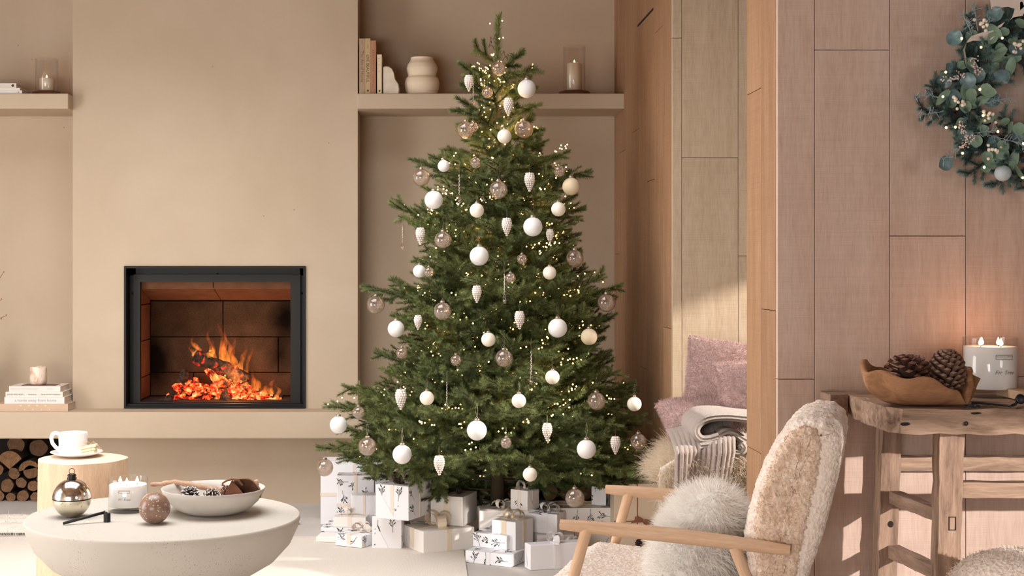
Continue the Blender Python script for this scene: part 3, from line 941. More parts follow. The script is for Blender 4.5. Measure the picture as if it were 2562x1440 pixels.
# stack on the hearth, left of the fireplace
yb = 6.70
k = yb / F
G1 = 'books stacked on the hearth'
z = HT
specs = [(-12, 170, 1022, 1003, 'tan cloth-bound book at the bottom of the hearth stack', cov['tan'], [('. \u02c7 . \u02c7 . \u02c7 . \u02c7 .', 0.02, 0.035, m_ink_white, 0)], 0.20),
         (11, 161, 1003, 986, 'white book with grey spine lettering a home away from home', cov['white'], [('a home away from home', 0.02, 0.0195, m_ink_soft, 0)], 0.19),
         (14, 157, 985, 972, 'ivory book second from the top of the hearth stack', cov['ivory'], [('JASON RHOADES', -0.33, 0.010, m_ink, 0), ('Illustrations', -0.03, 0.0085, m_ink, 0), ('Hauser & Wirth Publishers', 0.29, 0.0085, m_ink, 0)], 0.185),
         (23, 151, 972, 958, 'pale blush book on top of the hearth stack, under the tealight', cov['blush'], [('RESIDE IN THE HIGHLANDS', -0.2, 0.0105, m_ink_pink, 0), ('STUDIO', 0.3, 0.009, m_ink_pink, 0)], 0.175)]
for x0, x1, yb0, yt, lb, mt, tx, dp in specs:
    h = (yb0 - yt) * k - 0.0004
    o = book_flat(lb, (x0 - CX) * k, (x1 - CX) * k, z, h, dp, yb, mt, tx, 0.0, G1)
    z += h + 0.0004
MB().span((-0.075, 0.03, 0.0), (0.09, 0.14, 0.0006)).build('cover_photo', simple('book_photo', (112, 84, 74), 0.5, var=0.3, vscale=20), o, loc=(0, 0, h))
# alabaster tealight holder
def alabaster():
    m, nt, out = new_mat('alabaster')
    p = nt.nodes.new('ShaderNodeBsdfPrincipled'); p.inputs['Roughness'].default_value = 0.35
    p.inputs['Subsurface Weight'].default_value = 0.4; p.inputs['Subsurface Radius'].default_value = (0.03, 0.02, 0.012)
    f = noise_node(nt, coords(nt), 16, 4, 0.6, 1.2)
    L(nt, ramp(nt, f, [(0.32, lin((214, 158, 116))), (0.5, lin((240, 222, 206))), (0.7, lin((246, 236, 226)))]), p.inputs['Base Color'])
    L(nt, p.outputs[0], out.inputs[0]); return m
t = thing('tealight_holder', 'rounded alabaster tealight holder on the hearth book stack', 'candle holder', ((96 - CX) * 6.79 / F, 6.79, z))
sc = 6.79 / F
MB().lathe([(0.018, 0.0), (0.034, 0.001), (0.039, 0.009), (0.0415, 0.025), (0.0412, 0.05), (0.039, 0.084), (0.036, 0.0875), (0.033, 0.084), (0.033, 0.045), (0.001, 0.043)], 40, (0, 0, 0), None, True, False).build('cup', alabaster(), t, True)
MB().lathe([(0.019, 0.0), (0.019, 0.014), (0.001, 0.014)], 20, (0, 0, 0.0435)).build('tealight', simple('tealight_wax', (240, 226, 206), 0.5), t, True)

# left shelf: books and hurricane
ys = 6.77; ks = ys / F
z = SZ1
for x0, x1, h, lb, mt, yy, dots in [(-90, 55, 0.0155, 'thin white book lying at the bottom of the pile on the left shelf', cov['white'], ys, 47), (-90, 50, 0.0115, 'thin ivory book in the middle of the pile on the left shelf', cov['ivory'], ys, None),
                              (-95, 41, 0.0225, 'grey book with a round dark logo on top of the left shelf pile', cov['grey'], ys, 32)]:
    o = book_flat(lb, (x0 - CX) * ks, (x1 - CX) * ks, z, h, 0.2, yy, mt, (), 0.0, 'books lying on the left shelf')
    if dots:
        w = (x1 - x0) * ks
        r = 0.0062 if dots == 32 else 0.003
        MB().lathe([(r, 0), (r, 0.0006)], 16, (0, 0, 0), Matrix.Rotation(PI / 2, 3, 'X')).build('logo', m_ink if dots == 32 else m_ink_soft, o, loc=((dots - x0) * ks - w / 2, 0.0, h / 2))
    z += h + 0.0004

m_wax_ivory = simple('ivory_wax', (236, 218, 190), 0.5, sss=0.3)
m_wax_white = simple('white_wax', (240, 232, 220), 0.5, sss=0.3)
m_walnut = wood('dark_walnut', (88, 52, 34), (122, 76, 50), 0, 6, 8, 0.45)
m_glass = glass('clear_glass')
m_wick = simple('wick', (30, 22, 18), 0.9)
m_candle_flame = emit('candle_flame', (255, 216, 150), 7.0)
def flame_mb(h=0.022, r=0.0052):
    return MB().lathe([(r * 0.25, 0), (r * 0.8, h * 0.12), (r, h * 0.3), (r * 0.78, h * 0.52), (r * 0.4, h * 0.76), (r * 0.08, h)], 10)
def glow(name, loc, parent, power, size=0.02):
    d = bpy.data.lights.new(name, 'POINT'); d.energy = power; d.color = (1.0, 0.46, 0.24); d.shadow_soft_size = size
    o = bpy.data.objects.new(name, d); COL.objects.link(o); o.parent = parent; o.location = loc
def hurricane(xc, Y, zb, wbase, hbase, wgl, hgl, wc, hc, lit, label):
    t = thing('hurricane_candle_holder', label, 'candle holder', ((xc - CX) * Y / F, Y, zb))
    k = Y / F
    rb, hb_, rg, hg = wbase / 2 * k, hbase * k, wgl / 2 * k, hgl * k
    MB().lathe([(rb * 0.96, 0), (rb, hb_ * 0.3), (rb * 0.97, hb_ * 0.75), (rb * 0.85, hb_), (0.001, hb_)], 40).build('wooden_base', m_walnut, t, True)
    MB().lathe([(rg, hb_ + 0.0008), (rg, hb_ + hg), (rg - 0.003, hb_ + hg), (rg - 0.003, hb_ + 0.0008)], 48, cap0=False, cap1=False).build('glass_cylinder', m_glass, t, True)
    c = MB().lathe([(wc / 2 * k, 0), (wc / 2 * k, hc * k - 0.003), (wc / 2 * k - 0.004, hc * k), (wc / 2 * k - 0.012, hc * k - 0.004), (0.001, hc * k - 0.005)], 40, (0, 0, hb_ + 0.001)).build('pillar_candle', m_wax_ivory, t, True)
    MB().tube([(0, 0, hb_ + hc * k - 0.006), (0.001, 0, hb_ + hc * k + 0.006)], 0.001, 6).build('wick', m_wick, c)
    if lit:
        flame_mb(0.016, 0.0045).build('flame', m_candle_flame, c, True, (0, 0, hb_ + hc * k + 0.002))
        glow('candle_glow', (0, 0, hb_ + hc * k + 0.012), t, 0.12)
    return t
hurricane(117, 6.93, SZ1, 75, 15, 57, 82, 37, 33, True, 'hurricane glass with a short candle on the left shelf')
hurricane(1437, 6.90, SZ1, 82, 14, 56, 113, 37, 70, True, 'hurricane glass with a tall lit candle on the right shelf')

# right shelf: books, stone bookend, vase
ky = 6.80 / F
z = SZ1
book_up('taupe book with The Art of Home lettering, leftmost on the right shelf', (898.5 - CX) * ky, (913 - CX) * ky, z, 140 * ky, 0.2, 6.80, cov['taupe'], [('The Art of Home', 0.5, 0.021, m_ink_brown, 1.0), ('AERIN', 0.93, 0.006, m_ink_brown, 1.0)])
book_up('sand coloured book with LIVE BEAUTIFUL lettering on the right shelf', (913.4 - CX) * ky, (926.6 - CX) * ky, z, 140.5 * ky, 0.2, 6.80, cov['sand'], [('LIVE BEAUTIFUL', 0.46, 0.019, m_ink, 1.0), ('ATHENA', 0.86, 0.006, m_ink_brown, 1.0), ('\u25cf', 0.07, 0.012, m_ink, 1.0)])
book_up('terracotta book with spaced spine lettering, third on the right shelf', (927 - CX) * ky, (940.4 - CX) * ky, z, 135 * ky, 0.2, 6.80, cov['terra'], [('ARRANGING THINGS', 0.48, 0.011, m_ink_brown, 1.9)])
book_up('short cream book beside the white stone bookend', (943.5 - CX) * ky, (955 - CX) * ky, z, 100 * ky, 0.16, 6.80, cov['cream'], [('|', 0.9, 0.012, m_ink_brown, 1), ('|', 0.74, 0.012, m_ink_brown, 1), ('|', 0.58, 0.012, m_ink_brown, 1), ('\u25a0', 0.09, 0.01, m_ink, 1)])
def bookend():
    pr = [(0, 0), (0.076, 0), (0.078, 0.03), (0.074, 0.052), (0.058, 0.075), (0.052, 0.105), (0.042, 0.127), (0.026, 0.137), (0.008, 0.137), (0.0, 0.131)]
    mb = MB(); n = len(pr); D = 0.09
    for f, yy in ((0.9, 0.0), (1.0, 0.008), (1.0, D - 0.008), (0.9, D)):
        mb.v += [Vector((0.037 + (x - 0.037) * f, yy, max(0, z * (0.96 if f < 1 else 1)))) for x, z in pr]
    for j in range(3):
        for i in range(n):
            i2 = (i + 1) % n; mb.f.append((j * n + i, j * n + i2, (j + 1) * n + i2, (j + 1) * n + i))
    mb.f += [tuple(reversed(range(n))), tuple(range(3 * n, 4 * n))]
    return mb
o = bookend().build('stone_bookend', simple('white_stone', (226, 214, 196), 0.7, var=0.12, vscale=26, bscale=60, bstr=0.3), None, False, ((958.5 - CX) * ky, 6.80, SZ1))
shade_auto(o, 50); tag(o, 'rounded white stone bookend beside the short cream book', 'bookend')
kv = 6.88 / F
vp = [(30, 0), (37, 3), (42, 18), (44, 32), (41, 44), (35, 50), (35.5, 54), (38, 62), (39, 70), (36, 80), (30, 88), (28, 94), (29, 96.5), (26, 96.5), (25, 90), (28, 84), (33, 70), (25, 40), (1, 20)]
vp2 = []
for (a, b), (c, d) in zip(vp[:-1], vp[1:]):
    for s in range(3): vp2.append((a + (c - a) * s / 3, b + (d - b) * s / 3))
vp2.append(vp[-1])
o = MB().lathe([(r * kv, q * kv) for r, q in vp2], 56, cap1=False).build('ceramic_vase', simple('cream_ceramic', (236, 218, 192), 0.75, bscale=0, var=0.04, vscale=12), None, True, ((1056 - CX) * kv, 6.88, SZ1))
tag(o, 'double-bellied cream ceramic vase on the right shelf', 'vase')
for i_ in range(1):
    pass
# vase of berry twigs on the hearth, beyond the left picture edge; its twig tips reach into view
t = thing('twig_vase', 'slender dark twigs with red buds reaching in at the left edge', 'twigs', ((-75 - CX) * 6.85 / F, 6.85, HT))
MB().lathe([(0.05, 0), (0.07, 0.05), (0.075, 0.12), (0.05, 0.2), (0.03, 0.24), (0.034, 0.27), (0.028, 0.27), (0.025, 0.24), (0.045, 0.19), (0.001, 0.02)], 32, cap1=False).build('vase', simple('stoneware', (150, 134, 118), 0.8), t, True)
m_twig = simple('twig', (84, 52, 44), 0.9); m_bud = simple('red_bud', (176, 62, 60), 0.6)
for tip, mid in (((14, 790), (-50, 810)), ((8, 682), (-45, 760)), ((2, 750), (-60, 800)), ((-40, 620), (-70, 760))):
    a = Vector((0, 0, 0.2)); b = P(*mid, 6.85) - t.location; c = P(*tip, 6.83) - t.location
    pts = [(a * (1 - s) ** 2 + b * 2 * s * (1 - s) + c * s * s) for s in [k / 10 for k in range(11)]]
    tw = MB().tube(pts, [0.003 * (1 - 0.7 * k / 10) for k in range(11)], 6).build('twig', m_twig, t, True)
    bd = MB()
    for s in (5, 6, 7, 8, 9, 10):
        bd.sphere(pts[s] + Vector((0.003, 0, 0.004 * (-1) ** s)), 0.0032, 8, 6, (0.8, 0.8, 1.3))
    bd.build('buds', m_bud, tw, True)
# ---------------------------------------------------------------- coffee table and what stands on it
def pitted(name, c, dark):
    m, nt, out = new_mat(name)
    p = nt.nodes.new('ShaderNodeBsdfPrincipled'); p.inputs['Roughness'].default_value = 0.8
    p.inputs['Specular IOR Level'].default_value = 0.25
    vec = coords(nt)
    vo = nt.nodes.new('ShaderNodeTexVoronoi'); vo.inputs['Scale'].default_value = 170
    L(nt, vec, vo.inputs['Vector'])
    patch = ramp(nt, noise_node(nt, vec, 7, 3), [(0.44, (0, 0, 0)), (0.62, (1, 1, 1))])
    pit = ramp(nt, vo.outputs['Distance'], [(0.16, (1, 1, 1)), (0.24, (0, 0, 0))])
    gate = ramp(nt, vo.outputs['Color'], [(0.45, (0, 0, 0)), (0.5, (1, 1, 1))])
    f = mixc(nt, 1.0, mixc(nt, 1.0, pit, patch, 'MULTIPLY'), gate, 'MULTIPLY')
    base = ramp(nt, noise_node(nt, vec, 4, 5), [(0.3, lin(tuple(q * 0.96 for q in c))), (0.7, lin(c))])
    L(nt, mixc(nt, f, base, lin(dark)), p.inputs['Base Color'])
    inv = nt.nodes.new('ShaderNodeInvert'); L(nt, f, inv.inputs['Color'])
    L(nt, bump(nt, inv.outputs[0], 0.5, 0.002), p.inputs['Normal'])
    L(nt, p.outputs[0], out.inputs[0]); return m
m_cast = pitted('cast_stone', (190, 183, 173), (122, 106, 92))
TH = 0.38
TC = floor_pt(410, 1288, TH)      # centre of the table top
TR = 340 * TC.y / F
ct = thing('coffee_table', 'round cast-stone bowl-shaped pedestal coffee table', 'table', (TC.x, TC.y, 0))
prof = [(0.30 * TR, 0.013), (0.36 * TR, 0.015), (0.37 * TR, 0.03), (0.35 * TR, 0.10), (0.36 * TR, 0.150), (0.46 * TR, 0.172), (0.66 * TR, 0.205), (0.82 * TR, 0.245), (0.93 * TR, 0.295), (0.985 * TR, 0.345), (TR, 0.368), (TR * 0.998, 0.377), (TR * 0.992, TH), (0.001, TH)]
pp = []
for (a, b), (c, d) in zip(prof[:-1], prof[1:]):
    pp.append((a, b)); pp.append(((a + c) / 2, (b + d) / 2))
pp.append(prof[-1])
o = MB().lathe([q for q in pp if q[1] <= 0.151], 96, cap1=False).build('pedestal', m_cast, ct, True); shade_auto(o, 50)
o = MB().lathe([q for q in pp if q[1] >= 0.149], 96, cap0=False).build('table_bowl', m_cast, ct, True); shade_auto(o, 50)

def on_table(x, y): return floor_pt(x, y, TH)

# silvered glass ball
def mercury(name, c, speck, rough=0.12):
    m, nt, out = new_mat(name)
    p = nt.nodes.new('ShaderNodeBsdfPrincipled'); p.inputs['Metallic'].default_value = 1.0
    vec = coords(nt)
    vo = nt.nodes.new('ShaderNodeTexVoronoi'); vo.inputs['Scale'].default_value = 130; L(nt, vec, vo.inputs['Vector'])
    f = ramp(nt, vo.outputs['Distance'], [(0.10, (1, 1, 1)), (0.2, (0, 0, 0))])
    g = ramp(nt, vo.outputs['Color'], [(0.55, (0, 0, 0)), (0.6, (1, 1, 1))])
    ff = mixc(nt, 1.0, f, g, 'MULTIPLY')
    L(nt, mixc(nt, ff, lin(c), lin(speck)), p.inputs['Base Color'])
    n = noise_node(nt, vec, 30, 3)
    rr = nt.nodes.new('ShaderNodeMapRange'); rr.inputs['To Min'].default_value = rough * 0.5; rr.inputs['To Max'].default_value = rough * 1.8; L(nt, n, rr.inputs['Value'])
    L(nt, rr.outputs[0], p.inputs['Roughness'])
    L(nt, p.outputs[0], out.inputs[0]); return m
m_silver = mercury('mercury_silver', (244, 240, 234), (70, 56, 44))
m_silver_warm = mercury('mercury_champagne', (220, 212, 192), (80, 64, 48), 0.3)
m_antique = simple('antique_metal', (46, 42, 38), 0.4, 0.8)
c = on_table(180, 1292); kk = c.y / F; R = 47.5 * kk
t = thing('silver_bauble_candle', 'large silver mercury-glass bauble with ring on the coffee table', 'ornament', c)
zc = R * 0.97
up = [(max(1e-4, R * math.sin(a)), zc - R * math.cos(a)) for a in [0.28 + (PI / 2 - 0.30) * k / 14 for k in range(15)]]
MB().lathe([(0.001, up[0][1])] + up, 48, cap1=False).build('lower_bowl', m_silver_warm, t, True)
lid = [(R * math.cos(a), zc + 0.002 + R * math.sin(a)) for a in [0.0 + 1.36 * k / 14 for k in range(15)]]
MB().lathe(lid + [(0.001, lid[-1][1])], 48, cap0=False).build('lid', m_silver, t, True)
MB().lathe([(R * 1.0, zc - 0.0015), (R * 1.012, zc), (R * 1.0, zc + 0.002)], 48).build('rim_band', m_antique, t, True)
zt = lid[-1][1]
cap_o = MB().lathe([(0.014, zt - 0.004), (0.0145, zt + 0.004), (0.012, zt + 0.008), (0.014, zt + 0.012), (0.010, zt + 0.016), (0.001, zt + 0.017)], 24).build('cap', m_antique, t, True)
ring = [(0.0085 * math.cos(a), 0, zt + 0.024 + 0.0085 * math.sin(a)) for a in [2 * PI * k / 24 for k in range(25)]]
MB().tube(ring, 0.0009, 6, False).build('ring', m_antique, cap_o, True)

# candles in glass, with their printed label
m_wax_lit = simple('white_scented_wax', (252, 247, 242), 0.5, sss=0.3)
m_logo = simple('printed_logo', (96, 88, 86), 0.7)
def jar_candle(c, r, h, hb_, hw, wicks, label, logo_scale, logo_off=0.0, power=0.5):
    t = thing('jar_candle', label, 'candle', c)
    g = MB()
    g.lathe([(r * 0.96, 0.0), (r, 0.003), (r, h - 0.001), (r - 0.0012, h), (r - 0.0025, h - 0.001), (r - 0.0025, hb_), (0.001, hb_)], 64, cap0=True, cap1=True)
    g.build('glass_jar', m_glass, t, True)
    w = MB().lathe([(r - 0.0035, hb_ + 0.001), (r - 0.003, hb_ + 0.003), (r - 0.003, hw), (r - 0.004, hw + 0.0012), (r * 0.85, hw - 0.001), (0.001, hw - 0.0015)], 64).build('wax', m_wax_lit, t, True)
    for wx, wy in wicks:
        wk = MB().tube([(wx, wy, hw - 0.004), (wx + 0.0006, wy, hw + 0.006)], 0.0009, 6).build('wick', m_wick, t)
        flame_mb(0.021, 0.0058).build('flame', m_candle_flame, wk, True, (wx, wy, hw + 0.003))
    glow('candle_glow', (0, 0, hw + 0.022), t, power, 0.03)
    def wrap(mb, zc):
        rr = r + 0.0006
        def f(v):
            a = (v.x + logo_off) / rr
            return (rr * math.sin(a), -rr * math.cos(a), zc + v.y)
        return mb.map(f)
    s = logo_scale
    lg = MB()
    bw, bh, bt = 0.046 * s, 0.0105 * s, 0.0005 * s
    for a, b in (((-bw / 2, -bh / 2), (bw / 2, -bh / 2)), ((-bw / 2, bh / 2), (bw / 2, bh / 2))):
        n = 10
        for q in range(n):
            x0, x1 = a[0] + (b[0] - a[0]) * q / n, a[0] + (b[0] - a[0]) * (q + 1) / n
            lg.add([(x0, a[1] - bt, 0), (x1, a[1] - bt, 0), (x1, a[1] + bt, 0), (x0, a[1] + bt, 0)], [(0, 1, 2, 3)])
    for x in (-bw / 2, bw / 2):
        lg.add([(x - bt, -bh / 2, 0), (x + bt, -bh / 2, 0), (x + bt, bh / 2, 0), (x - bt, bh / 2, 0)], [(0, 1, 2, 3)])
    tm = text_mb('THE WHITE COMPANY', 0.0043 * s, 0, 1.1); tm.map(lambda v: (v.x, v.y + 0.0012 * s, 0)); lg.add(tm.v, tm.f)
    tm = text_mb('LONDON', 0.0018 * s); tm.map(lambda v: (v.x, v.y - 0.0033 * s, 0)); lg.add(tm.v, tm.f)
    wrap(lg, hw * 0.5 + hb_ * 0.5 + (hw - hb_) * 0.28).build('printed_label', m_logo, t)
    tm = text_mb('Fir Tree', 0.0135 * s, 0.45, 1.15)
    wrap(tm, hb_ + (hw - hb_) * 0.42).build('printed_name', m_logo, t)
    return t
c = on_table(320.5, 1277); kk = c.y / F
r3 = 49 * kk
jar_candle(c, r3, 83 * kk, 13 * kk, 66 * kk, [(-0.027, 0.012), (0.000, -0.018), (0.026, 0.012)], 'small three-wick jar candle burning on the coffee table', 0.74, power=0.35)

# speckled brown sphere
def speckled():
    m, nt, out = new_mat('speckled_stone')
    p = nt.nodes.new('ShaderNodeBsdfPrincipled'); p.inputs['Roughness'].default_value = 0.28
    vec = coords(nt)
    vo = nt.nodes.new('ShaderNodeTexVoronoi'); vo.inputs['Scale'].default_value = 150; L(nt, vec, vo.inputs['Vector'])
    f = mixc(nt, 1.0, ramp(nt, vo.outputs['Distance'], [(0.2, (1, 1, 1)), (0.3, (0, 0, 0))]), ramp(nt, vo.outputs['Color'], [(0.5, (0, 0, 0)), (0.55, (1, 1, 1))]), 'MULTIPLY')
    b = ramp(nt, noise_node(nt, vec, 25, 4), [(0.3, lin((112, 84, 70))), (0.7, lin((142, 112, 96)))])
    L(nt, mixc(nt, f, b, lin((226, 208, 184))), p.inputs['Base Color'])
    L(nt, p.outputs[0], out.inputs[0]); return m
c = on_table(387, 1309); kk = c.y / F; r = 39 * kk
o = MB().sphere((0, 0, r), r, 40, 24).build('decorative_sphere', speckled(), None, True, c)
tag(o, 'polished brown speckled stone sphere in front of the bowl', 'ornament')

# candle snuffer
m_matt_black = simple('matt_black_metal', (28, 27, 26), 0.5, 0.3)
a = on_table(158, 1313); c = on_table(268, 1305); kk = c.y / F
t = thing('candle_snuffer', 'matt black candle snuffer lying on the coffee table', 'candle snuffer', c)
bell = MB().lathe([(8.6 * kk, 0.0005), (8.6 * kk, 21 * kk), (7.8 * kk, 22.5 * kk), (0.001, 22.5 * kk)], 24).build('bell', m_matt_black, t, True); shade_auto(bell, 40)
hp = P(261, 1281, c.y) - c
ap = a - c + Vector((0, 0, 0.0052))
MB().tube([ap, hp], 3.6 * kk, 10).build('handle', m_matt_black, t, True)
MB().tube([hp + Vector((-0.002, 0, 0.004)), hp + Vector((0.0015, 0, -0.003)), Vector((0.0, 0, 22 * kk))], 4.0 * kk, 10).build('neck', m_matt_black, t, True)

# bowl with finds
m_bowl = simple('matt_grey_ceramic', (198, 191, 182), 0.75, var=0.03, vscale=30, bscale=120, bstr=0.1)
bc = on_table(534, 1281); kk = bc.y / F
BR, BH = 129 * kk, 62 * kk
t = thing('shallow_bowl', 'wide shallow matt grey bowl on the coffee table', 'bowl', bc)
outp = [(0.42 * BR, 0.0), (0.55 * BR, 0.003), (0.72 * BR, 0.2 * BH), (0.87 * BR, 0.48 * BH), (0.955 * BR, 0.76 * BH), (BR, BH), (0.985 * BR, BH * 1.005), (0.935 * BR, 0.8 * BH), (0.84 * BR, 0.52 * BH), (0.66 * BR, 0.24 * BH), (0.45 * BR, 0.1 * BH), (0.001, 0.08 * BH)]
MB().lathe(outp, 72).build('bowl_body', m_bowl, t, True)
t2 = t
# pine cone builder: core plus overlapping scales
m_cone_dark = simple('dark_cone_scale', (64, 44, 36), 0.8, var=0.3, vscale=60)
m_cone_frost = simple('frosted_scale_tip', (226, 222, 218), 0.8)
m_cone_brown = simple('brown_cone_scale', (104, 66, 50), 0.55, var=0.3, vscale=70)
m_cone_grey = simple('grey_brown_cone_scale', (122, 92, 76), 0.6, var=0.25, vscale=70)
m_cone_core = simple('cone_core', (48, 30, 24), 0.9)
def pine_cone(name, label, base, axis, length, rad, open_=0.6, n=70, mat=None, tip=None, group=None, tag_it=True, parent=None, sw=1.0):
    a = Vector(axis).normalized(); b1, b2 = frame_of(a)
    t = thing(name, label, 'pine cone', base, 0, group) if tag_it else None
    par = t or parent
    off = Vector((0, 0, 0)) if t else Vector(base)
    core = MB(); core.tube([off + a * (length * s) for s in (0.0, 0.2, 0.5, 0.72, 0.86)], [rad * q for q in (0.35, 0.5, 0.42, 0.28, 0.06)], 8)
    core.build('core', m_cone_core, par, True)
    sc_ = MB(); tp = MB()
    ga = 2.39996
    area = 2 * PI * rad * 0.72 * length / n
    sp0 = math.sqrt(area)
    for k in range(n):
        s = (k + 0.5) / n
        env = rad * (math.sin(PI * min(1.0, 0.20 + 0.80 * s)) ** 0.7)
        th = k * ga
        d = b1 * math.cos(th) + b2 * math.sin(th)
        sd = b1 * -math.sin(th) + b2 * math.cos(th)
        lift = (1 - open_) * 1.0 + 0.9 * s * s
        outd = (d + a * lift).normalized()
        nrm = sd.cross(outd).normalized()
        if nrm.dot(a) < 0: nrm = -nrm
        zc = length * (0.03 + 0.80 * s)
        root = off + a * zc + d * env * 0.15
        ln = env * 0.88
        q = env / rad
        w = sp0 * 0.56 * sw * (0.55 + 0.45 * q); h_ = sp0 * (0.20 + 0.16 * (1 - open_)) * (0.55 + 0.45 * q)
        e = root + outd * ln
        vs = [root, e + sd * w, e + nrm * h_, e - sd * w, e - nrm * h_, e + outd * h_ * 0.55 + nrm * h_ * 0.25, root + outd * ln * 0.55 + sd * w * 0.6, root + outd * ln * 0.55 - sd * w * 0.6]
        sc_.add(vs, [(0, 6, 2), (6, 1, 2), (0, 2, 7), (7, 2, 3), (0, 4, 6), (6, 4, 1), (0, 7, 4), (7, 3, 4), (5, 2, 1), (5, 3, 2), (5, 4, 3), (5, 1, 4)])
        if tip:
            t2 = nrm * h_ * 0.25 + outd * h_ * 0.12
            m3 = e - outd * ln * 0.12
            tp.add([e + sd * w * 0.9 + t2 * 0.4, e + nrm * h_ + t2, e - sd * w * 0.9 + t2 * 0.4, m3 - sd * w * 0.6 + nrm * h_ * 0.8 + t2, m3 + sd * w * 0.6 + nrm * h_ * 0.8 + t2, e + outd * h_ * 0.55 + nrm * h_ * 0.25 + t2], [(0, 1, 4), (1, 3, 4), (1, 2, 3), (0, 5, 1), (5, 2, 1)])
    so = sc_.build('scales', mat or m_cone_brown, par)
    if tip: tp.build('frosting', tip, par)
    return t
def in_bowl(x, y, Y): return P(x, y, Y)
cz = bc.y
g = 'pine cones in the grey bowl'
pine_cone('pine_cone', 'frosted pine cone standing at the left of the grey bowl', P(474, 1257, cz - 0.03), (0.1, -0.1, 1), 0.055, 0.030, 0.75, 48, m_cone_dark, m_cone_frost, g)
pine_cone('pine_cone', 'frosted pine cone lying in the middle of the grey bowl', P(512, 1247, cz - 0.045), (0.9, -0.35, 0.25), 0.055, 0.029, 0.7, 48, m_cone_dark, m_cone_frost, g)
pine_cone('pine_cone', 'brown pine cone behind the dried mushroom in the grey bowl', P(566, 1247, cz + 0.02), (0.3, 0.2, 1), 0.045, 0.026, 0.7, 40, m_cone_brown, None, g)
# driftwood stick across the bowl
m_drift = wood('bleached_driftwood', (176, 138, 114), (222, 192, 168), 0, 9, 6, 0.85, bstr=0.6)
pts = [P(378, 1211, cz + 0.10), P(410, 1209, cz + 0.095), P(436, 1206, cz + 0.09), P(470, 1210, cz + 0.08), P(505, 1217, cz + 0.07), P(540, 1224, cz + 0.06), P(565, 1230, cz + 0.05)]
o = MB()
pp = []
for q in range(len(pts) - 1):
    for s in range(4): pp.append(pts[q].lerp(pts[q + 1], s / 4))
pp.append(pts[-1])
c0 = pts[3].copy()
o.tube([p - c0 for p in pp], [0.0055 + 0.0035 * min(1, k / 8) + 0.0012 * math.sin(k * 1.7) for k in range(len(pp))], 10)
o.map(lambda v: v + Vector((noise.noise(v * 60), noise.noise(v * 60 + Vector((5, 5, 5))), noise.noise(v * 60 + Vector((15, 5, 5))))) * 0.0018)
o = o.build('driftwood_stick', m_drift, None, True, c0); tag(o, 'pale driftwood stick lying across the grey bowl', 'stick')
o = MB(); ps = [P(600, 1226, cz + 0.09), P(622, 1214, cz + 0.09), P(646, 1204, cz + 0.09)]
o.tube([p - ps[1] for p in ps], [0.009, 0.0095, 0.009], 10); o = o.build('driftwood_stick', m_drift, None, True, ps[1]); tag(o, 'short pale wood end behind the dried mushroom', 'stick')
# dried mushroom: fluted cone cap folded open, with curled stalk
m_mush = simple('dried_mushroom', (116, 76, 54), 0.85, var=0.2, vscale=40)
m_mush_gill = simple('mushroom_gills', (92, 56, 40), 0.9, var=0.25, vscale=60)
mc = P(600, 1222, cz - 0.03)
t = thing('dried_mushroom', 'dried brown mushroom with curled stalk in the grey bowl', 'mushroom', mc)
Rm = 42 * kk
# folded cap: left fold, right gilled disc
def capfn(u, v):
    a = -0.15 + (PI * 1.05) * u
    r = Rm * v * (1 + 0.03 * math.sin(9 * a))
    return (0.012 + r * math.cos(a) * 0.98, 0.004 + 0.012 * (1 - v) + 0.004 * math.sin(14 * a) * v * 0.3, -0.02 + r * math.sin(a) * 1.0)
gill = MB()
NG = 46
for i_ in range(NG):
    a = -0.1 + (PI * 0.98) * i_ / (NG - 1)
    for s0, s1 in ((0.12, 0.97),):
        p0 = Vector((0.012 + Rm * s0 * math.cos(a), 0.004, -0.02 + Rm * s0 * math.sin(a))); p1 = Vector((0.012 + Rm * s1 * math.cos(a), -0.002, -0.02 + Rm * s1 * math.sin(a)))
        n_ = Vector((0, -0.004, 0))
        gill.add([p0, p1, p1 + n_, p0 + n_ * 1.5], [(0, 1, 2, 3)])
MB().grid(capfn, 40, 8).build('cap_underside', m_mush, t, True)
gill.build('gills', m_mush_gill, t)
rim = [(0.012 + Rm * math.cos(a), 0.001 + 0.003 * math.sin(7 * a), -0.02 + Rm * math.sin(a)) for a in [-0.15 + PI * 1.05 * k / 30 for k in range(31)]]
MB().tube(rim, 0.0026, 8).build('cap_rim', simple('mushroom_rim', (150, 112, 82), 0.85), t, True)
fold = MB().grid(lambda u, v: (-0.022 + 0.046 * u * v - 0.030 * v * (1 - u), -0.028 + 0.02 * u, 0.028 - 0.055 * v), 10, 8)
fold.build('cap_fold', m_mush, t, True)
st = [P(607, 1212, cz - 0.03), P(596, 1200, cz - 0.035), P(580, 1198, cz - 0.04), P(566, 1202, cz - 0.04), P(557, 1208, cz - 0.04), P(556, 1213, cz - 0.04), P(561, 1213, cz - 0.04)]
MB().tube([p - mc for p in st], [0.005, 0.004, 0.0035, 0.003, 0.0027, 0.0026, 0.0024], 8).build('curled_stalk', m_mush, t, True)

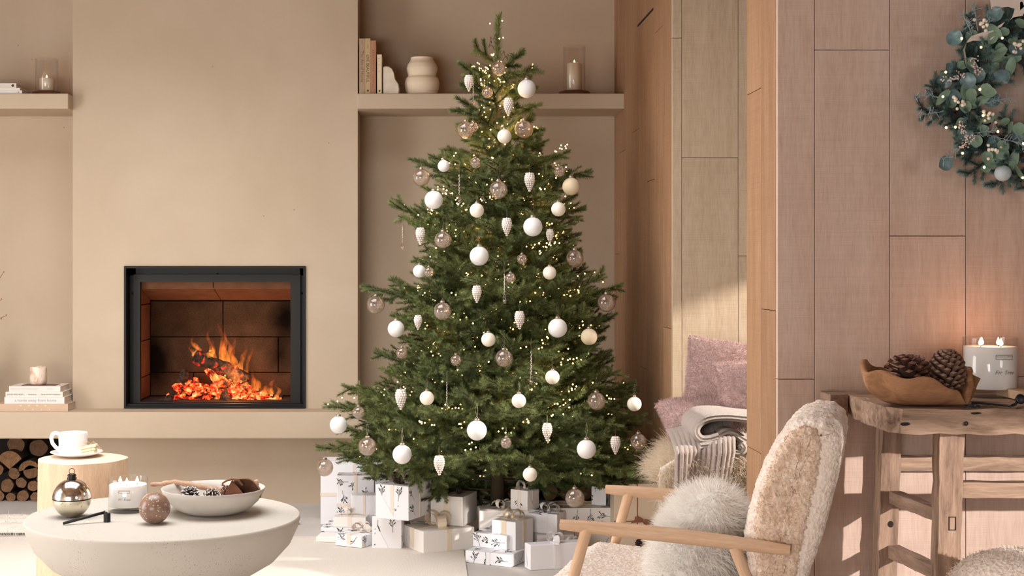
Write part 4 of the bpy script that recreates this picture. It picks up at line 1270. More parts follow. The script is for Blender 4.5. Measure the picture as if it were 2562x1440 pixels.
# ---------------------------------------------------------------- stump stool with mug and biscuits
m_stump = wood('peeled_birch', (214, 180, 148), (232, 204, 176), 2, 5, 7, 0.7, knots=3.0, knot_col=(196, 150, 116), bstr=0.25)
m_stump_top = simple('sawn_birch_top', (226, 202, 178), 0.75, var=0.05, vscale=20)
SZ_ = 0.47
sc_ = floor_pt(206, 1144, SZ_); kk = sc_.y / F
t = thing('stump_stool', 'peeled pale tree-stump stool behind the coffee table', 'stool', (sc_.x, sc_.y, 0))
SR = 107 * kk
def stump_r(a, z): return SR * (1 + 0.025 * math.sin(2 * a + 1) + 0.02 * math.sin(3 * a) + 0.012 * math.sin(7 * a)) * (1.05 - 0.05 * z / SZ_)
mb = MB().grid(lambda u, v: (stump_r(2 * PI * u, SZ_ * v) * math.cos(2 * PI * u), stump_r(2 * PI * u, SZ_ * v) * math.sin(2 * PI * u), 0.013 + (SZ_ - 0.013 - 0.004) * v), 64, 12, True)
mb.build('trunk', m_stump, t, True)
tp = MB().grid(lambda u, v: (stump_r(2 * PI * u, SZ_) * math.cos(2 * PI * u) * (1 - 0.02 * (1 - min(1, (1 - v) * 8)) - v * 0.98), stump_r(2 * PI * u, SZ_) * math.sin(2 * PI * u) * (1 - v * 0.98), SZ_ - 0.004 * (1 - min(1, v * 12))), 64, 16, True)
tp.build('sawn_top', m_stump_top, t, True)
m_china = simple('white_china', (238, 234, 230), 0.12, coat=0.3)
pc = floor_pt(192, 1141, SZ_); kk = pc.y / F
s = thing('saucer', 'white china saucer on the stump stool', 'saucer', pc + Vector((0, 0, 0.0005)))
r = 65 * kk
MB().lathe([(0.45 * r, 0), (0.5 * r, 0.001), (0.8 * r, 0.008), (r, 0.0165), (0.985 * r, 0.0185), (0.78 * r, 0.0105), (0.5 * r, 0.005), (0.001, 0.0045)], 56).build('saucer_dish', m_china, s, True)
mcx = pc + Vector((-0.013, 0.0, 0.0062))
m = thing('mug', 'white china mug with handle on the saucer', 'mug', mcx)
rm = 36 * kk; hm = 56 * kk
MB().lathe([(0.8 * rm, 0), (0.96 * rm, 0.002), (rm, 0.01), (0.97 * rm, hm * 0.5), (rm * 1.0, hm - 0.001), (0.97 * rm, hm), (0.94 * rm, hm - 0.001), (0.92 * rm, 0.01), (0.001, 0.006)], 48).build('mug_body', m_china, m, True)
hd = [(-rm * 0.96, 0, hm * 0.92), (-rm * 1.2, 0, hm * 0.98), (-rm * 1.42, 0, hm * 0.92), (-rm * 1.52, 0, hm * 0.72), (-rm * 1.42, 0, hm * 0.5), (-rm * 1.2, 0, hm * 0.33), (-rm * 0.96, 0, hm * 0.24)]
MB().tube([Vector(hd[i]) * (1 - s / 6) + Vector(hd[i + 1]) * (s / 6) for i in range(6) for s in range(6)] + [hd[-1]], 0.0046, 12, True, 1.5).map(lambda v: v).build('handle', m_china, m, True)
m_bisc = simple('shortbread', (234, 214, 178), 0.85, var=0.12, vscale=80, bscale=150, bstr=0.4)
bz = pc + Vector((0.042, -0.02, 0.0155))
for k in range(3):
    mb = MB().box((0, 0, 0), (0.062, 0.038, 0.0095), 0, 0.0025)
    mb.map(lambda v: v + Vector((noise.noise(v * 120), noise.noise(v * 120 + Vector((7, 0, 0))), noise.noise(v * 90 + Vector((0, 7, 0))))) * 0.001)
    o = mb.build('biscuit', m_bisc, None, True)
    o.location = bz + Vector((0.001 * k, 0.004, 0.0105 * k)); o.rotation_euler = (0, -math.radians(9), math.radians(-8 + 5 * k))
    tag(o, ['bottom shortbread biscuit of the tied stack on the saucer', 'middle shortbread biscuit of the tied stack on the saucer', 'top shortbread biscuit of the tied stack on the saucer'][k], 'biscuit', 'biscuits on the saucer')
m_twine = simple('twine', (206, 180, 146), 0.9)
bc2 = bz + Vector((0.014, 0.004, 0.013))
tw = MB()
loop = [bc2 + Vector((0.003 * math.cos(a * 2), 0.0215 * math.cos(a), 0.0185 * math.sin(a))) for a in [2 * PI * k / 24 for k in range(25)]]
tw.tube(loop, 0.0008, 6, False)
top = bc2 + Vector((0, -0.01, 0.019))
for q in ([(0, 0, 0), (0.012, 0, 0.006), (0.026, 0, -0.004), (0.034, 0.0, -0.022)], [(0, 0, 0), (-0.012, 0, 0.008), (-0.022, 0, 0.012), (-0.03, 0.005, 0.004), (-0.016, 0.0, 0.0)], [(0, 0, 0), (0.008, 0, 0.010), (0.02, 0, 0.0), (0.044, 0.0, -0.024)]):
    tw.tube([top + Vector(v) for v in q], 0.0007, 6)
tag(tw.build('twine_tie', m_twine, None, True), 'thin twine tied around the biscuit stack', 'twine')
# ---------------------------------------------------------------- the Christmas tree
TY = 5.9
TX = (1245 - CX) * TY / F
TP = F / TY                                  # pixels per metre at the trunk
def tz(y): return H + (CY - y) / TP
PROFILE = [(60, 0.02), (120, 0.07), (140, 0.10), (175, 0.15), (230, 0.13), (270, 0.165), (330, 0.17), (365, 0.24), (400, 0.36), (450, 0.34), (510, 0.42), (560, 0.42), (600, 0.40), (640, 0.38), (680, 0.44), (710, 0.50), (780, 0.47), (840, 0.45), (900, 0.52), (960, 0.62), (1020, 0.68), (1120, 0.72), (1170, 0.72), (1215, 0.55)]
def tree_r(y):
    ys_ = [p[0] for p in PROFILE]; rs = [p[1] for p in PROFILE]
    return float(np.interp(y, ys_, rs))

def needle_mat(name, lo, hi):
    m, nt, out = new_mat(name)
    p = nt.nodes.new('ShaderNodeBsdfPrincipled'); p.inputs['Roughness'].default_value = 0.45
    p.inputs['Specular IOR Level'].default_value = 0.4
    info = nt.nodes.new('ShaderNodeObjectInfo')
    f = noise_node(nt, coords(nt), 28, 3)
    a = nt.nodes.new('ShaderNodeMath'); a.operation = 'MULTIPLY_ADD'; a.inputs[1].default_value = 0.5
    b = nt.nodes.new('ShaderNodeMath'); b.operation = 'MULTIPLY'; b.inputs[1].default_value = 0.55
    L(nt, f, b.inputs[0]); L(nt, info.outputs['Random'], a.inputs[0]); L(nt, b.outputs[0], a.inputs[2])
    # younger growth towards the branch tips is lighter
    tcx = nt.nodes.new('ShaderNodeTexCoord'); sx = nt.nodes.new('ShaderNodeSeparateXYZ'); L(nt, tcx.outputs['Generated'], sx.inputs[0])
    g2 = nt.nodes.new('ShaderNodeMath'); g2.operation = 'MULTIPLY_ADD'; g2.inputs[1].default_value = 0.45
    L(nt, sx.outputs['X'], g2.inputs[0]); L(nt, a.outputs[0], g2.inputs[2])
    L(nt, ramp(nt, g2.outputs[0], [(0.25, lin(lo)), (1.0, lin(hi))]), p.inputs['Base Color'])
    L(nt, p.outputs[0], out.inputs[0]); return m
m_needle = needle_mat('spruce_needles', (36, 60, 36), (122, 132, 78))
m_stem = simple('branch_wood', (74, 60, 40), 0.9)

def needles_along(p0, d, up, length, per_m, nl, nw, r0=0.0015, fwd=0.75, flat=0.0):
    """triangular needles round a straight twig, numpy"""
    n = max(6, int(length * per_m))
    t = (np.arange(n) + RNG.random(n)) / n
    side = np.cross(d, up); side /= np.linalg.norm(side) + 1e-9
    up2 = np.cross(side, d)
    ang = RNG.random(n) * 2 * np.pi
    rad = side[None] * np.cos(ang)[:, None] + up2[None] * (np.sin(ang) * (1 - flat) + 0.15)[:, None]
    rad /= np.linalg.norm(rad, axis=1, keepdims=True)
    tang = -side[None] * np.sin(ang)[:, None] + up2[None] * np.cos(ang)[:, None]
    base = p0[None] + d[None] * (t * length)[:, None] + rad * r0
    ln = nl * (0.7 + 0.5 * RNG.random(n)) * (1.0 - 0.35 * t ** 4)
    f = fwd * (0.7 + 0.6 * RNG.random(n)) + 1.2 * t ** 6
    dirn = rad + d[None] * f[:, None]
    dirn /= np.linalg.norm(dirn, axis=1, keepdims=True)
    tip = base + dirn * ln[:, None]
    a = base - tang * nw / 2; b = base + tang * nw / 2
    V = np.stack([a, b, tip], axis=1).reshape(-1, 3)
    return V

def make_branch_mesh(Lb, seed, nl=0.019, nw=0.0022, per_m=1500, side=0.40, green=None, name='branch'):
    rs = np.random.default_rng(seed)
    Vs = []
    stems = MB()
    up = np.array([0.0, 0, 1.0])
    K = 8
    pts = [np.array([Lb * k / K, 0.0, 0.10 * Lb * (k / K) ** 2 - 0.03 * Lb * math.sin(PI * k / K) + 0.0]) for k in range(K + 1)]
    stems.tube([Vector(p) for p in pts], [0.0045 * (1 - 0.75 * k / K) for k in range(K + 1)], 5)
    for k in range(K):
        d = pts[k + 1] - pts[k]; ln = np.linalg.norm(d)
        if k >= 1: Vs.append(needles_along(pts[k], d / ln, up, ln, per_m, nl, nw))
    nt_ = max(4, int(Lb / 0.030))
    for j in range(nt_):
        t = 0.16 + 0.80 * (j + 0.5) / nt_
        i = min(K - 1, int(t * K)); fr = t * K - i
        p = pts[i] * (1 - fr) + pts[i + 1] * fr
        sgn = 1 if j % 2 else -1
        ln = (side * Lb * (1 - t) + 0.050) * rs.uniform(0.75, 1.15)
        a = math.radians(rs.uniform(38, 58))
        el = rs.uniform(-0.25, 0.45)
        d = np.array([math.cos(a), sgn * math.sin(a), el]); d /= np.linalg.norm(d)
        e = p + d * ln + np.array([0, 0, 0.0])
        stems.tube([Vector(p), Vector(e)], [0.0022, 0.001], 4)
        Vs.append(needles_along(p, d, up, ln, per_m, nl, nw))
        # second-order twiglets on the long ones
        if ln > 0.10:
            for q, s2 in ((0.45, 1), (0.62, -1)):
                p2 = p + d * ln * q
                d2 = d + 0.8 * s2 * np.cross(d, up) + np.array([0, 0, rs.uniform(-0.2, 0.3)]); d2 /= np.linalg.norm(d2)
                l2 = 0.05 + 0.2 * ln
                Vs.append(needles_along(p2, d2, up, l2, per_m, nl * 0.95, nw))
    V = np.concatenate(Vs)
    nn = len(V) // 3
    sv = np.array([tuple(v) for v in stems.v]); st = tris_of(stems.f)
    allV = np.concatenate([V, sv]); T = np.concatenate([np.arange(nn * 3).reshape(-1, 3), st + len(V)])
    o = tri_obj(name, allV, T, green or m_needle)
    me = o.data
    me.materials.append(m_stem)
    idx = np.zeros(len(T), dtype=np.int32); idx[nn:] = 1
    me.polygons.foreach_set('material_index', idx)
    bpy.data.objects.remove(o)
    return me

LENS = [0.14, 0.20, 0.28, 0.36, 0.45, 0.55, 0.66, 0.76]
BM = {l: [make_branch_mesh(l, int(l * 1000) + v, nl=0.025 if l < 0.25 else 0.020, per_m=3200 if l < 0.25 else 1900) for v in range(3 if l < 0.5 else 2)] for l in LENS}
tree = thing('christmas_tree', 'tall green artificial spruce Christmas tree hung with baubles', 'christmas tree', (TX, TY, 0))
MB().tube([(0, 0, 0.02), (0, 0, 0.5), (0.002, 0, 1.2), (0, 0, 1.95)], [0.030, 0.026, 0.017, 0.006], 10).build('trunk', m_stem, tree, True)
stand = MB().tube([(0, 0, 0.01), (0, 0, 0.13)], 0.042, 14)
for a in (0.4, 0.4 + PI / 2, 0.4 + PI, 0.4 + 1.5 * PI):
    stand.tube([(0.03 * math.cos(a), 0.03 * math.sin(a), 0.11), (0.12 * math.cos(a), 0.12 * math.sin(a), 0.012)], 0.010, 6)
stand.build('stand', simple('dark_green_stand', (36, 44, 34), 0.6), tree, True)
branch_info = []
def put_branch(z, az, el, ln, roll=0.0):
    l = min(LENS, key=lambda q: abs(q - ln))
    me = random.choice(BM[l])
    o = bpy.data.objects.new('branch', me); COL.objects.link(o); o.parent = tree
    o.location = (0, 0, z)
    o.rotation_euler = (roll, -el, az)
    s = ln / l
    o.scale = (s, 1, 1)
    M = Matrix.Translation((0, 0, z)) @ Matrix.Rotation(az, 4, 'Z') @ Matrix.Rotation(-el, 4, 'Y') @ Matrix.Rotation(roll, 4, 'X')
    branch_info.append((M, ln, az))
    return o
random.seed(21)
# branches whose tips draw the silhouette in the photograph
tips = [(1030, 396), (980, 512), (1000, 545), (918, 712), (985, 792), (1000, 850), (945, 885), (870, 965), (832, 1016), (850, 1085), (795, 1128), (1075, 385), (1040, 645),
        (1472, 424), (1466, 514), (1452, 585), (1462, 622), (1566, 713), (1520, 742), (1524, 796), (1505, 830), (1524, 902), (1598, 965), (1608, 1055), (1664, 1170), (1420, 380), (1640, 1190), (950, 1180), (905, 1090), (1590, 1110),
        (1190, 118), (1308, 128), (1165, 172), (1338, 172), (1160, 215), (1325, 215), (1148, 272), (1330, 268), (1150, 320), (1350, 325)]
for x, y in tips:
    dx = (x - 1245) / TP
    zt = tz(y)
    el = 0.55 if y < 150 else (0.16 if y < 340 else (0.12 if y < 650 else (0.06 if y < 1000 else -0.06)))
    ln = abs(dx) / math.cos(el) * 1.04
    az = (0 if dx > 0 else PI) + random.uniform(-0.25, 0.25)
    if dx > 0.5:                            # these reach towards the viewer, clear of the wooden wall
        Yt = min(TY, 0.915 * F / (x - CX))
        Xt = (x - CX) * Yt / F - TX
        az = math.atan2(Yt - TY, Xt); ln = math.hypot(Xt, Yt - TY) / math.cos(el) * 0.98
        zt = H - (y - CY) * Yt / F
    put_branch(zt - (ln * math.sin(el) + 0.09 * ln), az, el, max(0.12, ln), random.uniform(-0.25, 0.25))
# the body of the tree
NB = 248
w_acc = []
ygrid = np.linspace(165, 1168, 400)
wts = np.array([tree_r(y) ** 1.05 + 0.04 for y in ygrid]); cdf = np.cumsum(wts) / wts.sum()
az = 0.3
for k in range(NB):
    y = float(np.interp((k + 0.5) / NB, cdf, ygrid))
    az += 2.39996
    r = tree_r(y)
    el = float(np.interp(y, [150, 350, 700, 1050, 1200], [0.55, 0.30, 0.20, 0.10, 0.02])) + random.uniform(-0.10, 0.12)
    front = -math.sin(az)
    ln = r * random.uniform(0.74, 0.98) / math.cos(el)
    if front < -0.5:                       # keep clear of the ledge and the niche wall
        ln = min(ln, 0.62 if y < 900 else 0.50)
    if math.cos(az) > 0: ln = min(ln, 0.60 / max(0.05, math.cos(az)))
    zt = H - (y - CY) * (TY - r * 0.9 * front) / F
    put_branch(zt - ln * math.sin(el) - 0.05 * ln, az, el, max(0.12, ln), random.uniform(-0.4, 0.4))
# leader
lead = [needles_along(np.array([0, 0, 1.875]), np.array([0.0, 0, 1]), np.array([0, 1.0, 0]), 0.30, 4200, 0.034, 0.0026, 0.002, 0.75),
        needles_along(np.array([0.004, 0, 2.14]), np.array([0.14, 0, 0.99]), np.array([0, 1.0, 0]), 0.05, 2600, 0.02, 0.0022, 0.002, 1.0)]
V = np.concatenate(lead); tri_obj('leader', V, np.arange(len(V)).reshape(-1, 3), m_needle, tree)

# ---------------------------------------------------------------- fairy lights
m_bulb = emit('warm_bulb', (255, 206, 128), 8.0)
fairy = thing('fairy_lights', 'string of tiny warm white fairy lights wound through the tree', 'string lights', (TX, TY, 0))
bm = bmesh.new(); bmesh.ops.create_icosphere(bm, subdivisions=1, radius=0.0037)
bme = bpy.data.meshes.new('bulb'); bm.to_mesh(bme); bm.free(); bme.materials.append(m_bulb)
random.seed(33)
pts = []
tries = 0
while len(pts) < 1500 and tries < 20000:
    tries += 1
    M, ln, a = random.choice(branch_info)
    if math.sin(a) > 0.75 and random.random() < 0.85: continue
    t = random.uniform(0.25, 1.0) ** 0.8
    nloc = 1 + int(random.random() * 5)
    for q in range(nloc):
        s = random.uniform(-1, 1) * 0.32 * ln * (1 - t) + random.uniform(-0.02, 0.02)
        p = M @ Vector((ln * t * (1 - 0.2 * random.random()), s, 0.1 * ln * t * t + random.uniform(0.002, 0.030)))
        pts.append(p)
pts += [Vector((-0.032, -0.01, 2.145)), Vector((0.018, -0.02, 2.155)), Vector((0.006, -0.026, 2.08)), Vector((0.022, -0.02, 2.085))]
for k in range(46):                         # lights wound tightly round the bare upper trunk
    a = k * 2.4; z = 1.60 + 0.40 * k / 46
    pts.append(Vector((0.035 * math.cos(a), 0.035 * math.sin(a) - 0.01, z)))
pts.sort(key=lambda p: p.y)
for p in pts[:300]:
    o = bpy.data.objects.new('bulb', bme); COL.objects.link(o); o.parent = fairy; o.location = p
bm = bmesh.new()
for p in pts[300:]:
    bmesh.ops.create_icosphere(bm, subdivisions=1, radius=0.0034, matrix=Matrix.Translation(p))
me = bpy.data.meshes.new('bulbs_further_back'); bm.to_mesh(me); bm.free(); me.materials.append(m_bulb)
o = bpy.data.objects.new('bulbs_further_back', me); COL.objects.link(o); o.parent = fairy; o['kind'] = 'stuff'
for k in range(12):                         # their light among the inner branches
    z = 0.3 + 1.55 * k / 11; a = k * 2.4
    rr = 0.45 * tree_r(CY - (z - H) * TP)
    d = bpy.data.lights.new('fairy_glow', 'POINT'); d.energy = 1.3; d.color = (1.0, 0.60, 0.26); d.shadow_soft_size = 0.05
    o = bpy.data.objects.new('fairy_glow', d); COL.objects.link(o); o.parent = fairy; o.location = (rr * math.cos(a), -abs(rr * math.sin(a)), z)
wire = []
for k in range(700):
    t = k / 700; z = 0.25 + 1.85 * t; y = CY - (z - H) * TP; a = 70 * t * PI * 0.45
    r = tree_r(y) * (0.55 + 0.12 * math.sin(k * 0.7))
    wire.append((r * math.cos(a), r * math.sin(a), z + 0.01 * math.sin(k * 1.3)))
MB().tube(wire, 0.0010, 4).build('wire', simple('green_wire', (40, 52, 34), 0.6), fairy)

# ---------------------------------------------------------------- baubles
def glitter(name, c):
    m, nt, out = new_mat(name)
    p = nt.nodes.new('ShaderNodeBsdfPrincipled'); p.inputs['Base Color'].default_value = (*lin(c), 1)
    p.inputs['Roughness'].default_value = 0.45; p.inputs['Specular IOR Level'].default_value = 0.6
    vo = nt.nodes.new('ShaderNodeTexVoronoi'); vo.inputs['Scale'].default_value = 420; L(nt, coords(nt), vo.inputs['Vector'])
    L(nt, bump(nt, vo.outputs['Distance'], 0.4, 0.003), p.inputs['Normal'])
    L(nt, p.outputs[0], out.inputs[0]); return m
m_glit = glitter('white_glitter', (250, 248, 246))
m_cream = simple('cream_matt_glass', (244, 234, 218), 0.55)
m_frost = simple('frosted_cream_glass', (226, 208, 176), 0.5)
def crackle(name, c, clear, rough):
    """silvered glass, worn through in specks so that one sees into it"""
    m, nt, out = new_mat(name)
    p = nt.nodes.new('ShaderNodeBsdfPrincipled'); p.inputs['Base Color'].default_value = (*lin(c), 1)
    p.inputs['Metallic'].default_value = 0.9; p.inputs['Roughness'].default_value = rough
    vec = coords(nt)
    vo = nt.nodes.new('ShaderNodeTexVoronoi'); vo.feature = 'F1'; vo.inputs['Scale'].default_value = 170; L(nt, vec, vo.inputs['Vector'])
    n = noise_node(nt, vec, 70, 4, 0.7)
    L(nt, bump(nt, vo.outputs['Distance'], 0.6, 0.004), p.inputs['Normal'])
    t = nt.nodes.new('ShaderNodeBsdfTransparent'); t.inputs['Color'].default_value = (0.97, 0.93, 0.89, 1)
    mx = nt.nodes.new('ShaderNodeMixShader')
    L(nt, ramp(nt, n, [(clear - 0.03, (0, 0, 0)), (clear + 0.05, (0.92, 0.92, 0.92))]), mx.inputs[0])
    L(nt, t.outputs[0], mx.inputs[1]); L(nt, p.outputs[0], mx.inputs[2])
    L(nt, mx.outputs[0], out.inputs[0]); return m
m_merc = crackle('crackled_silver_glass', (240, 232, 224), 0.49, 0.2)
m_shell = glass('tinted_bauble_glass', (248, 240, 234), 0.10, 0.8, 0.03)
m_bead = simple('pearly_beaded_glass', (232, 222, 214), 0.25, spec=0.7)
m_drop = glass('drop_glass', (250, 244, 238), 0.12, 0.85)
m_capm = simple('bauble_cap', (176, 162, 146), 0.35, 0.8)
m_cord = simple('hanging_ribbon', (214, 202, 186), 0.8)

BP = {}
def proto(kind):
    """unit-radius bauble meshes, shared by all copies"""
    if kind in BP: return BP[kind]
    def me(mb, mat, smooth=True):
        o = mb.build('tmp', mat, None, smooth); d = o.data; bpy.data.objects.remove(o); return d
    res = {}
    if kind in 'GCTMm':
        mat = {'G': m_glit, 'C': m_cream, 'T': m_frost, 'M': m_merc, 'm': m_merc}[kind]
        res['ball'] = me(MB().sphere((0, 0, 0), 1.0, 32, 20), mat)
        if kind in 'Mm': res['glass_shell'] = me(MB().sphere((0, 0, 0), 1.05, 32, 20), m_shell)
        res['cap'] = me(MB().lathe([(0.28, 0.93), (0.28, 1.16), (0.22, 1.2), (0.001, 1.2)], 16), m_capm)
        lp = [(0.10 * math.cos(a), 0, 1.27 + 0.10 * math.sin(a)) for a in [2 * PI * k / 12 for k in range(13)]]
        res['loop'] = me(MB().tube(lp, 0.02, 5, False), m_capm)
        res['hanger'] = me(MB().strip([(0, 0, 1.3), (-0.12, 0, 1.9), (-0.05, 0.05, 2.6), (0.02, 0.1, 2.75), (0.06, 0.05, 2.5), (0.10, 0, 1.9), (0.0, 0, 1.3)], Vector((0.02, 0.10, 0))), m_cord, False)
    elif kind == 'P':
        mb = MB(); rows = 9
        for r_ in range(rows):
            s = r_ / (rows - 1)
            rr = 0.48 * math.sin(PI * (0.18 + 0.78 * s)) ** 0.9 * (1.12 - 0.55 * s) + 0.02
            z = 0.85 - 1.8 * s; n = max(3, int(2 * PI * rr / 0.22))
            for k in range(n):
                a = 2 * PI * (k + 0.5 * (r_ % 2)) / n
                mb.sphere((rr * math.cos(a), rr * math.sin(a), z), 0.15 * (1.05 - 0.35 * s), 8, 6)
        mb.sphere((0, 0, -0.98), 0.09, 8, 6)
        mb.lathe([(0.15, -0.5), (0.30, 0.2), (0.26, 0.7), (0.08, 0.95)], 10)
        res['beaded_body'] = me(mb, m_bead)
        res['cap'] = me(MB().lathe([(0.10, 0.9), (0.11, 1.06), (0.001, 1.1)], 10), m_capm)
        res['hanger'] = me(MB().strip([(0, 0, 1.08), (-0.08, 0, 1.5), (-0.02, 0.05, 2.0), (0.05, 0, 1.5), (0, 0, 1.08)], Vector((0.02, 0.07, 0))), m_cord, False)
    else:  # long drop
        res['glass_drop'] = me(MB().lathe([(0.001, -1.0), (0.08, -0.97), (0.105, -0.88), (0.09, -0.76), (0.045, -0.6), (0.03, -0.3), (0.032, 0.1), (0.025, 0.45), (0.03, 0.5)], 12), m_drop)
        tw = [(0.028 * math.cos(k * 0.9), 0.028 * math.sin(k * 0.9), -0.55 + 1.0 * k / 40) for k in range(41)]
        res['twisted_core'] = me(MB().tube(tw, 0.012, 5), m_bead)
        res['hanger'] = me(MB().strip([(0, 0, 0.5), (-0.03, 0, 0.8), (0.0, 0.02, 1.05), (0.03, 0, 0.8), (0, 0, 0.5)], Vector((0.01, 0.03, 0))), m_cord, False)
    BP[kind] = res
    return res
SETS = {'G': [(1318, 222, 23), (1085, 500, 23), (1333, 567, 24), (1199, 640, 24), (1395, 820, 24), (1193, 1076, 25), (1006, 1136, 24), (1467, 1123, 24), (847, 1062, 22), (991, 822, 21), (1049, 678, 16), (1110, 415, 15)],
        'C': [(1262, 341, 18), (1193, 526, 18), (1397, 523, 18), (1375, 682, 17), (1222, 849, 18), (1068, 995, 18), (1382, 943, 18), (1298, 1002, 18), (1587, 1010, 18), (1326, 1186, 18)],
        'T': [(1429, 466, 22), (1474, 842, 21)],
        'M': [(1165, 325, 21), (1311, 323, 22), (1054, 444, 21), (1247, 475, 22), (1108, 600, 21), (1438, 646, 21), (940, 762, 22), (1517, 757, 22), (1107, 778, 22), (1261, 896, 22), (1492, 1003, 22), (919, 1116, 22), (812, 1169, 21), (1597, 1104, 20), (1438, 1245, 23)],
        'm': [(1248, 172, 17), (1219, 232, 13), (1183, 318, 13), (1190, 408, 13), (1399, 428, 14), (1141, 901, 14), (1005, 883, 14), (1073, 680, 13), (1277, 695, 13), (1306, 648, 13), (1266, 1107, 14), (897, 1031, 15)],
        'P': [(1173, 208, 20), (1272, 267, 22), (1325, 455, 23), (1268, 567, 22), (1052, 590, 21), (1193, 735, 21), (1300, 800, 22), (1046, 806, 18), (1003, 998, 25), (1369, 1080, 22), (1540, 1113, 22), (1099, 1163, 24), (1376, 590, 17)],
        'D': [(1184, 222, 40), (1149, 460, 50), (1007, 585, 40), (1262, 708, 52), (1329, 905, 58), (1118, 975, 45)]}
NAMES = {'G': ('glitter_bauble', 'large white glittered baubles'), 'C': ('matt_bauble', 'small cream matt baubles'), 'T': ('frosted_bauble', 'frosted cream baubles'), 'M': ('silvered_bauble', 'large clear silvered baubles'),
         'm': ('small_silvered_bauble', 'small crackled silver baubles'), 'P': ('beaded_cone_ornament', 'pearly beaded cone ornaments'), 'D': ('glass_drop_ornament', 'long clear glass drops')}
ORDT = ['topmost', 'second', 'third', 'fourth', 'fifth', 'sixth', 'seventh', 'eighth', 'ninth', 'tenth', 'eleventh', 'twelfth', 'thirteenth', 'fourteenth', 'fifteenth']
def tree_front(x, y, rpx):
    """a point just outside the foliage seen at this pixel"""
    Y = TY
    for _ in range(6):
        X = (x - CX) * Y / F
        z = H - (y - CY) * Y / F
        yy = CY - (z - H) * TP
        R = tree_r(min(1210, yy - 6)) * 0.97 + 0.015
        dx = X - TX
        Y = TY - math.sqrt(max(0.0, R * R - dx * dx)) - rpx / 600.0
    return P(x, y, Y)
for kind, lst in SETS.items():
    nm, desc = NAMES[kind]
    order = sorted(range(len(lst)), key=lambda i: lst[i][1])
    for rank, i in enumerate(order):
        x, y, rpx = lst[i]
        p = tree_front(x, y, rpx)
        side = 'left edge' if x < tree_r(y) * -0.6 * TP + 1245 else ('right edge' if x > tree_r(y) * 0.6 * TP + 1245 else 'front')
        lb = '%s from the top of the %s, at the tree\'s %s' % (ORDT[rank], desc, side) if rank else 'topmost of the %s, at the tree\'s %s' % (desc, side)
        if kind == 'D': lb = lb
        t = thing(nm, lb, 'bauble' if kind in 'GCTMm' else 'ornament', p, 0, desc)
        s = rpx * p.y / F
        for pn, me in proto(kind).items():
            o = bpy.data.objects.new(pn, me); COL.objects.link(o); o.parent = t; o.scale = (s, s, s)
            if pn in ('ball', 'beaded_body'): o.rotation_euler = (0, 0, i * 1.3)
# ---------------------------------------------------------------- wrapped presents
m_paper = simple('white_paper', (244, 243, 246), 0.55)
m_paper_warm = simple('ivory_paper', (245, 240, 235), 0.55)
m_paper_kraft = simple('cream_paper', (226, 206, 178), 0.6)
m_print = simple('sprig_print', (58, 66, 70), 0.7)
m_rib_cream = simple('cream_ribbon', (240, 226, 212), 0.45, sheen=0.2)
m_rib_white = simple('white_ribbon', (240, 238, 238), 0.4, sheen=0.2)
m_organza = simple('organza_ribbon', (238, 222, 196), 0.5)
m_twine_red = simple('brown_twine', (146, 96, 70), 0.9)
def sprig_mb(s=0.03, seed=0):
    """flat twig with leaves, stem along +y"""
    rs = random.Random(seed); mb = MB()
    mb.strip([(0, -0.6 * s, 0), (0.01 * s, 0, 0), (0, 0.5 * s, 0)], Vector((0.035 * s, 0, 0)))
    for k in range(9):
        t = -0.1 + 0.07 * k; sd = 1 if k % 2 else -1
        a = math.radians(rs.uniform(25, 60)) * sd
        ln = s * rs.uniform(0.22, 0.34); w = ln * 0.30
        base = Vector((0, t * s, 0)); d = Vector((math.sin(a), math.cos(a), 0)); n = Vector((d.y, -d.x, 0))
        st = base + d * ln * rs.uniform(0.2, 0.9)
        mb.add([st, st + d * ln * 0.4 + n * w * 0.5, st + d * ln * 0.8 + n * w * 0.35, st + d * ln, st + d * ln * 0.8 - n * w * 0.35, st + d * ln * 0.4 - n * w * 0.5], [(0, 1, 2, 3, 4, 5)])
        mb.strip([base, st], n * 0.03 * s)
    return mb
def bow_mb(s, droop=0.0, loops=2, seed=0):
    """ribbon bow: loops in the x-z plane plus two tails, knot at the origin"""
    rs = random.Random(seed); mb = MB()
    for sd in (-1, 1):
        for l in range(loops):
            el = 0.25 + 0.55 * l; yaw = rs.uniform(-0.5, 0.5) + (0.5 if l else 0)
            pts, ws = [], []
            for k in range(15):
                t = 2 * PI * k / 14
                r = s * (0.95 - 0.15 * l)
                u = r * (1 - math.cos(t)) / 2; v = 0.42 * r * math.sin(t)
                x = sd * (u * math.cos(el) - v * math.sin(el)); z = u * math.sin(el) + v * math.cos(el) + 0.06 * s
                pts.append(Vector((x * math.cos(yaw), x * math.sin(yaw), z)))
                w = 0.12 + 0.30 * (math.sin(t / 2))
                ws.append(Vector((-math.sin(yaw) * w * s, math.cos(yaw) * w * s, 0.05 * s)))
            mb.strip(pts, ws)
        a = rs.uniform(-0.7, 0.7)
        tl = [Vector((0, 0, 0.06 * s)), Vector((sd * 0.5 * s, -0.2 * s + a * 0.3 * s, 0.16 * s)), Vector((sd * 0.95 * s, -0.35 * s + a * 0.5 * s, 0.04 * s)), Vector((sd * 1.25 * s, -0.42 * s + a * 0.5 * s, 0.03 * s))]
        mb.strip(tl, [Vector((0.05 * s, 0.12 * s, 0)), Vector((0.06 * s, 0.26 * s, 0)), Vector((0.05 * s, 0.30 * s, 0)), Vector((0.1 * s, 0.30 * s, 0))])
    mb.sphere((0, 0, 0.10 * s), 0.13 * s, 8, 6, (1.2, 1, 1))
    return mb
